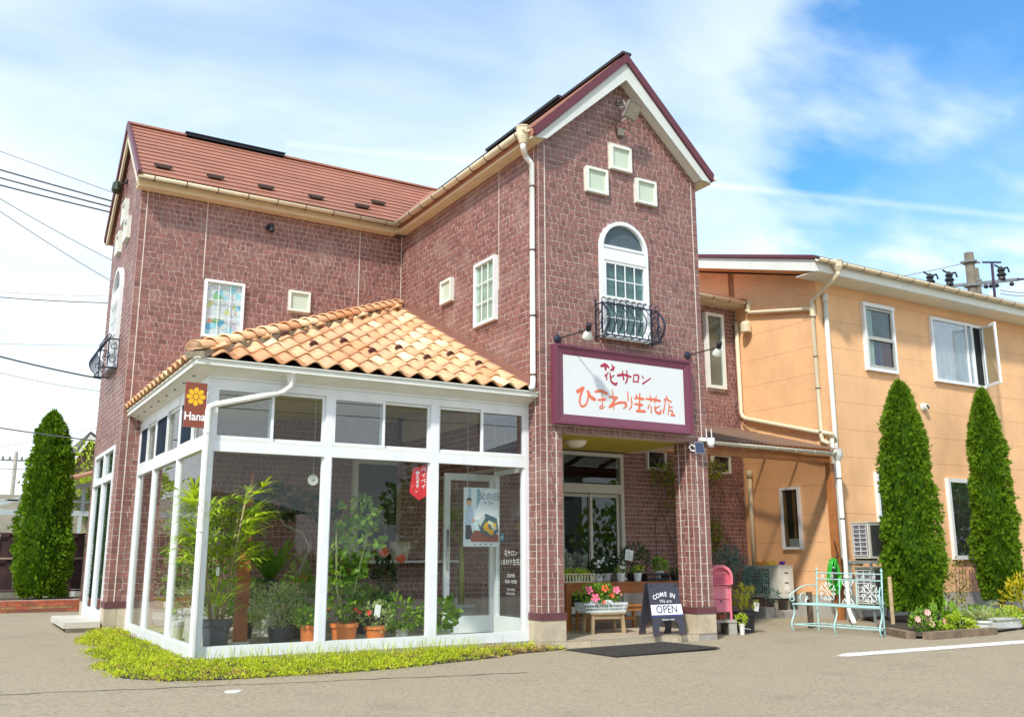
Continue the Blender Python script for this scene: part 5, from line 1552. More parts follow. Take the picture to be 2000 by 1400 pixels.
def floodlight():
    P = thing('floodlight', 'grey square floodlight with its cable on the front gable', 'floodlight', (1.25, 0, 6.42))
    G = M('flood_grey', (.22, .19, .16), .5, var=.1); LT = M('flood_lens', (.42, .38, .30), .2, var=.15, scale=20)
    mb = MB(); mb.box((1.20, -.03, 6.66), (1.30, -.001, 6.74)); mb.tube([(1.25, -.03, 6.70), (1.25, -.10, 6.70), (1.25, -.13, 6.62)], .014, 6); mb.build('bracket', G, P)
    c = Vector((1.26, -.24, 6.50)); d = Vector((.25, -.80, -.50)).normalized(); s_ = Vector((0, 0, 1)).cross(d).normalized(); t_ = d.cross(s_)
    mb = MB(); pts = []
    for (hw, hh, a) in ((.10, .09, -.045), (.125, .105, .0), (.125, .105, .03)):
        pts += [c + d * a + s_ * (sx * hw) + t_ * (sy * hh) for sx, sy in ((-1, -1), (1, -1), (1, 1), (-1, 1))]
    mb.add(pts, [(3, 2, 1, 0)] + [(i * 4 + k, i * 4 + (k + 1) % 4, i * 4 + 4 + (k + 1) % 4, i * 4 + 4 + k) for i in (0, 1) for k in range(4)] + [(8, 9, 10, 11)]); mb.build('housing', G, P)
    mb = MB(); q = [c + d * .032 + s_ * (sx * .11) + t_ * (sy * .09) for sx, sy in ((-1, -1), (1, -1), (1, 1), (-1, 1))]; mb.prism(q, d * .003); mb.build('lens', LT, P)
    mb = MB(); mb.tube([c + s_ * .13 - d * .0, c + s_ * .14 - d * .1 + Vector((0, 0, -.03)), Vector((1.25, -.03, 6.44)), c - s_ * .14 - d * .1 + Vector((0, 0, -.03)), c - s_ * .13], .012, 5); mb.build('yoke', G, P)
    mb = MB(); mb.box((1.21, -.05, 6.24), (1.28, -.001, 6.34)); mb.build('junction_box', G, P)
    mb = MB(); mb.tube([(1.22, -.03, 6.44), (1.17, -.03, 6.36), (1.17, -.03, 6.24), (1.22, -.03, 6.18), (1.28, -.03, 6.22)], .006, 5); mb.build('cable', BLACK, P)


floodlight()


def wall_things():
    P = thing('spot_lamp', 'small black cylinder lamp high on the wing wall', 'lamp', (-2.10, D1, 5.60))
    mb = MB(); mb.tube([(-2.12, D1 - .001, 5.62), (-2.12, D1 - .05, 5.62)], .035, 12); mb.build('base', BLACK, P)
    mb = MB(); mb.tube([(-2.09, D1 - .07, 5.66), (-2.08, D1 - .085, 5.55)], .042, 14); mb.build('head', BLACK, P)
    P = thing('gable_lamp', 'dark lamp on a short arm on the gable end under the verge', 'lamp', (WX, 5.6, 6.47))
    mb = MB(); mb.tube([(WX, 5.38, 6.47), (WX - .025, 5.38, 6.47)], .045, 10); mb.tube([(WX - .025, 5.38, 6.47), (WX - .12, 5.62, 6.47)], .012, 6); mb.build('arm', BLACK, P)
    mb = MB(); mb.lathe([(.05, -.1), (.075, -.06), (.06, .06), (.03, .09), (0, .09)], (WX - .12, 5.64, 6.46), 12); mb.build('head', M('lamp_dark_green', (.02, .03, .012), .5), P)
    # hanging flower sign at the conservatory corner
    P = thing('flower_sign', 'small brown projecting sign with a yellow flower and the word Hana', 'sign', (-3.75, .16, 2.38))
    y = .17
    mb = MB(); mb.box((-3.85, y, 2.165), (-3.652, y + .02, 2.59)); mb.build('panel', M('sign_brown', (.235, .058, .03), .45, var=.04), P)
    mb = MB(); mb.box((-3.66, y + .02, 2.52), (-3.60, y + .035, 2.54)); mb.box((-3.66, y + .02, 2.22), (-3.60, y + .035, 2.24)); mb.build('bracket', WHITE, P)
    mb = MB(); c = Vector((-3.751, y - .0012, 2.455))
    for k in range(8):
        a = pi / 2 + 2 * pi * k / 8
        ax_ = Vector((cos(a), 0, sin(a))); bx_ = Vector((-sin(a), 0, cos(a)))
        out = [c + ax_ * (.058 + .031 * cos(t)) + bx_ * (.0215 * sin(t) * (1 + .25 * cos(t))) for t in [2 * pi * j / 14 for j in range(14)]]
        mb.add(out, [tuple(range(14))])
    ctr = [c + Vector((cos(t) * .024, -.0004, sin(t) * .024)) for t in [2 * pi * j / 16 for j in range(16)]]
    mb.add(ctr, [tuple(range(16))]); mb.build('flower_mark', M('sign_yellow', (.80, .46, .01), .5, var=.03), P)
    mb = text_mb('Hana', .108, (-3.751, y, 2.265), (1, 0, 0), (0, 0, 1), (0, -1, 0), .0012, sx=.88, bold=.0022); mb.build('lettering', MATS['white_film'], P)
    # camera and solar panel at the porch corner
    P = thing('security_camera', 'white twin-antenna security camera on the porch corner column', 'camera', (2.47, -.05, 2.38))
    mb = MB(); mb.box((2.36, -.05, 2.385), (2.45, -.001, 2.43)); mb.tube([(2.44, -.03, 2.41), (2.50, -.07, 2.40)], .016, 8); mb.build('mount', WHITE, P)
    mb = MB(); mb.lathe([(0, -.075), (.03, -.07), (.047, -.035), (.05, .02), (.045, .045), (0, .05)], (2.50, -.08, 2.38), 14); mb.build('body', WHITE, P, smooth=True)
    mb = MB(); mb.lathe([(0, -.012), (.018, -.01), (.022, .0), (0, .002)], (2.525, -.115, 2.34), 12); mb.build('lens', BLACK, P)
    for x in (2.46, 2.545):
        mb = MB(); mb.beam((x, -.05, 2.43), (x - .005, -.05, 2.55), .009, .009); mb.build('antenna', WHITE, P)
    P = thing('solar_panel', 'small dark blue solar panel on the porch corner column', 'solar panel', (2.30, -.06, 2.32))
    mb = MB(); mb.prism([(2.235, -.085, 2.22), (2.365, -.105, 2.22), (2.365, -.085, 2.365), (2.235, -.065, 2.365)], (0, .012, .002)); mb.build('frame', M('panel_frame', (.3, .3, .34), .4), P)
    mb = MB(); mb.prism([(2.242, -.088, 2.228), (2.358, -.106, 2.228), (2.358, -.0875, 2.357), (2.242, -.0695, 2.357)], (0, .003, 0)); mb.build('cells', M('solar_blue', (.035, .045, .10), .2), P)
    mb = MB(); mb.tube([(2.24, -.07, 2.30), (2.20, -.05, 2.33), (2.18, -.03, 2.30), (2.21, -.03, 2.26), (2.24, -.06, 2.25)], .009, 6); mb.build('cable', WHITE, P)


wall_things()


# ------------------------------------------------------------------ things on the porch
FLR = .07


def a_board():
    P = thing('pavement_sign', 'dark grey A-frame sign reading COME IN We are OPEN on the porch edge', 'sign', (1.72, .05, FLR), radians(-2))
    PL = M('board_slate', (.045, .043, .06), .45, var=.08)
    H, W = .60, .47
    def leaf(sgn):
        # outline with an arched cut-out at the foot
        out = [(-W / 2 * .93, H), (W / 2 * .93, H), (W / 2, 0), (W / 2 - .10, 0)]
        out += [(.15 * cos(a), .06 + .13 * sin(a)) for a in [pi * k / 10 for k in range(11)]]
        out += [(-W / 2 + .10, 0), (-W / 2, 0)]
        L = lambda x, z, d=0: (x, sgn * (.015 + (H - z) * .20) + d * sgn, z * .985)
        mb = MB()
        # strips so that the concave outline stays clean
        mb.prism([L(*p) for p in out], (0, .018 * sgn, 0))
        return mb
    f = leaf(-1).build('front_board', PL, P, local=True)
    leaf(1).build('back_board', PL, P, local=True)
    n = Vector((0, -1, .2)).normalized(); u = Vector((1, 0, 0)); v = n.cross(u) * 1.0
    v = Vector((0, .2, .985)).normalized()
    def at(z): return Vector((0, -(.033 + (H - z) * .20), z * .985))
    W1 = M('board_white', (.80, .82, .84), .5, var=.02)
    mb = MB(); c0 = at(.235) + n * .003; c1 = at(.352) + n * .003; wx = .228
    mb.prism([c0 + u * -wx, c0 + u * wx, c1 + u * wx * .985, c1 - u * wx * .985], -n * .002); mb.build('white_band', W1, P, local=True)
    mb = MB(); c0 = at(.218) + n * .003; c1 = at(.228) + n * .003; mb.prism([c0 - u * wx, c0 + u * wx, c1 + u * wx, c1 - u * wx], -n * .002); mb.build('blue_band', M('board_blue', (.06, .07, .28), .5), P, local=True)
    mb = text_mb('OPEN', .125, at(.294), u, v, n, .005, sx=.98, bold=.0); mb.build('lettering_open', M('ink_navy', (.012, .018, .06), .5), P, local=True)
    mb = MB()
    for k, chh in enumerate('COME IN'):
        if chh == ' ': continue
        a = radians((25, 16.5, 6.5, -2.5, 0, -13.5, -20)[k]); R_ = .36
        c = at(.448) + u * (-sin(a) * R_) + v * (cos(a) * R_ - R_ + .02)
        uu = u * cos(a) + v * sin(a); vv_ = v * cos(a) - u * sin(a)
        text_mb(chh, .072, c, uu, vv_, n, .003, mb=mb, bold=.0018)
    mb.build('lettering_come_in', W1, P, local=True)
    mb = text_mb('We are', .058, at(.39), Vector((1, 0, 0)), (v + u * .25).normalized(), n, .003); mb.build('lettering_we_are', W1, P, local=True)
    mb = text_mb('Thanks for coming.', .024, at(.18), u, v, n, .003, bold=.0005); mb.build('lettering_thanks', W1, P, local=True)
    for sx in (-1, 1):
        mb = MB(); mb.lathe([(0, 0), (.012, 0), (.012, .006), (0, .006)], (0, 0, 0), 10)
        base = at(.57); mb.v = [tuple(base + u * (sx * .18 + x) + v * y + n * (z + .001)) for x, y, z in mb.v]; mb.build('hinge_bolt', BLACK, P, local=True)
        for yy in (-1, 1):
            mb = MB(); x = sx * (W / 2 - .05); yv = yy * (.024 + H * .20); mb.box((x - .022, yv - .018, -.0), (x + .022, yv + .018, .022)); mb.build('rubber_foot', M('foot_brown', (.10, .055, .05), .7), P, local=True)


a_board()


def timber_table():
    P = thing('plant_table', 'long reddish wooden table carrying potted plants on the porch', 'table', (2.05, 1.45, FLR))
    WD = M('table_wood', (.33, .105, .022), .4, var=.2, scale=4, coat=.2)
    x0, x1, y0, y1, zt = 1.10, 2.98, 1.12, 1.75, .645
    for k in range(4):
        mb = MB(); ya = y0 + (y1 - y0) * k / 4; mb.box((x0 - .02, ya + .002, zt - .028), (x1 + .02, ya + (y1 - y0) / 4 - .002, zt)); mb.build('top_board', WD, P)
    mb = MB(); mb.box((x0 + .07, y0 + .02, zt - .145), (x1 - .07, y0 + .05, zt - .0285)); mb.build('apron', WD, P)
    mb = MB(); mb.box((x0 + .07, y1 - .05, zt - .145), (x1 - .07, y1 - .02, zt - .0285)); mb.build('apron', WD, P)
    for x in (x0, x1 - .07):
        for y in (y0 + .01, y1 - .08):
            mb = MB(); mb.box((x, y, FLR), (x + .07, y + .07, zt - .0286)); mb.build('leg', WD, P)


timber_table()


def low_bench(loc, rz, w, d, h, wood, name, label, cat, stretch=True):
    P = thing(name, label, cat, loc, rz)
    for k in range(3):
        mb = MB(); mb.box((-w / 2, -d / 2 + d * k / 3 + .002, h - .022), (w / 2, -d / 2 + d * (k + 1) / 3 - .002, h)); mb.build('seat_board', wood, P, local=True)
    for sx in (-1, 1):
        for sy in (-1, 1):
            mb = MB(); x, y = sx * (w / 2 - .035), sy * (d / 2 - .03)
            mb.beam((x + sx * .012, y + sy * .006, 0), (x, y, h - .0225), .036, .036, up=(0, 1, 0)); mb.build('leg', wood, P, local=True)
    for sy in (-1, 1):
        mb = MB(); mb.box((-w / 2 + .055, sy * (d / 2 - .03) - .009, h - .075), (w / 2 - .055, sy * (d / 2 - .03) + .009, h - .0225)); mb.build('apron', wood, P, local=True)
    if stretch:
        mb = MB(); mb.box((-w / 2 + .05, d / 2 - .045, .10), (w / 2 - .05, d / 2 - .022, .135)); mb.build('stretcher', wood, P, local=True)
    return P


low_bench((1.27, .60, FLR), radians(-8), .47, .27, .245, M('stool_wood', (.40, .29, .165), .6, var=.18, scale=6), 'wooden_stool', 'low weathered wooden stool under the basket of hibiscus', 'stool', False)
low_bench((1.72, 1.05, FLR), 0, .95, .27, .30, M('bench_wood', (.40, .17, .045), .5, var=.18, scale=5), 'low_bench', 'low orange wood bench standing in front of the plant table', 'bench')


def door_mat():
    P = thing('door_mat', 'black ribbed rubber mat lying on the asphalt before the porch', 'mat', (.93, -.56, gz(.93, -.56) + .004), radians(5))
    RB = M('mat_rubber', (.018, .017, .016), .75, var=.25, scale=30, tint=.2)
    mb = MB(); mb.box((-.76, -.42, 0), (.76, .42, .007)); mb.build('base', RB, P, local=True)
    mb = MB()
    for k in range(60):
        x = -.75 + 1.5 * (k + .5) / 60; mb.box((x - .006, -.41, .0071), (x + .006, .41, .014))
    for k in range(26):
        y = -.41 + .82 * (k + .5) / 26; mb.box((-.75, y - .004, .0072), (.75, y + .004, .0125))
    o = mb.build('ribs', M('mat_rib', (.05, .045, .04), .7, var=.3, scale=20), P, local=True); o['kind'] = 'stuff'


door_mat()


# ------------------------------------------------------------------ right of the porch
def mailbox():
    P = thing('pink_mailbox', 'pink free-standing post box with a rounded hood beside the column', 'mailbox', (3.14, .62, .12), radians(-24))
    PK = M('pink_paint', (.74, .19, .25), .45, var=.10, scale=6, dirt=((.50, .07, .11), 9, .6, .85))
    w, d, h = .29, .26, .70
    mb = MB(); mb.box((-w / 2 + .008, -d / 2 + .008, .14), (w / 2 - .008, d / 2 - .008, .50)); mb.build('body', PK, P, local=True)
    mb = MB()
    arch = [(-w / 2 - .012, .50)] + [((w / 2 + .012) * cos(a), .60 + .14 * sin(a)) for a in [pi - pi * k / 14 for k in range(15)]] + [(w / 2 + .012, .50)]
    mb.prism([(x, -d / 2 + .002, z) for x, z in arch], (0, d + .02, 0))
    ar2 = [(x * .82, .50 + (z - .50) * .86) for x, z in arch]; n = len(arch)
    for k in range(n - 1):
        mb.prism([(arch[k][0], -d / 2 - .05, arch[k][1]), (arch[k + 1][0], -d / 2 - .05, arch[k + 1][1]), (ar2[k + 1][0], -d / 2 - .05, ar2[k + 1][1]), (ar2[k][0], -d / 2 - .05, ar2[k][1])], (0, .0515, 0))
    mb.build('hood', PK, P, local=True)
    mb = MB(); mb.prism([(x, -d / 2 - .006, z) for x, z in ar2], (0, .0075, 0)); mb.build('hood_face', M('pink_recess_shade', (.60, .12, .18), .5, var=.1), P, local=True)  # shade of the hood recess put into a darker pink
    mb = MB(); mb.box((-.085, -d / 2 - .014, .625), (.085, -d / 2 - .0065, .65)); mb.build('slot_flap', PK, P, local=True)
    mb = MB(); mb.box((-w / 2 - .014, -d / 2 - .042, .488), (w / 2 + .014, -d / 2 + .01, .4995)); mb.build('ledge', PK, P, local=True)
    mb = text_mb('POST', .045, (0, -d / 2 - .0065, .56), (1, 0, 0), (0, 0, 1), (0, -1, 0), .002); mb.build('lettering', M('pink_dark', (.42, .05, .09), .5), P, local=True)
    for (z0, z1) in ((.315, .475), (.155, .30)):
        mb = MB(); mb.box((-.105, -d / 2 - .004, z0), (.105, -d / 2 + .0079, z1)); mb.box((-.105, -d / 2 - .012, z0 - .008), (.105, -d / 2 + .0079, z0 - .0005)); dd = mb.build('door', M('pink_door', (.76, .22, .28), .45, var=.10, scale=5), P, local=True)
    for (z0, z1) in ((.303, .312), (.142, .150)):
        mb = MB(); mb.box((-.115, -d / 2 + .002, z0), (.115, -d / 2 + .0079, z1)); mb.build('seam', MATS['pink_dark'], P, local=True)
    mb = MB(); mb.box((-.012, -d / 2 - .010, .27), (.012, -d / 2 - .0041, .29)); mb.build('lock', BLACK, P, local=True)
    for sx in (-1, 1):
        for sy in (-1, 1):
            mb = MB(); mb.box((sx * (w / 2 - .012) - .012, sy * (d / 2 - .012) - .012, .045), (sx * (w / 2 - .012) + .012, sy * (d / 2 - .012) + .012, .495)); mb.build('leg', PK, P, local=True)
    # slab on two blocks under it
    mb = MB(); mb.box((-.20, -.17, .012), (.19, .16, .045)); mb.box((-.20, -.16, -.14), (-.11, .16, .0119)); mb.box((.08, -.16, -.14), (.19, .16, .0119))
    v = [Matrix.Rotation(radians(-24), 4, 'Z') @ Vector(p) for p in mb.v]; mb.v = [tuple(p + Vector((3.14, .62, .12))) for p in v]
    own('stone_stand', mb, CONC, 'concrete slab on two blocks under the pink post box', 'stand', (3.14, .62, .0))
    mb = MB(); mb.box((-.075, -.05, 0), (.075, .05, .062)); v = [Matrix.Rotation(radians(20), 4, 'Z') @ Vector(p) for p in mb.v]; mb.v = [tuple(p + Vector((3.14, .60, .166))) for p in v]
    own('loose_brick', mb, M('loose_brick_red', (.34, .10, .05), .8, var=.2, scale=14, bump=.4), 'loose red brick lying under the pink post box', 'brick', (3.14, .60, .166))


mailbox()


def ac_unit(name, label, loc, rz, w, d, h, fan):
    """outdoor unit: local -y is the long front"""
    P = thing(name, label, 'air conditioner', loc, rz, 'air conditioner outdoor units')
    BD = M('ac_body', (.60, .57, .48), .5, var=.05, scale=4)
    mb = MB(); mb.box((0, 0, 0), (w, d, h - .012)); mb.build('casing', BD, P, local=True)
    mb = MB(); mb.box((-.008, -.008, h - .0118), (w + .008, d + .008, h + .006)); mb.build('top_cover', BD, P, local=True)
    if fan == 'grid':
        mb = MB(); mb.box((.05, -.004, .05), (w - .20, -.0005, h - .05)); mb.build('dark_grille', M('ac_grille', (.045, .05, .055), .6, var=.3, scale=30), P, local=True)
        mb = MB()
        for k in range(9): 
            z = .06 + (h - .12) * k / 8; mb.box((.045, -.016, z - .003), (w - .195, -.012, z + .003))
        for k in range(12):
            x = .05 + (w - .25) * k / 11; mb.box((x - .003, -.0119, .05), (x + .003, -.0085, h - .05))
        g = mb.build('guard_grid', BD, P, local=True)
    else:
        mb = MB()
        for k in range(34):
            z = .05 + (h - .09) * k / 34; mb.box((.04, -.010, z), (w - .02, -.0005, z + .008))
        mb.build('fins', M('ac_fin', (.055, .056, .06), .5, var=.3, scale=25), P, local=True)
    for sx in (.1, w - .1):
        mb = MB(); mb.box((sx - .03, -.02, -.03), (sx + .03, d + .02, -.0005)); mb.build('foot', BLACK, P, local=True)
    return P, BD


def ac_units():
    GA = M('angle_grey', (.30, .33, .32), .5, .3, var=.1)
    # upper and lower unit on a steel stand behind the bench
    P, BD = ac_unit('ac_unit', 'upper air conditioner unit on the steel stand beside the tall cypress', (6.74, 1.02, .93), 0, .78, .33, .56, 'fins')
    mb = MB()
    for k in range(8):
        z = .045 + .47 * k / 7; mb.box((-.014, .04, z - .006), (-.008, .30, z + .006))
    for k in range(3):
        y = .05 + .24 * k / 2; mb.box((-.0079, y - .006, .045), (-.003, y + .006, .52))
    mb.build('side_guard', M('ac_guard_white', (.70, .70, .66), .45), P, local=True)
    mb = MB(); mb.box((-.0029, .03, .04), (-.0005, .31, .53)); mb.build('side_coil', M('ac_coil', (.16, .15, .18), .5, var=.3, scale=30), P, local=True)
    P2 = dup(P, (6.78, 1.04, .235), 0, 'lower air conditioner unit inside the steel stand beside the tall cypress')
    S = thing('steel_stand', 'grey steel angle stand holding two air conditioner units', 'stand', (7.1, 1.15, -.05))
    for x in (6.72, 7.55):
        for y in (1.0, 1.40):
            mb = MB(); mb.box((x - .02, y - .003, -.06), (x + .02, y + .003, .895)); mb.box((x - .003, y + .0035, -.06), (x + .003, y + .035, .895)); mb.build('leg', GA, S)
    for z in (.885, .19):
        for y in (.985, 1.42):
            mb = MB(); mb.box((6.69, y - .012, z - .03), (7.58, y - .0065, z + .01)); mb.build('rail', GA, S)
        mb = MB(); mb.box((6.69, .99, z - .03), (6.699, 1.41, z + .01)); mb.build('rail', GA, S)
    # unit with a guard grid behind the bench, ground level
    P, BD = ac_unit('ac_unit', 'air conditioner unit with a wire guard and toys on top by the orange wall', (6.27, 3.30, .285), -pi / 2, .80, .34, .53, 'grid')
    mb = MB()
    mb.box((.80 + .001, .10, .09), (.803, .25, .46)); mb.build('side_panel', M('ac_side', (.66, .63, .54), .5), P, local=True)
    for z in (.40, .24):
        mb = MB(); mb.box((.8031, .13, z), (.806, .22, z + .018)); mb.build('recess_grip', BLACK, P, local=True)
    mb = MB(); mb.prism([(.806, .12, .12), (.806, .22, .09), (.806, .26, .17), (.806, .16, .20)], (.002, 0, 0)); mb.build('paper_notice', M('paper', (.76, .74, .68), .8), P, local=True)
    S = thing('block_stand', 'concrete blocks and steel legs under the ground level air conditioner', 'stand', (6.4, 2.9, 0))
    for y in (2.62, 3.15):
        for x in (6.30, 6.58):
            mb = MB(); mb.box((x - .022, y - .022, .08), (x + .022, y + .022, .25)); mb.build('leg', M('stand_beige', (.40, .35, .25), .6), S)
    for (x0, y0, x1, y1, h) in ((5.94, 2.50, 6.12, 2.95, .15), (6.20, 2.45, 6.70, 2.72, .09), (6.20, 3.05, 6.70, 3.30, .09)):
        mb = MB(); mb.box((x0, y0, -.05), (x1, y1, h)); mb.build('block', CONC, S)
    # toys on the unit
    def toy(name, label, cat, c, m, kind):
        mb = MB(); c = Vector(c)
        if kind == 'scoop':
            mb.lathe([(.0, 0), (.03, 0), (.045, .03), (.05, .06), (.046, .06), (.0, .012)], c, 12); mb.tube([c + Vector((-.04, 0, .04)), c + Vector((-.12, -.03, .005))], .010, 6)
        else:
            mb.prism([c + Vector(p) for p in ((-.11, -.045, .0), (.10, -.045, .0), (.10, -.045, .025), (.02, -.045, .05), (-.05, -.045, .045), (-.11, -.045, .02))], (0, .09, 0))
            mb.tube([c + Vector((-.02, -.05, .045)), c + Vector((.01, -.05, .075)), c + Vector((.06, -.05, .055))], .008, 6)
        own(name, mb, m, label, cat, tuple(c))
    zt = .285 + .53 + .007
    toy('toy_truck', 'orange plastic toy lying on the air conditioner by the orange wall', 'toy', (6.42, 3.02, zt), M('toy_orange', (.72, .26, .02), .4), 'block')
    toy('toy_spade', 'yellow plastic toy with a dark handle on the air conditioner', 'toy', (6.42, 2.80, zt), M('toy_yellow', (.78, .50, .02), .4), 'block')
    toy('toy_scoop', 'purple plastic scoop lying on the air conditioner edge', 'toy', (6.46, 2.58, zt), M('toy_purple', (.14, .045, .42), .4), 'scoop')


ac_units()


def garden_bench():
    P = thing('garden_bench', 'mint green wrought iron garden bench with scrolled back', 'bench', (4.7, 0, -.03))
    MI = M('mint_paint', (.40, .62, .60), .4, var=.08, scale=12)
    MW = M('mint_pale', (.70, .74, .70), .4, var=.05, scale=12)
    FL, FR, BL, BR = Vector((4.40, .50, 0)), Vector((4.70, -.68, 0)), Vector((4.87, .49, 0)), Vector((4.98, -.50, 0))
    for p in (FL, FR, BL, BR): p.z = gz(p.x, p.y)
    Z = Vector((0, 0, 1)); SH = .36
    d = (FR - FL).normalized(); back = Vector((-d.y, d.x, 0)); out = -back if back.dot(BL - FL) > 0 else back
    def legc(p, s=1, name='leg'):
        mb = MB(); pts = [p + Z * (SH * t) + out * (.045 * sin(2 * pi * t) + .02 * (1 - t)) for t in [k / 10 for k in range(11)]]
        mb.tube(pts, [.0105] * 11, 8); mb.build(name, MI, P)
    legc(FL); legc(FR); legc(FL.lerp(FR, .5))
    mb = MB(); mb.tube([FL + Z * SH, FR + Z * SH], .0115, 8); mb.build('seat_rail', MI, P)
    mb = MB(); mb.tube([BL + Z * SH, BR + Z * SH], .0085, 8); mb.build('seat_rail', MI, P)
    for k in range(9):
        t = (k + .5) / 9
        mb = MB(); mb.tube([FL.lerp(FR, t) + Z * (SH - .004), BL.lerp(BR, t) + Z * (SH - .004)], .007, 6); mb.build('seat_slat', MI, P)
    for (a, b) in ((FL, BL), (FR, BR)):
        mb = MB(); mb.tube([a + Z * SH, b + Z * SH], .0085, 8); mb.tube([a + Z * .09, b + Z * .09], .009, 6); mb.build('side_rail', MI, P)
    mb = MB(); mb.tube([BL + Z * .09, BR + Z * .09], .010, 6); mb.build('stretcher', MI, P)
    mb = MB(); mb.tube([FL + Z * .09, FL.lerp(FR, .5) + Z * .09, FR + Z * .09], .009, 6); mb.build('stretcher', MI, P)
    lean = -out * .05
    TL, TR = BL + Z * .80 + lean, BR + Z * .80 + lean
    for (a, b) in ((BL, TL), (BR, TR)):
        mb = MB(); mb.tube([a, a + Z * SH, b], .012, 8); mb.lathe([(.008, 0), (.02, .012), (.018, .025), (.008, .035), (.004, .055), (0, .058)], b, 10); mb.build('back_post', MI, P)
    def bp(s, z):     # point on the back: s along 0..1, z height
        f = (z - SH) / (.80 - SH)
        return (BL + lean * f).lerp(BR + lean * f, s) + Z * z
    for z in (.775, .69):
        mb = MB(); mb.tube([bp(0, z), bp(1, z)], .0085, 8); mb.build('back_rail', MI, P)
    for s_ in (.36, .62):
        mb = MB(); mb.tube([bp(s_, SH), bp(s_, .69)], .009, 6); mb.build('back_bar', MI, P)
    Ls = (BR - BL).length
    def scroll(c, r, a0, turns, sg, grow=.35):
        pts = []
        for k in range(22):
            t = k / 21; a = a0 + sg * 2 * pi * turns * t; rr = r * (1 - (1 - grow) * t)
            pts.append(bp(c[0] + rr * cos(a) / Ls, c[1] + rr * sin(a)))
        return pts
    def sc(*a, r=.0046, **k):
        mb = MB(); mb.tube(scroll(*a, **k), r, 5); mb.build('scroll', MW, P)
    def curve(pts, r=.0048):
        mb = MB(); mb.tube([bp(*p) for p in pts], r, 5); mb.build('scroll', MW, P)
    for c in ((.17, .525), (.49, .525), (.82, .525)):
        if c[0] == .49:
            curve([(c[0] + .055 / Ls * cos(a), c[1] + .055 * sin(a)) for a in [2 * pi * k / 20 for k in range(21)]])
            for sy in (-1, 1):
                curve([(c[0] + (t - .5) * .20, c[1] + sy * (.062 + .40 * (t - .5) ** 2 * 1.0)) for t in [k / 8 for k in range(9)]])
                for sx in (-1, 1): sc((c[0] + sx * .055, c[1] + sy * .125), .034, 0, 1.25, sx * sy)
        else:
            for q in range(4):      # four heart-shaped pairs of curls round a small boss
                a = pi / 2 * q
                for sg in (-1, 1):
                    pts = [(c[0] + .012 * cos(a) / Ls, c[1] + .012 * sin(a))]
                    for k in range(1, 20):
                        t = k / 19; rr = .02 + .125 * sin(pi * min(1, t * .62)) - .05 * max(0, t - .55)
                        an = a + sg * (.12 + .62 * sin(pi * .5 * min(1, t * 1.3))) * (1 if t < .75 else 1 - (t - .75) * 2.2)
                        if t > .8: rr -= .22 * (t - .8)
                        pts.append((c[0] + rr * cos(an) / Ls, c[1] + rr * sin(an)))
                    curve(pts)
                    sc((c[0] + .105 * cos(a + sg * .34) / Ls, c[1] + .105 * sin(a + sg * .34)), .026, a, 1.3, -sg)
    for s_ in (.10, .25, .45, .53, .72, .88):
        sc((s_, .732), .026, pi / 2, 1.2, 1 if s_ < .5 else -1)
    # curled arms
    for (f, b, sg) in ((FL, BL, 1), (FR, BR, 1)):
        mb = MB(); k_ = 26; pts = [b + Z * .60]
        v = (f - b)
        for k in range(1, 9): t = k / 8; pts.append(b + v * t + Z * (.60 - .10 * t + .05 * sin(pi * t)))
        c = f + Z * .44
        for k in range(16):
            a = pi * .45 - 2 * pi * 1.1 * k / 15; rr = .06 * (1 - .6 * k / 15); pts.append(c + v.normalized() * (rr * cos(a)) + Z * (rr * sin(a)))
        mb.tube(pts, .0085, 6); mb.build('arm', MI, P)
        mb = MB(); pts = [f + Z * SH + v * -.02]
        for k in range(14):
            a = -pi / 2 + 2 * pi * .8 * k / 13; rr = .075 * (1 - .35 * k / 13); pts.append(f - v * .45 + Z * .44 + v.normalized() * (rr * cos(a)) + Z * (rr * sin(a)))
        mb.tube(pts, .008, 6); mb.build('arm_scroll', MI, P)


garden_bench()


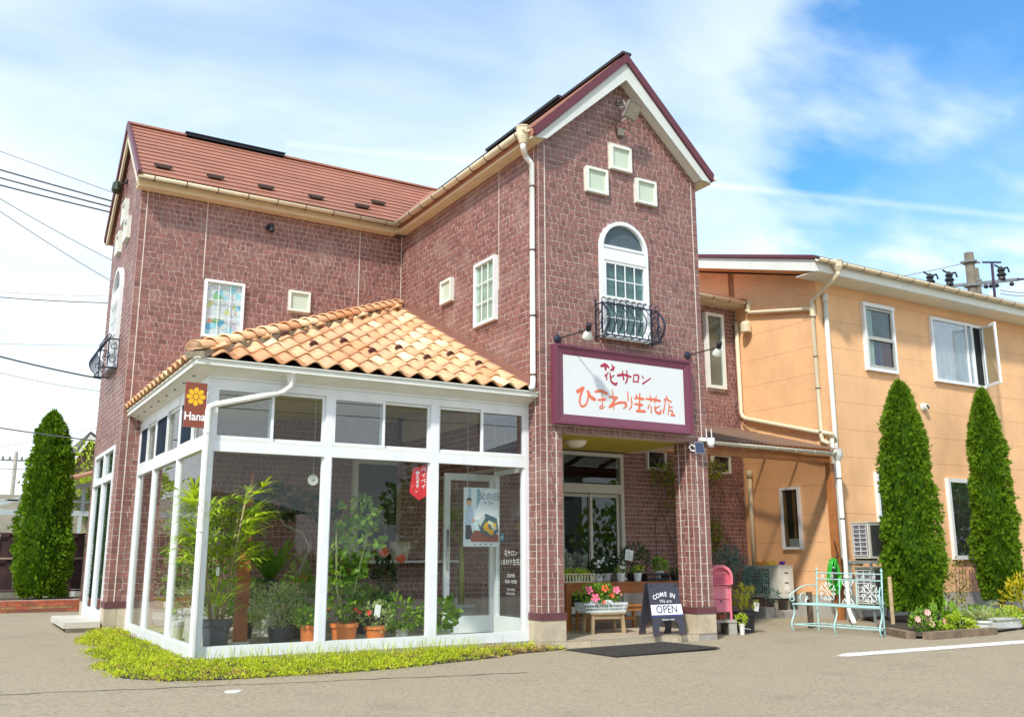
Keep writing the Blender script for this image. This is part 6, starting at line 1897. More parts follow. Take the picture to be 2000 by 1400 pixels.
def hose():
    P = thing('garden_hose', 'bright green garden hose coiled on the wooden canopy post', 'hose', (6.66, 1.66, .6))
    GR = M('hose_green', (.03, .46, .035), .35, var=.10, scale=8)
    rng = random.Random(4)
    mb = MB()
    for k in range(11):
        cx = 6.62 + rng.uniform(-.05, .05); top = .92 + rng.uniform(-.02, .02); bot = .42 + rng.uniform(-.09, .10); w = .075 + rng.uniform(-.02, .03); y = 1.58 + k * .014
        zc, hh = (top + bot) / 2, (top - bot) / 2
        mb.tube([(cx + w * cos(a) * (1 - .25 * sin(a)), y + .012 * sin(2 * a), zc + hh * sin(a)) for a in [2 * pi * j / 26 for j in range(27)]], .0105, 6)
    mb.build('coil', GR, P, smooth=True)
    mb = MB(); mb.tube([(6.56, 1.60, .82), (6.53, 1.57, .74), (6.50, 1.56, .66)], .017, 8); mb.tube([(6.50, 1.56, .66), (6.47, 1.55, .60)], .024, 8); mb.build('nozzle', BLACK, P)
    mb = MB(); mb.tube([(6.555, 1.60, .80), (6.545, 1.585, .775)], .021, 8); mb.build('coupling', M('coupling_white', (.75, .78, .78), .4), P)
    mb = MB(); mb.tube([(6.68, 1.66, .96), (6.62, 1.57, .93), (6.60, 1.55, .96)], .008, 6); mb.tube([(6.69, 1.66, 1.2), (6.66, 1.6, 1.05), (6.70, 1.6, .95)], .008, 5); mb.build('hook', BLACK, P)
    # tap on a timber stake
    T = thing('garden_tap', 'white garden tap on a dark timber stake behind the bench', 'tap', (5.0, .75, -.04))
    mb = MB(); mb.box((4.98, .72, -.06), (5.04, .78, .47)); mb.build('stake', M('stake_brown', (.13, .085, .055), .8, var=.2, scale=8), T)
    mb = MB(); mb.tube([(4.975, .74, .38), (4.90, .70, .38), (4.87, .69, .36), (4.87, .69, .31)], .014, 8); mb.tube([(4.93, .715, .38), (4.93, .715, .41)], .012, 6); mb.beam((4.90, .70, .415), (4.96, .73, .415), .012, .01); mb.build('spout', M('tap_white', (.72, .72, .68), .35), T)


hose()

# ------------------------------------------------------------------ plants
def kite(mb, p, d, side, L, W, fold=.18, t=.5, mi=0):
    """one leaf: two triangles folded along the midrib"""
    up = d.cross(side)
    m = p + d * (L * .45)
    mb.add([p, m + side * (W / 2) + up * (fold * W), p + d * L, m - side * (W / 2) + up * (fold * W)], [(0, 1, 2), (0, 2, 3)], mi, t)


def rdir(rng):
    z = rng.uniform(-1, 1); a = rng.uniform(0, 2 * pi); r = sqrt(1 - z * z)
    return Vector((r * cos(a), r * sin(a), z))


def bush(mb, c, rx, ry, rz, n, L, W, rng, upb=.4, inner=.35, jit=.9, tl=.15, th=.85):
    """loose leafy mass: leaves point outwards and up, tint lighter towards the tips"""
    c = Vector(c)
    lumps = [(rdir(rng), rng.uniform(.12, .30)) for _ in range(7)]
    for _ in range(n):
        d = rdir(rng)
        k = 1 + sum(a * max(0, d.dot(l)) ** 4 for l, a in lumps) - .12
        r = (inner + (1 - inner) * rng.random() ** .5) * k
        p = c + Vector((d.x * rx * r, d.y * ry * r, d.z * rz * r))
        dd = (d + rdir(rng) * jit + Vector((0, 0, upb))).normalized()
        s = dd.cross(rdir(rng)).normalized()
        f = rng.uniform(.7, 1.25)
        kite(mb, p, dd, s, L * f, W * f, t=min(1, max(0, rng.uniform(tl, th))))


def blade(mb, p, d, L, W, droop, rng, n=4, t=.5, fold=.12):
    """long strap leaf that arches over"""
    p = Vector(p); d = d.normalized()
    s = d.cross(Vector((0, 0, 1)))
    if s.length < .05: s = Vector((1, 0, 0)).cross(d)
    s.normalize()
    q = p.copy(); v = d.copy(); rows = []
    for i in range(n + 1):
        f = i / n
        w = W * (.35 + 1.3 * f * (1.55 - 1.5 * f)) * .5 if i < n else .001
        rows.append((q - s * w, q + s * w)); q = q + v * (L / n); v = (v + Vector((0, 0, -droop / n))).normalized()
    vs = [x for r in rows for x in r]
    mb.add(vs, [(2 * i, 2 * i + 1, 2 * i + 3, 2 * i + 2) for i in range(n)], 0, t)


LF_GREEN = leaf_mat('leaf_green', (.05, .14, .014), (.34, .54, .055))
LF_LIME = leaf_mat('leaf_lime', (.18, .30, .014), (.60, .70, .06))
LF_DARK = leaf_mat('leaf_dark', (.014, .036, .014), (.075, .15, .045))
LF_PALE = leaf_mat('leaf_pale', (.22, .32, .11), (.62, .70, .30))
LF_CYP = leaf_mat('cypress_leaf', (.020, .066, .004), (.205, .345, .018), .25, .7, .08)
LF_BLUE = leaf_mat('leaf_blue', (.03, .085, .07), (.16, .30, .25), .15)
LF_SILVER = leaf_mat('leaf_silver', (.20, .23, .17), (.52, .56, .46), .2)
LF_YEL = leaf_mat('leaf_yellow', (.34, .30, .01), (.74, .60, .03))
BARK = M('bark', (.16, .11, .07), .85, var=.25, scale=12, bump=.6, bscale=30)
STEM = M('stem_green', (.16, .20, .06), .6, var=.2, scale=9)
TERRA = M('pot_terracotta', (.74, .21, .055), .6, var=.09, scale=6)
POTG = M('pot_grey', (.52, .53, .50), .5, var=.05)
POTD = M('pot_slate', (.055, .065, .08), .5, var=.12)
POTB = M('pot_black', (.012, .012, .013), .5)
POTW = M('pot_white', (.72, .72, .68), .45, var=.05)
SOIL = M('soil', (.05, .035, .022), .95, var=.3, scale=20)
PETAL_P = M('petal_pink', (.78, .13, .25), .6, var=.1, scale=20)
PETAL_O = M('petal_orange', (.80, .12, .035), .6, var=.1, scale=20)
PETAL_R = M('petal_red', (.72, .03, .03), .6, var=.1, scale=20)
PETAL_W = M('petal_white', (.78, .76, .70), .6, var=.05)
PETAL_B = M('petal_blush', (.78, .42, .36), .6, var=.1, scale=20)
TAGM = M('plant_tag', (.78, .78, .74), .6)


def pot(P, c, r, h, m, lip=True, n=20):
    mb = MB(); k = .78
    prof = [(0, 0), (r * k, 0), (r * .97, h * .82)]
    if lip: prof += [(r * 1.08, h * .82), (r * 1.08, h), (r * .98, h)]
    else: prof += [(r, h), (r * .95, h)]
    prof += [(r * .93, h * .88), (0, h * .88)]
    mb.lathe(prof, c, n); o = mb.build('pot', m, P)
    mb = MB(); mb.lathe([(0, h * .885), (r * .925, h * .885), (r * .6, h * .91), (0, h * .92)], c, 14); mb.build('soil', SOIL, P)
    return o


def flower(P, c, r, m, face, rng, petals=5, centre=None):
    """open bloom with separate overlapping petals"""
    c = Vector(c); n = Vector(face).normalized(); u = n.orthogonal().normalized(); v = n.cross(u)
    mb = MB()
    a0 = rng.uniform(0, 6)
    for k in range(petals):
        a = a0 + 2 * pi * k / petals; d = (u * cos(a) + v * sin(a)); s = n.cross(d)
        w = r * 3.6 / petals
        mb.add([c, c + d * r * .5 + s * w * .5 + n * r * .22, c + d * r * .95 + s * w * .38 + n * r * .30, c + d * r * 1.03 + n * r * .24, c + d * r * .95 - s * w * .38 + n * r * .30, c + d * r * .5 - s * w * .5 + n * r * .22], [(0, 1, 2, 3), (0, 3, 4, 5)])
    f = mb.build('flower', m, P)
    mb = MB(); mb.tube([c, c + n * r * .55], [r * .10, r * .06], 5); mb.build('stamen', centre or LF_YEL, f)
    return f


def stems(P, segs, m=BARK, n=6, name='stem'):
    for pts, r in segs:
        mb = MB(); mb.tube(pts, r, n); mb.build(name, m, P, smooth=True)


# --- clipped columnar conifers
def cypress(name, label, loc, h, r, seed, n, lean=(0, 0), trunk_h=.18):
    P = thing(name, label, 'tree', loc, 0, 'columnar conifers')
    rng = random.Random(seed); X0, Y0, Z0 = loc
    ph = [rng.uniform(0, 6) for _ in range(8)]
    def R(f, a):
        prof = (.74 + .26 * min(1, f / .20)) if f < .20 else 1.0 - .27 * ((f - .20) / .55) if f < .75 else .73 * max(0, (1 - f) / .25) ** .52
        return r * prof * (1 + .06 * sin(3 * a + ph[0] + 9 * f) + .05 * sin(5 * a + ph[1] - 14 * f) + .05 * sin(23 * f + ph[2] + a) + .035 * sin(41 * f + 2 * a + ph[3]))
    mb = MB(); mb.tube([(X0, Y0, Z0 - .1), (X0 + lean[0] * .3, Y0 + lean[1] * .3, Z0 + h * .5), (X0 + lean[0] * .9, Y0 + lean[1] * .9, Z0 + h * .93)], [.055, .04, .012], 8); mb.build('trunk', BARK, P)
    # dense inner mass
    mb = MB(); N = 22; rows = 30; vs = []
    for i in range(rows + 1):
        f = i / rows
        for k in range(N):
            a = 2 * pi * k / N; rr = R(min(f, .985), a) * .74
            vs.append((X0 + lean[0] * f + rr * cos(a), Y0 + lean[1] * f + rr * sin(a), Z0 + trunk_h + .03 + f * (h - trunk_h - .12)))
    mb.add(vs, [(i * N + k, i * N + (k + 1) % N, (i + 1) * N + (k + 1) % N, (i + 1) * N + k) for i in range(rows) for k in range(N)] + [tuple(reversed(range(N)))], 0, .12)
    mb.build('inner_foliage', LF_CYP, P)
    mb = MB()
    for _ in range(n):
        f = rng.random() ** 1.12
        a = rng.uniform(0, 2 * pi)
        gap = sin(7 * a + 11 * f * h + ph[4]) + sin(17 * f * h - 4 * a + ph[5]) + sin(13 * a - 6 * f * h + ph[6])
        if gap < -1.25 and rng.random() < .8: continue
        rr = R(f, a) * rng.uniform(.80, 1.03) * (1 + .025 * gap)
        if rng.random() < .035: rr *= rng.uniform(1.05, 1.16)
        c = Vector((X0 + lean[0] * f + rr * cos(a), Y0 + lean[1] * f + rr * sin(a), Z0 + trunk_h + f * (h - trunk_h)))
        o = Vector((cos(a), sin(a), 0))
        d = (o * rng.uniform(.25, .9) + Vector((0, 0, rng.uniform(.35, 1.0))) + rdir(rng) * .35).normalized()
        s = d.cross((o.cross(Vector((0, 0, 1))) * rng.uniform(-1, 1) + o * rng.uniform(-.6, .6) + rdir(rng) * .3)).normalized()
        base = rng.uniform(.15, .75); sz = rng.uniform(.75, 1.25)
        for k in range(4):
            an = (k - 1.5) * .42 + rng.uniform(-.15, .15)
            dd = (d * cos(an) + s * sin(an)).normalized(); ss = (s * cos(an) - d * sin(an)).normalized()
            kite(mb, c - d * .02, dd, ss, .060 * sz * rng.uniform(.7, 1.2), .016 * sz, t=min(1, base + rng.uniform(-.1, .3)))
    for k in range(26):   # ragged leader shoots
        c = Vector((X0 + lean[0] + rng.uniform(-.05, .05), Y0 + lean[1] + rng.uniform(-.05, .05), Z0 + h - rng.uniform(.0, .12)))
        kite(mb, c, Vector((rng.uniform(-.3, .3), rng.uniform(-.3, .3), 1)).normalized(), Vector((1, rng.uniform(-1, 1), 0)).normalized(), .09, .025, t=.7)
    mb.build('crown', LF_CYP, P)
    return P


cypress('cypress_tree', 'tall clipped columnar conifer close to the mint bench', (7.12, .55, -.04), 3.72, .45, 1, 10500, (.03, 0))
cypress('cypress_tree', 'slimmer columnar conifer in front of the wide dark window of the orange house', (10.25, 1.15, -.04), 3.98, .39, 2, 9500, (.05, 0), .25)
cypress('cypress_tree', 'bulky columnar conifer behind the low brick wall left of the shop', (-4.22, 8.72, .30), 3.10, .45, 3, 8500, (-.06, 0), .03)


# --- ground cover round the conservatory
def sedum():
    rng = random.Random(21)
    edge = [(-3.98, 4.0), (-4.16, 3.2), (-4.32, 2.6), (-4.20, 2.0), (-4.42, 1.3), (-4.30, .7), (-4.46, .1), (-4.40, -.55), (-4.10, -.90), (-3.6, -1.02), (-3.1, -1.0), (-2.6, -1.02), (-2.1, -.95), (-1.55, -.78), (-.95, -.60), (-.5, -.36), (.1, -.22), (.30, -.06), (.0, .02), (0, .20), (-3.62, .20), (-3.66, 4.0)]
    def inside(x, y):
        c = False; j = len(edge) - 1
        for i in range(len(edge)):
            xi, yi = edge[i]; xj, yj = edge[j]
            if (yi > y) != (yj > y) and x < (xj - xi) * (y - yi) / (yj - yi) + xi: c = not c
            j = i
        return c
    def edged(x, y):
        m = 9
        for i in range(len(edge)):
            a = Vector(edge[i]); b = Vector(edge[(i + 1) % len(edge)]); p = Vector((x, y)); ab = b - a
            t = max(0, min(1, (p - a).dot(ab) / ab.length_squared)); m = min(m, (a + ab * t - p).length)
        return m
    mb = MB(); cnt = 0
    clumps = []
    while len(clumps) < 760:
        x, y = rng.uniform(-4.6, .4), rng.uniform(-1.3, 4.05)
        if inside(x, y): clumps.append((x, y, rng.uniform(.035, .085), rng.uniform(.04, .095), rng.random()))
    for (x, y, r, h, tt) in clumps:
        e = edged(x, y); hh = h * (.45 + .55 * min(1, e / .15))
        z0 = gz(x, y)
        dry = 1 if (y < -.05 and x > -.75 and rng.random() < .75) else (1 if rng.random() < .07 else 0)
        for k in range(34):
            a = rng.uniform(0, 2 * pi); q = r * sqrt(rng.random()) * 1.25; px, py = x + q * cos(a), y + q * sin(a)
            zz = z0 + hh * (1 - (q / (r * 1.3)) ** 2) * rng.uniform(.5, 1.05)
            d = (Vector((cos(a) * q / r, sin(a) * q / r, 1.0)) + rdir(rng) * .6).normalized()
            s = d.cross(rdir(rng)).normalized()
            kite(mb, Vector((px, py, zz)), d, s, rng.uniform(.018, .034), rng.uniform(.007, .013), t=min(1, max(0, .25 + .5 * tt + rng.uniform(-.25, .25))), mi=1 if dry else 0)
    for k in range(620):      # taller grass blades growing through by the kerb
        t = rng.random()
        if rng.random() < .7: x, y = -3.6 + 2.9 * rng.random() ** .9, .19 - abs(rng.gauss(0, .16)); 
        else: x, y = rng.uniform(-4.3, .2), rng.uniform(-.9, 3.9)
        if not inside(x, y): continue
        L = rng.uniform(.06, .17)
        blade(mb, (x, y, gz(x, y) + .01), Vector((rng.uniform(-.35, .35), rng.uniform(-.35, .35), 1)), L, .006, .6, rng, 3, rng.uniform(.2, .8))
    o = mb.build('ground_cover', [leaf_mat('sedum_leaf', (.22, .32, .014), (.72, .74, .04), .3, .5), leaf_mat('sedum_dry', (.30, .19, .05), (.58, .40, .13), .1, .8)], None); o['kind'] = 'stuff'
    mb = MB(); pts = [(x * .985 + .02 if x < -3.7 else x, y * .94 if y < 0 else y) for x, y in edge]
    mb.add([(x, y, gz(x, y) + .006) for x, y in pts], [tuple(range(len(pts)))]); struct('soil_bed', mb, SOIL)


sedum()


# --- inside the conservatory
def fan_palm(P, c, h0, rng, nst=6, nf=9, spread=.25):
    c = Vector(c)
    mbf = MB()
    for k in range(nst):
        a = rng.uniform(0, 6.28); b = c + Vector((cos(a) * .06, sin(a) * .06, 0)); hh = h0 * rng.uniform(.65, 1.0)
        top = c + Vector((cos(a) * spread * .5, sin(a) * spread * .5, hh))
        stems(P, [([b, b.lerp(top, .5) + Vector((0, 0, .03)), top], .011)], M('cane', (.34, .26, .12), .6, var=.2, scale=20))
        for j in range(nf):
            f = rng.uniform(.45, 1.05); o = b.lerp(top, f)
            d = (Vector((cos(a + rng.uniform(-2, 2)), sin(a + rng.uniform(-2, 2)), rng.uniform(.1, .9)))).normalized()
            tip = o + d * rng.uniform(.10, .22)
            mbf.tube([o, tip], .004, 4, t=.4)
            n = rng.choice((6, 7, 8, 9)); u = d.cross(Vector((0, 0, 1))).normalized(); v = u.cross(d)
            base = rng.uniform(.25, .8)
            for i in range(n):
                an = (i - (n - 1) / 2) * .38
                dd = (d * cos(an) + u * sin(an) + v * .1).normalized()
                blade(mbf, tip, dd, rng.uniform(.17, .29), .030, rng.uniform(.5, 1.2), rng, 3, min(1, base + rng.uniform(-.15, .2)))
    mbf.build('fronds', LF_LIME, P)


def glasshouse_plants():
    FZ = .10
    rng = random.Random(33)
    P = thing('potted_palm', 'tall fan palm in a slate grey pot at the conservatory corner', 'potted plant', (-3.33, .58, FZ))
    pot(P, (-3.33, .58, FZ), .135, .285, POTD); fan_palm(P, (-3.33, .58, FZ + .27), 1.18, rng, 10, 12, .5)
    mb = MB(); [blade(mb, (-3.33 + .1 * cos(a), .58 + .1 * sin(a), FZ + .3 + .3 * rng.random()), Vector((cos(a), sin(a), .9)), .26, .03, .9, rng, 3, rng.random()) for a in [rng.uniform(0, 6.3) for _ in range(70)]]; mb.build('low_fronds', LF_LIME, P)
    mb = MB(); mb.box((-3.40, .42, .80), (-3.37, .425, .88)); mb.build('tag', TAGM, P)
    # rusted plank leaning on the frame
    P = thing('rusted_plank', 'tall rust brown plank with a torn top leaning among the conservatory plants', 'plank', (-2.93, 1.15, FZ))
    mb = MB(); b = [(-3.0, 1.2, FZ + .02), (-2.855, 1.2, FZ + .02), (-2.80, 1.42, 1.0), (-2.79, 1.50, 1.45), (-2.775, 1.56, 1.92), (-2.80, 1.56, 1.86), (-2.81, 1.55, 1.74), (-2.835, 1.54, 1.66), (-2.845, 1.52, 1.5), (-2.88, 1.48, 1.32), (-2.93, 1.42, 1.0)]
    mb.prism(b, (.0, .03, -.008)); mb.build('board', M('rust_brown', (.44, .14, .04), .65, var=.25, scale=4, dirt=((.42, .17, .10), 3, .5, .62)), P)
    mb = MB(); mb.box((-3.01, 1.17, FZ), (-2.84, 1.28, FZ + .018)); mb.build('base_block', POTW, P)
    # pale bushy plant
    P = thing('silver_shrub', 'fine leaved pale green shrub in a dark planter behind the front glass', 'potted plant', (-2.55, 1.05, FZ))
    pot(P, (-2.55, 1.05, FZ), .14, .17, POTD, False); mb = MB(); bush(mb, (-2.58, 1.02, FZ + .34), .32, .26, .24, 1500, .042, .012, rng, .5); mb.build('foliage', LF_PALE, P)
    stems(P, [([(-2.55, 1.05, FZ + .12), (-2.55 + rng.uniform(-.15, .15), 1.05, FZ + .42)], .006) for _ in range(6)], STEM)
    # three terracotta pots at the glass
    for (x, y, r, h, lab, L, lm, ht) in ((-2.38, .66, .095, .20, 'terracotta pot with a low strawberry-like plant beside the middle post', .055, LF_GREEN, .10), (-2.03, .60, .135, .205, 'widest terracotta pot with a tall leafy climber behind the front glass', .085, LF_GREEN, .0), (-1.66, .66, .112, .16, 'lower terracotta pot with a twiggy shrub and a plant label', .05, LF_PALE, .17)):
        P = thing('terracotta_pot', lab, 'potted plant', (x, y, FZ), 0, 'terracotta pots along the front glass')
        pot(P, (x, y, FZ), r, h, TERRA)
        mb = MB()
        if ht == 0:
            tr = []
            for k in range(5):
                a = rng.uniform(0, 6.3); tr.append(([(x, y, FZ + h * .9), (x + .1 * cos(a), y + .1 * sin(a), FZ + .55), (x + .2 * cos(a) + .1, y + .15 * sin(a) + .1, FZ + 1.25)], .006))
            stems(P, tr, STEM)
            for (cx, cz, rr, nn) in ((.02, .75, .26, 130), (.16, 1.05, .27, 150), (.02, .42, .20, 80), (.18, 1.32, .2, 80)): bush(mb, (x + cx, y + .12, FZ + cz), rr, .2, rr * .9, nn, .085, .070, rng, .1, .3)
        else:
            bush(mb, (x, y, FZ + h + ht * .6), r * 1.5, r * 1.4, ht, 200, L, L * .6, rng, .4)
            stems(P, [([(x, y, FZ + h * .9), (x + rng.uniform(-.08, .08), y + rng.uniform(-.05, .05), FZ + h + ht)], .005) for _ in range(4)], BARK)
        mb.build('foliage', lm, P)
        if ht > .12:
            mb = MB(); mb.prism([(x - .06, y - .10, FZ + .27), (x + .0, y - .11, FZ + .25), (x + .02, y - .10, FZ + .37), (x - .04, y - .09, FZ + .39)], (0, .003, 0)); mb.build('tag', TAGM, P)
        if x < -1.9:
            for k in range(5 if x > -2.2 else 2): flower(P, (x + rng.uniform(-.02, .26), y + rng.uniform(-.1, .05), FZ + h + rng.uniform(.05, .16)), .022, PETAL_R, (-.3, -1, .4), rng)
    # pothos by the door post
    P = thing('pothos_plant', 'glossy heart-leaved plant in a small pale green pot by the door post', 'potted plant', (-.86, .66, FZ))
    pot(P, (-.86, .66, FZ), .095, .11, M('pot_celadon', (.42, .50, .38), .5)); mb = MB(); bush(mb, (-.90, .66, FZ + .24), .20, .17, .15, 190, .10, .07, rng, .0, .4); mb.build('foliage', LF_GREEN, P)
    P = thing('pothos_plant', 'glossy leafy plant with a tag left of the door post', 'potted plant', (-1.32, .74, FZ))
    pot(P, (-1.32, .74, FZ), .08, .11, POTG); mb = MB(); bush(mb, (-1.32, .74, FZ + .24), .17, .15, .16, 150, .09, .06, rng, .0, .4); mb.build('foliage', LF_GREEN, P)
    # palm in a white pot behind the open door
    P = thing('potted_palm', 'young fan palm with a yellow green trunk behind the open inner door', 'potted plant', (.22, 2.3, FZ))
    pot(P, (.22, 2.3, FZ), .19, .27, POTG); stems(P, [([(.22, 2.3, FZ + .22), (.23, 2.3, FZ + .7), (.22, 2.3, FZ + 1.0)], [.045, .035, .022])], M('palm_trunk', (.42, .42, .10), .6, var=.2))
    mb = MB()
    for k in range(11):
        a = 2 * pi * k / 11; d = Vector((cos(a), sin(a), 1.3)).normalized(); o = Vector((.22, 2.3, FZ + 1.0)); tip = o + d * .42
        mb.tube([o, tip], .006, 4); u = d.cross(Vector((0, 0, 1))).normalized()
        for i in range(13):
            an = (i - 6) * .19; blade(mb, tip, (d * cos(an) + u * sin(an)), .36, .020, .7, rng, 3, rng.uniform(.3, .8))
    mb.build('fronds', LF_PALE, P)
    # fern on a pedestal, twisted ficus, dark shrubs
    P = thing('nest_fern', 'bird-nest fern with broad upright leaves on a white fluted pedestal', 'potted plant', (-2.42, 2.0, FZ))
    mb = MB(); mb.lathe([(0, 0), (.10, 0), (.10, .03), (.065, .06), (.055, .40), (.09, .44), (.09, .47), (0, .47)], (-2.42, 2.0, FZ), 12); mb.build('pedestal', POTW, P)
    pot(P, (-2.42, 2.0, FZ + .47), .10, .15, POTD)
    mb = MB()
    for k in range(24):
        a = rng.uniform(0, 6.3); d = Vector((cos(a), sin(a), rng.uniform(1.2, 2.6))); blade(mb, (-2.42 + .03 * cos(a), 2.0 + .03 * sin(a), FZ + .6), d, rng.uniform(.42, .62), .085, rng.uniform(.4, .9), rng, 5, rng.uniform(.2, .75))
    mb.build('fronds', LF_GREEN, P)
    P = thing('twisted_ficus', 'dark leaved tree with a bent bare trunk in the conservatory', 'potted plant', (-2.05, 2.2, FZ))
    pot(P, (-2.05, 2.2, FZ), .14, .25, POTB)
    stems(P, [([(-2.05, 2.2, FZ + .2), (-2.10, 2.2, FZ + .45), (-1.98, 2.2, FZ + .75), (-1.88, 2.2, FZ + .98), (-1.98, 2.2, FZ + 1.15), (-2.2, 2.25, FZ + 1.25), (-2.3, 2.25, FZ + 1.45)], [.022, .02, .019, .018, .017, .014, .01])], M('pale_trunk', (.40, .34, .24), .7, var=.15, scale=12))
    mb = MB(); bush(mb, (-2.28, 2.25, FZ + 1.5), .28, .25, .20, 260, .10, .05, rng, .1); bush(mb, (-1.7, 2.3, FZ + 1.45), .2, .2, .14, 120, .09, .05, rng, .1); mb.build('foliage', LF_DARK, P)
    for (x, y, lab, h_) in ((-2.75, 1.75, 'dark glossy shrub on the floor behind the rusted plank', .55), (-1.35, 1.7, 'low leafy shrub in front of the plank bench', .45), (-2.25, 1.45, 'leafy shrub in a black pot behind the terracotta pots', .6), (-3.05, 1.9, 'broad leaved shrub rising behind the fan palm', 1.35)):
        P = thing('leafy_pot_plant', lab, 'potted plant', (x, y, FZ)); pot(P, (x, y, FZ), .11, .2, POTB)
        stems(P, [([(x, y, FZ + .17), (x + rng.uniform(-.1, .1), y + rng.uniform(-.1, .1), FZ + h_)], .008) for _ in range(4)])
        mb = MB(); bush(mb, (x, y, FZ + h_ * .72), .24, .22, h_ * .42, 260, .10, .045, rng, .4); mb.build('foliage', LF_GREEN, P)
    # plants on the left side
    for (name, lab, x, y, r, h, pm, lm, hh, n, L, W) in (
        ('olive_shrub', 'olive-like grey green shrub in a tall grey pot at the side glass', -3.30, 1.55, .13, .36, POTG, LF_PALE, 1.35, 900, .055, .018),
        ('leafy_shrub', 'leafy dark shrub standing mid way along the side glass', -3.18, 2.35, .14, .30, POTG, LF_GREEN, 1.4, 420, .13, .05),
        ('twig_shrub', 'twiggy dry shrub in a tall pale pot near the back of the side glass', -3.15, 3.35, .13, .34, POTW, LF_PALE, .95, 380, .04, .016),
        ('dry_plant', 'brown drying plant in a tall grey pot next to the corner post', -3.36, 1.0, .13, .40, POTG, leaf_mat('leaf_brown', (.16, .09, .03), (.40, .28, .10)), .62, 260, .06, .012)):
        P = thing(name, lab, 'potted plant', (x, y, FZ)); pot(P, (x, y, FZ), r, h, pm)
        stems(P, [([(x, y, FZ + h * .9), (x + rng.uniform(-.12, .12), y + rng.uniform(-.15, .15), FZ + h + (hh - h) * rng.uniform(.6, .95))], .008) for _ in range(5)])
        mb = MB()
        for k in range(4): bush(mb, (x + rng.uniform(-.08, .08), y + rng.uniform(-.14, .14), FZ + h + (hh - h) * (k + .4) / 4), .20, .28, (hh - h) / 5, n // 4, L, W, rng, .5)
        mb.build('foliage', lm, P)
    P = thing('watering_can', 'small grey bucket on the floor by the side glass', 'bucket', (-3.42, 1.95, FZ)); mb = MB(); mb.lathe([(0, 0), (.07, 0), (.09, .2), (.085, .2), (.066, .01), (0, .01)], (-3.42, 1.95, FZ), 16); mb.build('body', POTW, P)
    mb = MB(); mb.tube([(-3.42 + .088 * cos(a), 1.95, FZ + .19 + .09 * sin(a)) for a in [pi * k / 10 for k in range(11)]], .004, 5); mb.build('handle', BLACK, P)
    # wooden shelf with cans and a pot
    WD = M('shelf_wood', (.34, .20, .09), .6, var=.2, scale=5)
    P = thing('plant_bench', 'rough wooden plank bench inside the conservatory with cans and pots', 'bench', (-1.45, 2.7, FZ))
    for k in range(2):
        mb = MB(); mb.box((-2.05, 2.5 + .18 * k, FZ + .44), (-.95, 2.67 + .18 * k, FZ + .475)); mb.build('top_board', WD, P)
    for x in (-1.98, -1.08):
        for y in (2.53, 2.79):
            mb = MB(); mb.box((x, y, FZ), (x + .05, y + .05, FZ + .4395)); mb.build('leg', WD, P)
    zt = FZ + .477
    P = thing('terracotta_pot', 'terracotta pot with a small succulent on the plank bench', 'potted plant', (-1.86, 2.6, zt), 0, 'terracotta pots along the front glass'); pot(P, (-1.86, 2.6, zt), .10, .17, TERRA); mb = MB(); bush(mb, (-1.86, 2.6, zt + .26), .10, .10, .12, 70, .07, .04, rng, .6); mb.build('foliage', LF_PALE, P)
    P = thing('enamel_can', 'white enamel can on the plank bench', 'can', (-1.52, 2.58, zt)); mb = MB(); mb.lathe([(0, 0), (.075, 0), (.06, .16), (.055, .16), (.06, .01), (0, .01)], (-1.52, 2.58, zt), 16); mb.build('body', POTW, P); mb = MB(); mb.tube([(-1.46, 2.58, zt + .13), (-1.40, 2.58, zt + .12), (-1.41, 2.58, zt + .04), (-1.45, 2.58, zt + .03)], .006, 5); mb.build('handle', BLACK, P)
    P = thing('planter_tub', 'dark green tub with trailing leaves on the plank bench', 'potted plant', (-1.18, 2.62, zt)); pot(P, (-1.18, 2.62, zt), .11, .16, M('tub_green', (.03, .13, .08), .5)); mb = MB(); bush(mb, (-1.18, 2.6, zt + .24), .15, .14, .13, 120, .07, .055, rng, .0); mb.build('foliage', LF_GREEN, P)
    # coral flowers on a dark leafy stem
    P = thing('coral_flower_plant', 'dark leafy stem with two coral blooms in a black pot', 'potted plant', (-.86, 2.35, FZ)); pot(P, (-.86, 2.35, FZ), .13, .24, POTD); stems(P, [([(-.86, 2.35, FZ + .2), (-.88, 2.33, FZ + .85)], .008), ([(-.86, 2.35, FZ + .2), (-.76, 2.3, FZ + .82)], .007)], STEM)
    mb = MB(); bush(mb, (-.85, 2.33, FZ + .62), .14, .13, .24, 260, .075, .028, rng, .6); bush(mb, (-.85, 2.33, FZ + .36), .12, .12, .12, 90, .07, .026, rng, .4); mb.build('foliage', LF_DARK, P)
    for c in ((-.90, 2.25, FZ + .92), (-.68, 2.22, FZ + .84)): flower(P, c, .07, M('petal_coral', (.80, .13, .08), .6), (-.5, -1, .6), rng, 9)
    # things on the inner window sill
    P = thing('ribbed_planter', 'large cream ribbed planter on the inner window sill', 'pot', (-.02, 3.78, .88)); mb = MB()
    n = 36; vs = []
    for (r, z) in ((.115, 0), (.165, .26), (.155, .26), (.10, .01)):
        for k in range(n): a = 2 * pi * k / n; q = r * (1 + (.025 if k % 2 else -.02)); vs.append((-.02 + q * cos(a), 3.74 + q * sin(a) * .8, .92 + z))
    mb.add(vs, [(i * n + k, i * n + (k + 1) % n, (i + 1) * n + (k + 1) % n, (i + 1) * n + k) for i in range(3) for k in range(n)] + [tuple(reversed(range(n)))]); mb.build('body', M('planter_cream', (.55, .50, .38), .6), P)
    mb = MB(); mb.box((-.80, 3.56, .885), (.9, 3.90, .918)); own('window_shelf', mb, WHITE, 'long white shelf below the inner window of the conservatory', 'shelf', (0, 3.7, .9))
    P = thing('bird_cage', 'small beige wire bird cage on the white inner shelf', 'bird cage', (-.52, 3.72, .92))
    cg = M('cage_wire', (.48, .40, .24), .5)
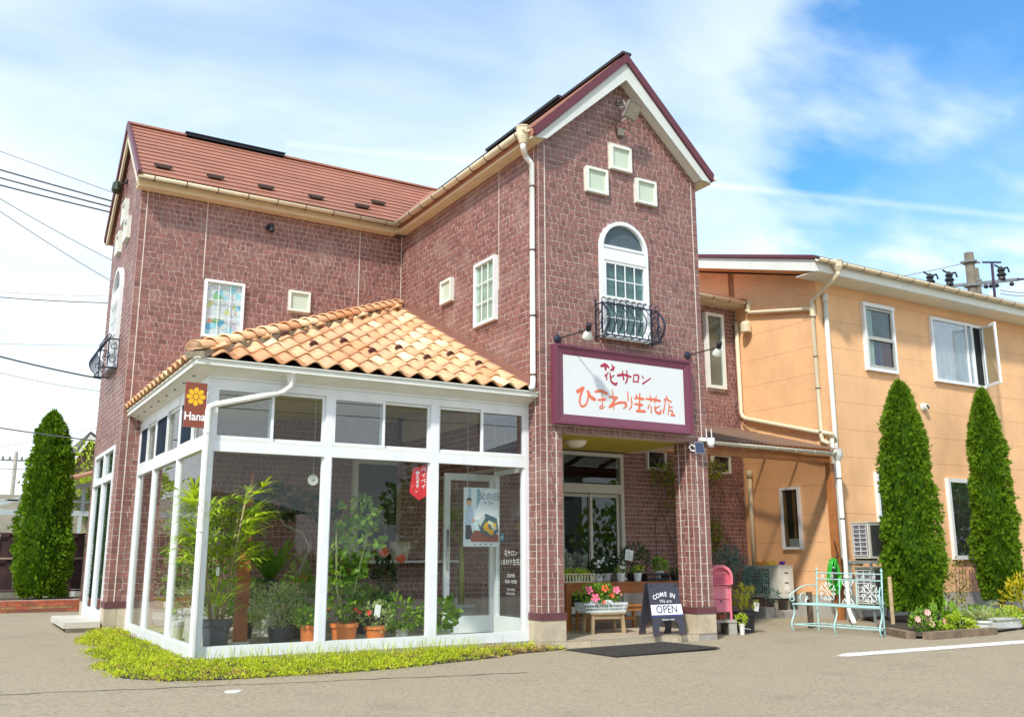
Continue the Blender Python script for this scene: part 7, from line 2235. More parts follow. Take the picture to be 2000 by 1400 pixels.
    mb = MB(); mb.lathe([(0, 0), (.10, 0), (.10, .03), (0, .03)], (-.52, 3.72, .92), 16); mb.build('base', cg, P)
    mb = MB()
    for k in range(12):
        a = 2 * pi * k / 12; mb.tube([(-.52 + .095 * cos(a), 3.72 + .095 * sin(a), .95), (-.52 + .095 * cos(a), 3.72 + .095 * sin(a), 1.10), (-.52 + .06 * cos(a), 3.72 + .06 * sin(a), 1.18), (-.52, 3.72, 1.21)], .0035, 4)
    mb.build('wires', cg, P)
    P = thing('rosemary_plant', 'upright needle-leaved plant in a striped pot on the white inner shelf', 'potted plant', (-.30, 3.72, .92)); pot(P, (-.30, 3.72, .92), .07, .16, POTG)
    mb = MB(); bush(mb, (-.30, 3.72, 1.28), .07, .07, .24, 130, .06, .012, rng, .9); mb.build('foliage', LF_SILVER, P)
    # hanging disc
    P = thing('hanging_disc', 'round white disc hanging behind the front glass', 'decoration', (-2.44, .55, 1.75)); mb = MB(); mb.lathe([(0, 0), (.052, 0), (.058, .006), (.052, .012), (0, .012)], (0, 0, 0), 24); mb.v = [(-2.44 + x, .55 + z, 1.75 + y) for x, y, z in mb.v]; mb.build('disc', POTW, P)
    mb = MB(); mb.tube([(-2.44, .56, 1.80), (-2.44, .56, 2.6)], .002, 4); mb.build('string', POTW, P)
    mb = MB(); mb.lathe([(0, 0), (.008, 0), (.008, .004), (0, .004)], (0, 0, 0), 10); mb.v = [(-2.44 + x, .546 + z, 1.75 + y) for x, y, z in mb.v]; mb.build('centre', BLACK, P)
    # red pennant on the glass
    P = thing('red_pennant', 'red pennant with white vertical Japanese lettering inside the front glass', 'banner', (-1.33, .30, 1.75))
    y = .30; mb = MB(); mb.prism([(-1.465, y, 1.64), (-1.35, y, 1.56), (-1.262, y, 1.61), (-1.262, y, 1.94), (-1.43, y, 1.90)], (0, .002, 0)); mb.build('cloth', M('pennant_red', (.62, .02, .035), .6), P)
    mb = MB()
    for k, ch in enumerate('ペイペイ'): text_mb(ch, .058, (-1.30, y, 1.885 - k * .06), (1, 0, 0), (0, 0, 1), (0, -1, 0), .0015, mb=mb, bold=.001)
    for k, ch in enumerate('使えます。'): text_mb(ch, .045, (-1.372, y, 1.845 - k * .046), (1, 0, 0), (0, 0, 1), (0, -1, 0), .0015, mb=mb, bold=.001)
    mb.build('lettering', MATS['white_film'], P)


glasshouse_plants()


def poster():
    """printed poster hung on the inner door: flat print, each colour a thin sheet"""
    P = thing('poster', 'poster of a man and a yellow bouquet on a table, hung before the inner door', 'poster', (-.34, .75, 1.4))
    x0, x1, z0, z1, y = -.575, -.105, 1.085, 1.755, .74
    pr = lambda n, c: M('print_' + n, c, .35, var=.04, scale=6)
    mb = MB(); mb.box((x0, y, z0), (x1, y + .012, z1)); mb.build('board', pr('white', (.72, .75, .75)), P)
    for sx in (x0 + .05, x1 - .05):
        mb = MB(); mb.tube([(sx, y + .006, z1), (sx, y + .006, 2.72)], .0025, 4); mb.build('string', MATS['white_film'], P)
    lay = [0]
    def sh(poly, m, name='print'):
        lay[0] += 1; d = y - .0006 * lay[0]
        mb = MB(); mb.add([(x0 + (x1 - x0) * a, d, z0 + (z1 - z0) * b) for a, b in poly], [tuple(range(len(poly)))]); mb.build(name, m, P)
    R = lambda a, b, c, d: [(a, b), (c, b), (c, d), (a, d)]
    def disc(cx, cy, rx, ry, n=14): return [(cx + rx * cos(2 * pi * k / n), cy + ry * sin(2 * pi * k / n)) for k in range(n)]
    sh(R(.03, .075, .97, .98), pr('sky', (.66, .78, .84)))
    for a, c in ((.12, (.30, .50, .62)), (.36, (.22, .44, .58)), (.48, (.62, .74, .78))): sh(R(a, .4, a + .08, .98), pr('band%d' % int(a * 100), c))
    sh([(.20, .42), (.97, .55), (.97, .98), (.60, .98)], pr('light', (.80, .86, .90)))
    sh([(.05, .15), (.05, .62), (.12, .68), (.22, .66), (.30, .52), (.28, .40), (.16, .36), (.16, .15)], pr('shirt', (.46, .60, .76)))
    sh([(.05, .12), (.05, .36), (.20, .36), (.24, .20), (.18, .12)], pr('trousers', (.05, .05, .07)))
    sh(disc(.14, .74, .065, .055), pr('skin', (.60, .36, .25))); sh([(.07, .75), (.075, .80), (.14, .83), (.21, .80), (.205, .75), (.18, .78), (.10, .78)], pr('hair', (.03, .022, .02)))
    sh(disc(.26, .44, .05, .03), pr('skin2', (.60, .36, .25)))
    sh([(.20, .08), (.97, .08), (.97, .20), (.60, .26), (.30, .27), (.18, .18)], pr('table', (.30, .085, .06)))
    sh([(.38, .40), (.60, .56), (.92, .48), (.97, .26), (.80, .16), (.48, .22)], pr('wrap', (.06, .13, .16)))
    sh([(.36, .42), (.56, .54), (.60, .50), (.46, .34)], pr('wrap2', (.56, .60, .58)))
    rng = random.Random(6)
    for k in range(16):
        a = rng.uniform(0, 6.3); q = sqrt(rng.random()); cx, cy = .73 + .17 * q * cos(a), .315 + .105 * q * sin(a)
        sh(disc(cx, cy, .05, .034, 9), pr('bloom%d' % (k % 3), ((.78, .50, .02), (.78, .36, .01), (.76, .70, .46))[k % 3]), 'bloom')
    mb = MB(); d = y - .0006 * lay[0]
    text_mb('父の日', .095, (-.25, d, 1.65), (1, 0, 0), (0, 0, 1), (0, -1, 0), .001, mb=mb); text_mb('16 Sun', .055, (-.26, d, 1.585), (1, 0, 0), (0, 0, 1), (0, -1, 0), .001, mb=mb)
    mb.build('lettering', pr('ink', (.10, .19, .34)), P)
    for k in range(4): sh(disc(.30 + .15 * k, .038, .022, .015, 8), pr('dot', (.12, .15, .2)), 'logo_dot')


poster()


# --- porch plants
def porch_plants():
    rng = random.Random(12); zt = .647
    def potted(name, lab, x, y, r, h, pm, lm, rad, hh, n, L, W, fl=None, nf=0, fr=.02, up=.4, grp='potted plants on the porch table', z=zt):
        P = thing(name, lab, 'potted plant', (x, y, z), 0, grp); pot(P, (x, y, z), r, h, pm)
        mb = MB(); bush(mb, (x, y, z + h + hh * .5), rad, rad * .85, hh * .6, n, L, W, rng, up); mb.build('foliage', lm, P)
        for k in range(nf): flower(P, (x + rng.uniform(-rad, rad) * .9, y - rng.uniform(0.2, .9) * rad, z + h + hh * rng.uniform(.55, 1.1)), fr, fl, (-.4, -1, .7), rng)
        return P
    potted('lavender_plant', 'spiky grey lavender at the table end beside the tall column', 1.28, 1.55, .07, .10, POTW, LF_SILVER, .16, .26, 300, .075, .008, up=1.6)
    potted('lavender_plant', 'second spiky grey lavender leaning towards the door', 1.58, 1.60, .07, .10, POTW, LF_SILVER, .15, .22, 260, .075, .008, up=1.3)
    potted('fern_plant', 'dark fern with pale flower heads behind the two white cups', 2.05, 1.60, .08, .10, POTW, LF_DARK, .17, .2, 260, .06, .03, PETAL_W, 9, .018)
    potted('daisy_cup', 'small yellow and white daisies in a white cup nearest the lavender', 2.02, 1.22, .055, .11, POTW, LF_GREEN, .075, .08, 80, .04, .022, PETAL_W, 5, .02)
    potted('daisy_cup', 'small yellow daisies in a white cup next to the dark shrub', 2.30, 1.22, .055, .11, POTW, LF_GREEN, .075, .08, 80, .04, .022, LF_YEL, 5, .018)
    potted('dark_shrub', 'wide dark leaved shrub with a price card on the porch table', 2.52, 1.58, .10, .10, POTB, LF_DARK, .27, .36, 620, .05, .022)
    potted('white_flower_plant', 'plant with white blooms behind the lime groundcover tray', 1.80, 1.42, .07, .10, POTW, LF_DARK, .13, .16, 180, .05, .03, PETAL_W, 7, .022)
    potted('ivy_pot', 'bright green ivy in a white jug next to the tiled corner column', 2.84, 1.42, .06, .13, POTW, LF_GREEN, .11, .16, 130, .05, .04)
    potted('seedling_tray', 'dark seedling tray with low dark plants at the far table end', 3.02, 1.30, .07, .08, POTB, LF_DARK, .09, .06, 90, .04, .02)
    # tray of lime groundcover
    P = thing('lime_tray', 'cream slatted tray of lime green groundcover on the table corner', 'plant tray', (1.24, 1.22, zt), 0)
    CR = M('tray_cream', (.66, .58, .36), .6)
    mb = MB(); mb.box((1.06, 1.13, zt + .001), (1.52, 1.32, zt + .012)); mb.build('base', CR, P)
    for k in range(11):
        x = 1.06 + .46 * k / 10; mb = MB(); mb.box((x - .008, 1.126, zt + .0125), (x + .008, 1.134, zt + .10)); mb.build('slat', CR, P)
    for yy in (1.125, 1.32):
        mb = MB(); mb.box((1.05, yy - .006, zt + .1005), (1.53, yy + .008, zt + .112)); mb.build('rim', CR, P)
    mb = MB(); bush(mb, (1.29, 1.23, zt + .10), .23, .09, .06, 420, .04, .014, rng, .8); mb.build('foliage', LF_LIME, P)
    # price card on a stick
    P = thing('price_card', 'white price card on a thin stick in front of the door frame', 'card', (2.34, 1.40, zt))
    mb = MB(); mb.tube([(2.34, 1.40, zt), (2.30, 1.40, zt + .30)], .003, 4); mb.build('stick', BARK, P)
    mb = MB(); mb.prism([(2.23, 1.395, zt + .28), (2.36, 1.395, zt + .26), (2.38, 1.395, zt + .40), (2.25, 1.395, zt + .42)], (0, .003, 0)); cd_ = mb.build('card', TAGM, P)
    mb = MB()
    for k in range(4): mb.prism([(2.26, 1.3945, zt + .30 + .025 * k), (2.345, 1.3945, zt + .288 + .025 * k), (2.345, 1.3945, zt + .294 + .025 * k), (2.26, 1.3945, zt + .306 + .025 * k)], (0, -.0006, 0))
    mb.build('print_lines', M('print_grey', (.25, .25, .25), .7), P)
    # black crate
    P = thing('black_crate', 'black slotted crate at the front of the porch table', 'crate', (2.56, 1.22, zt))
    for a, b in (((2.40, 1.14, zt + .001), (2.78, 1.32, zt + .01)), ((2.40, 1.14, zt + .0105), (2.78, 1.146, zt + .04)), ((2.40, 1.14, zt + .075), (2.78, 1.146, zt + .10)), ((2.40, 1.1465, zt + .0105), (2.406, 1.32, zt + .1)), ((2.774, 1.1465, zt + .0105), (2.78, 1.32, zt + .1))):
        mb = MB(); mb.box(a, b); mb.build('side', POTB, P)
    for k in range(9):
        mb = MB(); x = 2.405 + .37 * k / 8; mb.box((x - .006, 1.1402, zt + .0405), (x + .006, 1.1458, zt + .0745)); mb.build('slat', POTB, P)
    # basket of hibiscus on the stool
    sx, sy, sz = 1.24, .60, .317
    P = thing('flower_basket', 'pale grey plastic basket of pink and orange hibiscus on the low stool', 'flower basket', (sx, sy, sz))
    BG = M('basket_grey', (.62, .67, .66), .5)
    rot = Matrix.Rotation(radians(-8), 4, 'Z')
    def T(x, y, z): p = rot @ Vector((x, y, z)); return (sx + p.x, sy + p.y, sz + p.z)
    for (ax, ay, bx_, by_) in ((-.30, -.13, .30, -.13), (-.30, .13, .30, .13), (-.30, -.13, -.30, .13), (.30, -.13, .30, .13)):
        for (z0, z1) in ((.0, .022), (.048, .058), (.088, .112)):
            mb = MB(); k0 = .90 + .10 * z0 / .11; mb.beam(T(ax * k0, ay * k0, (z0 + z1) / 2), T(bx_ * k0, by_ * k0, (z0 + z1) / 2), .006, z1 - z0); mb.build('band', BG, P)
        n = 18 if ax != bx_ else 8
        mb = MB()
        for k in range(n + 1):
            t = k / n; x = ax + (bx_ - ax) * t; y = ay + (by_ - ay) * t
            mb.beam(T(x * .91, y * .91, .02), T(x, y, .10), .010, .005, up=(0, 1, 0))
        o = mb.build('ribs', BG, P); o['kind'] = 'stuff'
    mb = MB(); mb.prism([T(-.27, -.11, .004), T(.27, -.11, .004), T(.27, .11, .004), T(-.27, .11, .004)], (0, 0, .006)); mb.build('base', BG, P)
    mb = MB()
    for (a, b, z) in ((-.15, -.1, .12), (.05, -.1, .125), (-.02, -.115, .12)): mb.prism([T(a - .07, b, z - .02), T(a + .06, b - .015, z - .03), T(a + .05, b - .01, z + .015), T(a - .04, b, z + .02)], (0, .002, 0))
    mb.build('wrapping', M('wrap_white', (.72, .74, .72), .7), P)
    mb = MB(); bush(mb, (sx, sy, sz + .20), .28, .15, .13, 430, .058, .030, rng, .5); mb.build('foliage', LF_GREEN, P)
    for (x, y, z, m, r) in ((-.22, -.10, .26, PETAL_P, .052), (-.155, -.14, .17, PETAL_P, .055), (.0, -.10, .275, PETAL_O, .045), (.15, -.11, .255, PETAL_P, .048), (.08, -.12, .19, PETAL_O, .036), (.10, -.02, .28, PETAL_O, .03), (-.04, -.15, .12, PETAL_O, .022), (.24, -.06, .20, M('bud_pink', (.74, .30, .22), .6), .018)):
        flower(P, T(x, y, z), r, m, (-.45, -1, .35), rng)
    # climbers on the porch wall
    for (nm, lab, x0, x1, z0, z1, n) in (('climbing_vine', 'bright green climber on the tiled wall behind the porch corner column', 4.72, 5.20, 1.55, 2.45, 300), ('climbing_vine', 'yellow green climber on the recess wall under the canopy near the post box', 5.75, 6.25, 1.15, 2.5, 430)):
        P = thing(nm, lab, 'climber', ((x0 + x1) / 2, YR - .1, 0), 0, 'climbers on the shop wall')
        mb = MB(); mbs = []
        for s_ in range(4):
            pts = [(x0 + (x1 - x0) * rng.random(), YR - .05, .05)]
            while pts[-1][2] < z1: pts.append((min(x1, max(x0, pts[-1][0] + rng.uniform(-.12, .12))), YR - .05 - rng.uniform(0, .06), pts[-1][2] + .22))
            mbs.append((pts, .008))
        stems(P, mbs, BARK)
        for k in range(6):
            c = (rng.uniform(x0, x1), YR - .16, rng.uniform(z0, z1)); bush(mb, c, .18, .10, .17, n // 6, .075, .036, rng, -.1)
        mb.build('foliage', leaf_mat('leaf_vine', (.06, .13, .012), (.40, .46, .05)), P)
    P = thing('blue_spruce', 'blue green needled shrub between the post box and the guarded air conditioner', 'shrub', (5.15, 2.45, 0))
    stems(P, [([(5.15, 2.45, 0), (5.12, 2.45, .6), (5.15, 2.45, 1.05)], [.03, .025, .01])])
    mb = MB()
    for (c, r, n) in (((5.15, 2.45, 1.0), .16, 260), ((5.0, 2.4, .82), .26, 380), ((5.3, 2.45, .74), .26, 380), ((5.62, 2.4, .62), .24, 330), ((5.95, 2.35, .36), .14, 160), ((5.45, 2.4, .45), .22, 220)): bush(mb, c, r, r * .8, r * .7, n, .06, .016, rng, .6)
    mb.build('foliage', LF_BLUE, P)
    P = thing('potted_pine', 'yellow green young pine with a label in a black pot beside the post box', 'potted plant', (3.60, .60, -.02)); pot(P, (3.60, .60, -.02), .135, .27, POTB)
    mb = MB()
    for k in range(60):
        a = rng.uniform(0, 6.3); r = rng.uniform(.02, .20); c = Vector((3.60 + r * cos(a), .60 + r * sin(a), .26 + rng.uniform(.0, .34) * (1 - r * 1.6)))
        for j in range(16):
            d = (Vector((cos(a) * .5, sin(a) * .5, 1)) + rdir(rng) * .9).normalized(); blade(mb, c, d, rng.uniform(.05, .085), .006, .3, rng, 2, rng.uniform(.2, .9))
    mb.build('foliage', leaf_mat('pine_leaf', (.13, .16, .01), (.46, .44, .04)), P)
    mb = MB(); mb.prism([(3.60, .44, .27), (3.69, .44, .25), (3.71, .44, .36), (3.62, .44, .38)], (0, .003, 0)); mb.build('tag', TAGM, P)
    P = thing('small_pot', 'small white pot with lime sprigs at the foot of the black pine pot', 'potted plant', (3.30, .36, -.02)); pot(P, (3.30, .36, -.02), .035, .14, POTW); mb = MB(); bush(mb, (3.30, .36, .17), .08, .08, .06, 130, .04, .016, rng, .7); mb.build('foliage', LF_LIME, P)
    mb = MB(); mb.beam((3.32, .33, .06), (3.42, .33, .045), .012, .006); mb.build('tag', TAGM, P)


porch_plants()


# --- border in front of the orange house
def border():
    rng = random.Random(77)
    def gzz(x, y): return gz(x, y)
    TIM = M('old_timber', (.20, .14, .09), .85, var=.3, scale=6, bump=.6, bscale=25)
    def timber(lab, a, b, w=.11, h=.10):
        P = MB(); P.beam((a[0], a[1], gzz(*a) + h / 2 - .01), (b[0], b[1], gzz(*b) + h / 2 - .01), w, h)
        own('border_timber', P, TIM, lab, 'timber edging', ((a[0] + b[0]) / 2, (a[1] + b[1]) / 2, gzz(*a)), 'timbers edging the flower bed')
    timber('old timber edging the bed behind the mint bench', (6.35, .62), (5.22, -.26))
    timber('short old timber at the corner of the flower bed', (5.16, -.40), (4.86, -.98), .12)
    timber('long old timber edging the flower bed by the white planter', (4.98, -1.12), (6.55, -1.00), .12)
    mb = MB(); pts = [(5.15, -.30), (4.98, -1.0), (6.6, -.92), (12.0, .2), (14.0, 1.8), (7.4, 1.82), (6.4, .6)]
    mb.add([(x, y, gz(x, y) + .028) for x, y in pts], [tuple(range(len(pts)))]); struct('flower_bed_soil', mb, SOIL)
    P = thing('tree_stake', 'pale wooden stake beside the tall cypress', 'stake', (6.53, .60, 0)); mb = MB(); mb.lathe([(0, -.08), (.03, -.08), (.03, .66), (.0, .67)], (6.53, .55, 0), 8); mb.build('pole', M('stake_pale', (.50, .36, .20), .8, var=.2, scale=10), P)
    def clump(name, lab, cat, c, rx, ry, rz, n, L, W, lm, fl=None, nf=0, fr=.03, up=.4, petals=7):
        P = thing(name, lab, cat, (c[0], c[1], gz(c[0], c[1]))); z = gz(c[0], c[1])
        stems(P, [([(c[0], c[1], z), (c[0] + rng.uniform(-rx, rx) * .5, c[1] + rng.uniform(-ry, ry) * .5, z + c[2] + rz * .4)], .007) for _ in range(4)], STEM)
        mb = MB(); bush(mb, (c[0], c[1], z + c[2]), rx, ry, rz, n, L, W, rng, up); mb.build('foliage', lm, P)
        for k in range(nf): flower(P, (c[0] + rng.uniform(-rx, rx), c[1] - ry * rng.uniform(.5, 1), z + c[2] + rng.uniform(-.3, .9) * rz), fr, fl, (-.5, -1, .3), rng, petals)
        return P
    clump('rose_bush', 'low rose bush with blush blooms at the foot of the tall cypress', 'bush', (5.85, -.45, .16), .24, .18, .16, 260, .055, .034, LF_GREEN, PETAL_B, 6, .045)
    clump('leafy_perennial', 'broad mid green leafy perennial by the tall cypress', 'plant', (6.35, -.45, .17), .26, .20, .16, 170, .13, .055, LF_GREEN, up=.2)
    clump('lime_perennial', 'lime yellow leafy perennial spilling over the timber', 'plant', (6.22, -.72, .12), .24, .16, .12, 190, .10, .042, LF_LIME, up=.1)
    clump('green_mound', 'low dark green mound between the two cypresses', 'plant', (7.6, -.1, .16), .30, .25, .15, 260, .06, .04, LF_GREEN)
    clump('grey_mound', 'grey green fine leaved mound behind the white flower pot', 'plant', (7.4, -.45, .18), .24, .2, .16, 300, .055, .012, LF_PALE, up=.7)
    clump('low_greens', 'low green edging plants at the foot of the slimmer cypress', 'plant', (8.3, -.05, .10), .55, .22, .11, 360, .06, .03, LF_GREEN)
    clump('yellow_shrub', 'golden yellow leaved shrub at the edge of the flower bed', 'shrub', (9.45, .22, .40), .42, .30, .40, 480, .085, .032, LF_YEL, up=.9)
    P = clump('side_shrub', 'loose shrub with reddish green leaves beyond the slimmer cypress', 'shrub', (11.6, .95, 1.75), .42, .3, .62, 260, .11, .04, leaf_mat('leaf_bronze', (.14, .13, .03), (.40, .36, .10)), up=.5)
    stems(P, [([(11.5, .95, -.05), (11.45, .95, .8), (11.6, .95, 1.9)], .018)])
    # purple sage with spikes
    P = thing('purple_spikes', 'yellowish plant with dark purple flower spikes against the orange wall', 'plant', (8.75, 1.05, -.05))
    mb = MB(); bush(mb, (8.7, 1.0, .42), .30, .22, .36, 330, .06, .035, leaf_mat('leaf_olive', (.18, .18, .04), (.52, .46, .16)), up=.4) if False else bush(mb, (8.7, 1.0, .45), .30, .22, .38, 330, .06, .035, rng, .4)
    mb.build('foliage', leaf_mat('leaf_olive', (.18, .18, .04), (.52, .46, .16)), P)
    for k in range(7):
        x = 8.55 + .09 * k; mb = MB(); z0 = .35 + rng.uniform(-.05, .1)
        for j in range(60):
            f = j / 60; a = rng.uniform(0, 6.3); kite(mb, Vector((x + .05 * f, .85, z0 + .42 * f)), Vector((cos(a), sin(a), .7)).normalized(), Vector((-sin(a), cos(a), 0)), .03, .014, t=.5)
        mb.build('flower_spike', M('spike_purple', (.13, .025, .13), .7, var=.3, scale=20), P)
    # planters on the asphalt edge
    x, y = 6.62, -.78; z = gz(x, y)
    P = thing('white_planter', 'white round planter with cream striped leaves on the asphalt edge', 'potted plant', (x, y, z)); pot(P, (x, y, z), .145, .17, POTW)
    mb = MB()
    for k in range(150):
        a = rng.uniform(0, 6.3); blade(mb, (x + .05 * cos(a), y + .05 * sin(a), z + .15), Vector((cos(a), sin(a), rng.uniform(.5, 2.2))), rng.uniform(.14, .30), .022, rng.uniform(.8, 1.8), rng, 4, rng.random())
    mb.build('foliage', leaf_mat('leaf_variegated', (.34, .42, .14), (.74, .74, .52)), P)
    x, y = 7.52, -.55; z = gz(x, y)
    P = thing('trough_planter', 'pale grey rectangular trough with trailing lime leaves', 'potted plant', (x, y, z)); mb = MB()
    mb.box((x - .30, y - .09, z + .02), (x + .30, y + .09, z + .14)); mb.box((x - .32, y - .105, z + .1405), (x + .32, y + .105, z + .165)); mb.build('trough', M('trough_grey', (.60, .60, .58), .5), P)
    for sx in (-.22, .22):
        mb = MB(); mb.box((x + sx - .04, y - .08, z - .0), (x + sx + .04, y + .08, z + .0195)); mb.build('foot', POTW, P)
    mb = MB(); bush(mb, (x + .12, y, z + .21), .26, .15, .10, 260, .05, .022, rng, .3); bush(mb, (x + .36, y - .12, z + .12), .12, .10, .13, 120, .05, .02, rng, -.3); mb.build('foliage', LF_LIME, P)


border()

# ------------------------------------------------------------------ surroundings left of the shop
def left_side():
    rng = random.Random(9)
    # low brick wall
    P = thing('brick_wall', 'low red brick planter wall at the edge of the car park', 'wall', (-5.2, 8.0, gz(-5, 8)))
    a = Vector((-8.6, 7.90, 0)); b = Vector((-3.66, 8.12, 0)); d = (b - a).normalized(); L = (b - a).length
    n = Vector((d.y, -d.x, 0)); zb = gz(-5, 8)
    mb = MB(); mb.prism([a + Vector((0, 0, zb - .1)), b + Vector((0, 0, zb - .1)), b + Vector((0, 0, zb + .185)), a + Vector((0, 0, zb + .185))], -n * .10); mb.build('mortar_core', MORTAR, P)
    BR = [M('brick_red', (.40, .10, .045), .8, var=.2, scale=12, rnd=.15, bump=.4), M('brick_buff', (.36, .20, .08), .8, var=.2, scale=12, rnd=.15, bump=.4), M('brick_brown', (.27, .085, .05), .8, var=.2, scale=12, rnd=.15, bump=.4)]
    U = d
    for r in range(4):
        h0 = zb + .001 + r * .046; x = -.1 * (r % 2)
        while x < L - .03:
            w = .205; x0, x1 = max(0, x), min(L, x + w)
            if a.x + d.x * x1 > -5.6:
                mb = MB(); off = rng.uniform(0, .004)
                p0, p1 = a + d * (x0 + .004), a + d * (x1 - .004)
                q = [p0 + n * off + Vector((0, 0, h0 + .004)), p1 + n * off + Vector((0, 0, h0 + .004)), p1 + n * off + Vector((0, 0, h0 + .042)), p0 + n * off + Vector((0, 0, h0 + .042))]
                mb.prism([v + n * .010 for v in q], -n * (.0105 + off)); mb.build('brick', BR[0] if r == 3 else rng.choice(BR), P)
            x += w + .0
    mb = MB(); mb.prism([a - n * .10 + Vector((0, 0, zb + .17)), b - n * .10 + Vector((0, 0, zb + .17)), b - n * 1.5 + Vector((0, 0, zb + .17)), a - n * 1.5 + Vector((0, 0, zb + .17))], (0, 0, -.02)); struct('planter_soil', mb, SOIL)
    # dark board fence
    P = thing('board_fence', 'dark brown vertical board fence behind the bulky conifer', 'fence', (-5, 9.6, .2))
    FB = M('fence_brown', (.055, .022, .020), .7, var=.3, scale=5, rnd=.3)
    for k in range(30):
        x = -6.6 + k * .135
        if x > -2.9: break
        mb = MB(); y = 9.62 + (.03 if k % 2 else 0); mb.box((x, y, .42), (x + (.155 if k % 2 else .12), y + .018, 1.36 + rng.uniform(-.006, .006))); mb.build('board', FB, P)
    RL = M('rail_tan', (.36, .26, .17), .7, var=.2)
    for z in (1.37, .95, .40, .28):
        mb = MB(); mb.box((-6.6, 9.585, z - .014), (-2.9, 9.61, z + .014)); mb.build('rail', RL if z in (.95, .28) else FB, P)
    for x in (-6.5, -5.1, -3.75):
        mb = MB(); mb.box((x, 9.66, .1), (x + .07, 9.72, 1.38)); mb.build('post', FB, P)
    # neighbour conservatory
    P = thing('neighbour_glasshouse', 'white framed lean-to glasshouse behind the dark fence', 'glasshouse', (-4.2, 11.4, .2))
    NG = M('neighbour_frame', (.50, .56, .56), .5, var=.06)
    y = 11.2
    for z, h in ((1.80, .10), (2.02, .03), (1.38, .05)):
        mb = MB(); mb.box((-7.2, y, z - h / 2), (-2.2, y + .06, z + h / 2)); mb.build('rail', NG, P)
    for x in (-6.9, -5.9, -4.9, -4.35, -3.95, -3.45, -2.6):
        mb = MB(); mb.box((x - .03, y + .002, .2), (x + .03, y + .058, 1.75)); mb.build('post', NG, P)
    for x, zt in ((-4.35, 2.05), (-3.42, 2.38), (-2.6, 2.55)):
        mb = MB(); mb.box((x - .03, y + .002, 1.8505), (x + .03, y + .058, zt)); mb.build('post', NG, P)
    mb = MB(); mb.beam((-5.1, y + .03, 1.86), (-4.35, y + .03, 2.12), .06, .07); mb.beam((-4.35, y + .03, 2.12), (-2.3, y + .03, 2.60), .06, .08); mb.build('sloping_rail', NG, P)
    mb = MB(); mb.add([(-4.9, y + .03, 1.38), (-2.2, y + .03, 1.38), (-2.2, y + .03, 2.55), (-4.35, y + .03, 2.05), (-4.9, y + .03, 1.9)], [(0, 1, 2, 3, 4)]); mb.build('pane', GLASS, P)
    mb = MB(); mb.add([(-7.0, y + .03, .2), (-2.2, y + .03, .2), (-2.2, y + .03, 1.36), (-7.0, y + .03, 1.36)], [(0, 1, 2, 3)]); mb.build('pane', MATS['screen_glass'], P)
    TR = MATS['terracotta_tile']
    mb = MB(); mb.prism([(-3.85, y - .3, 2.36), (-2.2, y - .3, 2.86), (-2.2, y + 1.6, 3.0), (-3.85, y + 1.6, 2.5)], (0, 0, .05)); mb.build('roof', M('neighbour_roof', (.34, .15, .07), .7, var=.2, scale=6), P)
    mb = MB(); mb.box((-7, 12.6, 0), (-2.2, 12.7, 2.2)); mb.build('back_wall', M('neighbour_wall', (.42, .38, .30), .8), P)
    for k, (x, z, r) in enumerate(((-4.7, 1.1, .3), (-4.0, 1.9, .25), (-3.2, 1.95, .3), (-3.1, 1.3, .35), (-5.3, 1.3, .35))):
        Q = thing('glasshouse_shrub', ['leafy shrub behind the neighbour glass near the frame edge', 'small shrub high behind the neighbour glass', 'pale shrub behind the upper neighbour panes next to the shop', 'variegated shrub low behind the neighbour glass next to the shop', 'shrub behind the neighbour glass at the picture edge'][k], 'shrub', (x, 11.8, .2))
        mb = MB(); bush(mb, (x, 11.8, z), r, .25, r, 130, .11, .05, rng, .3); mb.build('foliage', LF_PALE if k % 2 else LF_GREEN, Q)
        stems(Q, [([(x, 11.8, .2), (x, 11.8, z)], .015)])
    # neighbour house gable peeking out
    P = thing('neighbour_house', 'small gabled house with dark roof edge partly behind the shop', 'house', (-1.6, 17.5, .2))
    W_ = M('house_wall_beige', (.42, .32, .24), .8)
    rx, rz, y = -2.88, 3.90, 16.5
    q = (rx - .62, rz - 1.15); r_ = (rx + 1.9, rz - 1.3)
    mb = MB(); mb.prism([(q[0] + .15, y, .1), (r_[0] - .2, y, .1), (r_[0] - .2, y, r_[1] + .1), (rx, y, rz - .12), (q[0] + .15, y, q[1] + .1)], (0, 4, 0)); mb.build('wall', W_, P)
    RD = M('roof_dark_grey', (.07, .06, .06), .6)
    for e, nm in ((q, 'roof'), (r_, 'roof')):
        mb = MB(); mb.prism([(e[0], y - .6, e[1]), (rx, y - .6, rz), (rx, y - .6, rz + .08), (e[0], y - .6, e[1] + .10)], (0, 5, 0)); mb.build(nm, RD, P)
        mb = MB(); mb.prism([(e[0], y - .62, e[1] - .12), (rx, y - .62, rz - .14), (rx, y - .62, rz - .002), (e[0], y - .62, e[1] - .002)], (0, .05, 0)); mb.build('bargeboard', WHITE2, P)
    # trees beyond
    def tree(name, lab, x, y, h, r, n, L, W, lm, flw=None):
        z0 = gz(x, y); Q = thing(name, lab, 'tree', (x, y, z0), 0, 'garden trees beyond the fence')
        stems(Q, [([(x, y, z0 - .1), (x + .1, y, z0 + h * .5), (x, y, z0 + h * .85)], [.08, .06, .02])], BARK, name='trunk')
        stems(Q, [([(x + .05, y, z0 + h * .45), (x + rng.uniform(-r, r) * .8, y + rng.uniform(-r, r) * .6, z0 + h * rng.uniform(.7, .95))], [.03, .008]) for _ in range(6)], BARK, name='limb')
        mb = MB()
        for k in range(8): bush(mb, (x + rng.uniform(-r, r) * .6, y + rng.uniform(-r, r) * .5, z0 + h * rng.uniform(.62, .95)), r * .5, r * .5, r * .4, n // 8, L, W, rng, .3)
        mb.build('crown', lm, Q)
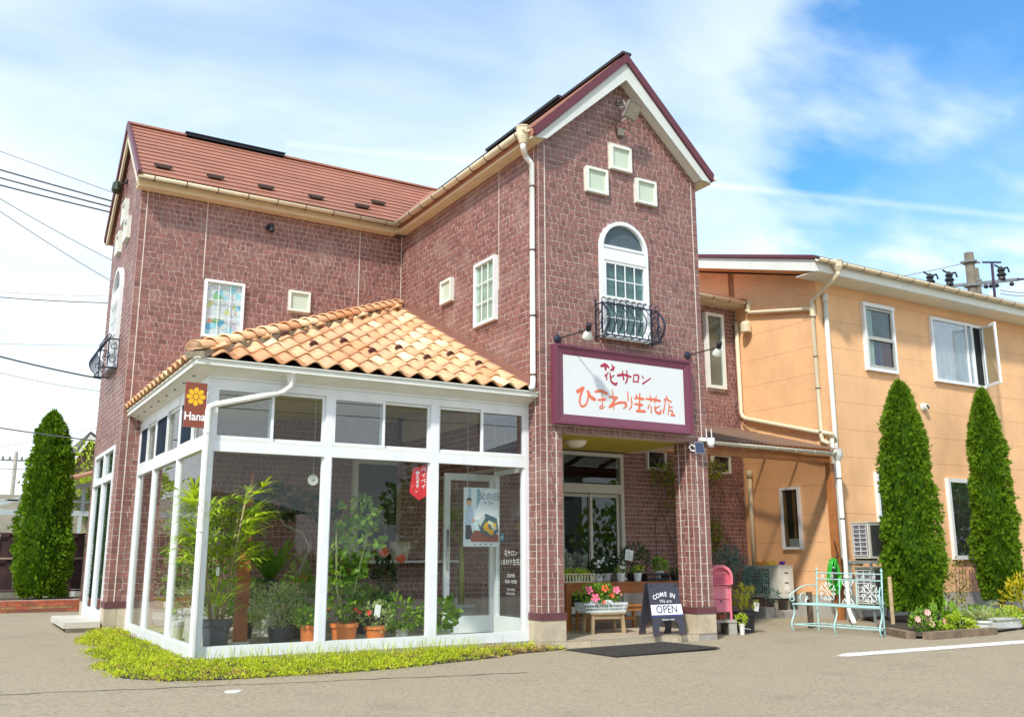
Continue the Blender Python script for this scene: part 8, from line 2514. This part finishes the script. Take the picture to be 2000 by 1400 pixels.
        if flw:
            mb = MB()
            for k in range(4): bush(mb, (x + r * .7 + rng.uniform(-.1, .35), y - .2, z0 + h * (.92 + .04 * k)), .22, .2, .10, 60, .10, .06, rng, .3)
            mb.build('blossom', flw, Q)
    tree('garden_tree', 'yellow green tree with red blossom below the neighbour gable', -2.75, 14.5, 3.3, .75, 900, .11, .05, LF_LIME, M('blossom_red', (.62, .05, .09), .7, var=.3, scale=9))
    tree('garden_tree', 'tree with large yellow green leaves beside the bulky conifer', -5.55, 16.0, 3.2, .7, 420, .24, .13, LF_LIME)
    tree('garden_tree', 'small dark tree at the far edge behind the neighbour glasshouse', -7.3, 17.0, 2.7, .8, 500, .14, .07, LF_GREEN)
    # utility poles and wires
    CP = M('pole_concrete', (.40, .37, .31), .85, var=.12, scale=5)
    def pole(lab, x, y, h, arms, r=.15):
        Q = thing('utility_pole', lab, 'utility pole', (x, y, 0), 0, 'utility poles')
        mb = MB(); mb.tube([(x, y, -.2), (x, y, h)], [r, r * .72], 10); mb.build('pole', CP, Q)
        for (z, w, ax) in arms:
            mb = MB(); mb.beam((x - w * ax[0], y - w * ax[1], z), (x + w * ax[0], y + w * ax[1], z), .10, .10); aa = mb.build('crossarm', M('arm_steel', (.22, .22, .22), .5, .4), Q)
            for t in (-.85, -.4, .4, .85):
                mb = MB(); mb.lathe([(.05, .05), (.08, .08), (.05, .14), (.08, .18), (.04, .26), (0, .26)], (x + w * t * ax[0], y + w * t * ax[1], z), 8); mb.build('insulator', BLACK, aa)
        return Q
    pole('slim far pole with a short crossarm behind the bulky conifer', -2.2, 62, 7.9, [(7.3, .9, (1, 0))], .16)
    pole('far short pole at the picture edge over the neighbour glasshouse', -4.9, 55, 5.5, [(5.1, .5, (1, 0))], .14)
    # transformer pole behind the orange house
    pA = Vector((21.58, 8.27, 10.63)); pB = Vector((22.08, 8.42, 8.80))
    x, y, h = pB.x, pB.y, pA.z
    Q = thing('utility_pole', 'thick concrete pole with black cutouts above the orange roof', 'utility pole', (x, y, 0), 0, 'utility poles')
    mb = MB(); mb.tube([(x, y, 0), (x, y, h)], [.19, .145], 12); mb.build('pole', M('pole_aged', (.20, .17, .13), .85, var=.2, scale=5), Q)
    e = RIGHT.copy(); e.z = 0; e.normalize()
    ST = M('arm_steel', (.22, .22, .22), .5, .4); BK = M('insulator_black', (.012, .012, .014), .4)
    for dz in (.35, 1.15, 1.75, 2.2):
        mb = MB(); mb.lathe([(.20, 0), (.23, 0), (.23, .07), (.20, .07)], (x, y, h - dz), 12); mb.beam(Vector((x, y, h - dz + .03)) - e * .30, Vector((x, y, h - dz + .03)) + e * .34, .06, .05); mb.build('pole_band', ST, Q)
    c = Vector((x, y, h - 1.05)); ea = (e * 1 + Vector((0, 0, .10))).normalized()
    mb = MB(); mb.beam(c - ea * 1.75, c + ea * 1.55, .09, .09); mb.build('crossarm', ST, Q)
    c2 = Vector((x, y, h - 2.35)); mb = MB(); mb.beam(c2 - e * 1.75, c2, .10, .12); mb.beam(c2 - e * .7, c2 - e * .05 + Vector((0, 0, -.5)), .06, .06); mb.build('crossarm', ST, Q)
    def cutout(p):
        mb = MB(); p = Vector(p); mb.lathe([(.06, 0), (.12, .05), (.10, .14), (.16, .20), (.09, .30), (.13, .36), (.05, .48), (0, .5)], p, 8); mb.tube([p + Vector((0, 0, .40)), p + e * .22 + Vector((0, 0, .46)), p + e * .26 + Vector((0, 0, .30))], .035, 6); mb.tube([p + Vector((0, 0, .42)), p - e * .2 + Vector((0, 0, .55))], .03, 6); mb.build('cutout', BK, Q)
    for t in (-1.35, -.72, 1.0): cutout(c + ea * t)
    for t in (-1.7, -1.15, -.62): cutout(c2 + e * t + Vector((0, 0, .05)))
    for t in (-1.6, -1.1, -.95, .45, .62, .8, 1.3): 
        mb = MB(); mb.lathe([(.05, -.05), (.085, 0), (.05, .07), (0, .08)], c + ea * t + Vector((0, 0, -.14)), 8); mb.build('insulator', BK, Q)
    for (t0, t1) in ((-1.35, -1.15), (-.72, -.62), (-1.6, -1.7)):
        p, q = c + ea * t0, c2 + e * t1 + Vector((0, 0, .4)); m_ = p.lerp(q, .5) + e * .35
        mb = MB(); mb.tube([p, m_, q], .018, 5); mb.build('jumper_wire', BK, Q)
    pS = Vector((23.77, 9.34, 10.62)); pT = Vector((24.12, 9.49, 9.15))
    Q = thing('utility_pole', 'shorter leaning concrete pole beside the thick pole', 'utility pole', (pT.x, pT.y, 0), 0, 'utility poles')
    mb = MB(); mb.tube([(pT.x + .5, pT.y, 0), (pS.x, pS.y, pS.z)], [.17, .14], 10); mb.build('pole', MATS['pole_aged'], Q)
    mb = MB(); mb.lathe([(.17, 0), (.21, 0), (.21, .08), (.17, .08)], (pS.x, pS.y, pS.z - .5), 10); mb.build('pole_band', ST, Q)
    # aerial mast with a dish on the far roof
    a1, a0 = Vector((16.80, 4.54, 8.37)), Vector((16.96, 4.68, 7.43))
    Q = thing('roof_antenna', 'thin dark mast with a small dish over the orange roof', 'antenna', tuple(a0))
    PU = M('mast_violet', (.05, .03, .07), .5)
    mb = MB(); mb.tube([a0 + Vector((0, 0, -.8)), a1], .035, 8); mb.tube([a1 - e * .24, a1 + e * .24], .025, 6); mb.build('mast', PU, Q)
    mb = MB(); dc = Vector((16.84, 4.73, 7.49)); mb.lathe([(0, 0), (.10, .02), (.17, .06), (.165, .065), (0, .02)], (0, 0, 0), 16); mb.v = [tuple(dc + e * z + Vector((0, 0, y_)) + Vector((0, .5, 0)) * x_) for x_, y_, z in mb.v]; mb.build('dish', WHITE2, Q)
    # overhead wires: each one a thing of its own
    WB = M('wire_black', (.03, .03, .035), .6); WG = M('wire_grey', (.16, .16, .17), .6)
    def wire(lab, p, q, r, sag, m=WB, clip=None):
        mb = MB(); p = Vector(p); q = Vector(q)
        pts = [p.lerp(q, k / 24) - Vector((0, 0, sag * 4 * (k / 24) * (1 - k / 24))) for k in range(25)]
        mb.tube(pts, r, 5); own('overhead_wire', mb, m, lab, 'wire', tuple(p.lerp(q, .5)), 'overhead wires')
        return pts
    att = (WX - .06, 6.1, 6.2)
    wire('thin upper wire running to the gable end', (-16, 13.5, 12.6), (WX - .02, 6.2, 6.55), .006, .2, WG)
    wire('black cable of the bundle fixed under the gable lamp, upper strand', (-16, 14, 11.6), (WX - .02, 6.3, 6.45), .013, .25)
    wire('black cable of the bundle fixed under the gable lamp, middle strand', (-16, 14, 11.35), (WX - .02, 6.32, 6.36), .013, .28)
    wire('black cable of the bundle fixed under the gable lamp, lower strand', (-16, 14, 11.15), (WX - .02, 6.34, 6.28), .013, .32)
    for lab, p0, p1, r, sg, mt in (
        ('thin wire sloping down steeply behind the gable, upper of two', (-6.14, 19.93, 11.28), (0.39, 25.71, 10.62), .012, .15, WG), ('thin wire sloping down steeply behind the gable, lower of two', (-6.11, 19.98, 11.00), (0.48, 25.88, 9.71), .012, .15, WG),
        ('level wire with a small clamp behind the arched gable window', (-5.83, 25.01, 9.26), (0.09, 23.78, 9.51), .016, .1, WB), ('faint level wire above the clamped wire', (-5.88, 29.49, 10.53), (0.78, 27.81, 10.84), .009, .1, WG),
        ('thick looped cable passing below the gable window guard', (-5.65, 18.49, 6.24), (-0.73, 18.11, 5.55), .022, .1, WB), ('thin wire under the thick looped cable', (-5.59, 25.41, 7.04), (0.43, 24.36, 6.35), .010, .2, WG), ('faint wire above the thick looped cable', (-5.68, 36.64, 10.01), (2.08, 34.30, 10.36), .010, .1, WG),
        ('grey cable crossing in front of the bulky conifer', (-5.52, 7.90, 3.02), (-2.56, 9.12, 2.94), .011, .03, WG), ('thin wire rising from the picture edge to the shop', (-5.19, 37.49, 5.39), (2.39, 34.84, 7.41), .010, .1, WG),
        ('level double wire beyond the bulky conifer', (-4.99, 49.21, 5.69), (4.26, 43.72, 5.51), .02, .1, WG)):
        wire(lab, p0, p1, r, sg, mt)
    topc = c + Vector((0, 0, .1))
    for lab, p0, p1, r, mt in (('top wire climbing from the orange roof to the thick pole head', (27.77, 20.56, 13.41), Vector((x, y, h - .3)), .012, WG), ('upper line from the roof edge to the pole crossarm', (28.60, 20.06, 13.41), c - ea * 1.7, .014, WB), ('lower line from the roof edge to the pole crossarm', (28.63, 20.11, 13.13), c - ea * 1.2, .014, WB)):
        wire(lab, p0, p1, r, .2, mt)
    for lab, p1, p0, r, mt in (('twisted thick line leaving the pole to the picture edge', (21.42, 5.10, 9.40), c + ea * 1.5, .035, PU), ('thin line sagging from the pole to the picture edge', (21.50, 5.23, 8.65), c + ea * .9 + Vector((0, 0, -.3)), .014, WG), ('second thin line sagging from the pole to the picture edge', (21.50, 5.24, 8.60), c + ea * .9 + Vector((0, 0, -.42)), .014, WG)):
        wire(lab, p0, p1, r, .15, mt)


left_side()


# ------------------------------------------------------------------ across the street: what the panes reflect
def opposite():
    rng = random.Random(15)
    RT = M('roof_slate_tile', (.055, .06, .065), .5, var=.2, scale=4)
    mb = MB(); mb.add([(-60, -20.5, gz(0, -20) + .012), (70, -20.5, gz(0, -20) + .012), (70, -14, gz(0, -14) + .012), (-60, -14, gz(0, -14) + .012)], [(0, 1, 2, 3)]); struct('street', mb, M('street_asphalt', (.10, .10, .10), .85, var=.15, scale=4))
    def house(lab, x0, x1, y0, y1, h, wall, hip=1.6):
        Q = thing('opposite_house', lab, 'house', ((x0 + x1) / 2, y1, -.2), 0, 'houses across the street')
        mb = MB(); mb.box((x0, y0, -.3), (x1, y1, h)); mb.build('wall', wall, Q)
        e = .6; ym = (y0 + y1) / 2; i = (y1 - y0) / 2
        mb = MB(); A = [(x0 - e, y0 - e, h - .05), (x1 + e, y0 - e, h - .05), (x1 + e, y1 + e, h - .05), (x0 - e, y1 + e, h - .05), (x0 + i, ym, h + hip), (x1 - i, ym, h + hip)]
        mb.add(A, [(0, 1, 5, 4), (1, 2, 5), (2, 3, 4, 5), (3, 0, 4), (3, 2, 1, 0)]); mb.build('roof', RT, Q)
        n = int((x1 - x0) / 2.2)
        for z in ([1.0, 3.9] if h > 4.5 else [1.0]):
            for k in range(n):
                x = x0 + (k + .5) * (x1 - x0) / n
                window(Q, (x + .6, y1, z), (-1, 0, 0), (0, 1, 0), 1.2, 1.2, .06, .06, pane=M('far_pane', (.06, .08, .09), .1))
    house('cream two-storey house with slate hip roof across the street', -13, -3.5, -54, -46, 4.2, M('opp_cream', (.34, .29, .21), .8))
    house('brown single-storey house with slate hip roof across the street', -1.0, 12, -54, -45, 3.5, M('opp_brown', (.30, .24, .17), .8))
    house('grey two-storey house across the street beyond the trees', 16, 25, -34, -27, 5.4, M('opp_grey', (.40, .40, .38), .8))
    house('pink rendered two-storey house across the street', -27, -15.5, -54, -46, 4.4, M('opp_pink', (.34, .20, .17), .8))
    def tree(lab, x, y, h, r, lm):
        z0 = gz(x, y); Q = thing('street_tree', lab, 'tree', (x, y, z0), 0, 'trees across the street')
        stems(Q, [([(x, y, z0 - .1), (x + .1, y, z0 + h * .5), (x, y, z0 + h * .85)], [.14, .10, .03])], BARK, name='trunk')
        mb = MB()
        for k in range(9): bush(mb, (x + rng.uniform(-r, r) * .7, y + rng.uniform(-r, r) * .6, z0 + h * rng.uniform(.3, .92)), r * .6, r * .6, r * .5, 130, .42, .26, rng, .2, .2)
        mb.build('crown', lm, Q)
    for (lab, x, y, h, r, lm) in (('dense dark tree across the street facing the orange house', 30, -16, 6.5, 2.6, LF_DARK), ('dark round tree across the street beside the dense one', 35, -13, 6, 2.6, LF_GREEN), ('green tree across the street before the grey house', 24.5, -22, 6, 2.4, LF_GREEN), ('tall tree across the street between two houses', 15.5, -34, 6.5, 2.0, LF_GREEN), ('leafy tree in the gap beside the cream house', -2.2, -42, 4.0, 1.6, LF_GREEN), ('broad tree far along the street', 42, -14, 6, 3, LF_DARK), ('dense tree between the street and the dark trees', 27, -13, 5.5, 2.4, LF_GREEN), ('dark tree behind the dense street tree', 33, -20, 7, 3, LF_DARK), ('dark bushy tree at the end of the street row', 38, -19, 7, 3, LF_DARK), ('low dark tree by the street kerb', 24, -10.5, 4.5, 2.2, LF_DARK)):
        tree(lab, x, y, h, r, lm)
    P = thing('street_hedge', 'long clipped hedge along the far side of the street', 'hedge', (-4, -40, 0))
    mb = MB()
    for k in range(40): bush(mb, (-27 + k * 1.15, -40, gz(0, -40) + .75), .9, .6, .8, 110, .30, .2, rng, .2, .1)
    mb.build('foliage', LF_GREEN, P)
    mb = MB(); mb.box((-27.5, -40.25, -.4), (18.5, -39.75, .9)); mb.build('inner_foliage', LF_DARK, P)
    for k in range(3):
        mb = MB(); z = 5.2 + .4 * k; mb.tube([(-60, -19, z + .5), (-20, -19, z - .1), (20, -19, z + .4), (60, -19, z)], .015, 4); own('overhead_wire', mb, MATS['wire_black'], ['lowest wire along the far side of the street', 'middle wire along the far side of the street', 'top wire along the far side of the street'][k], 'wire', (0, -19, z), 'overhead wires')


opposite()
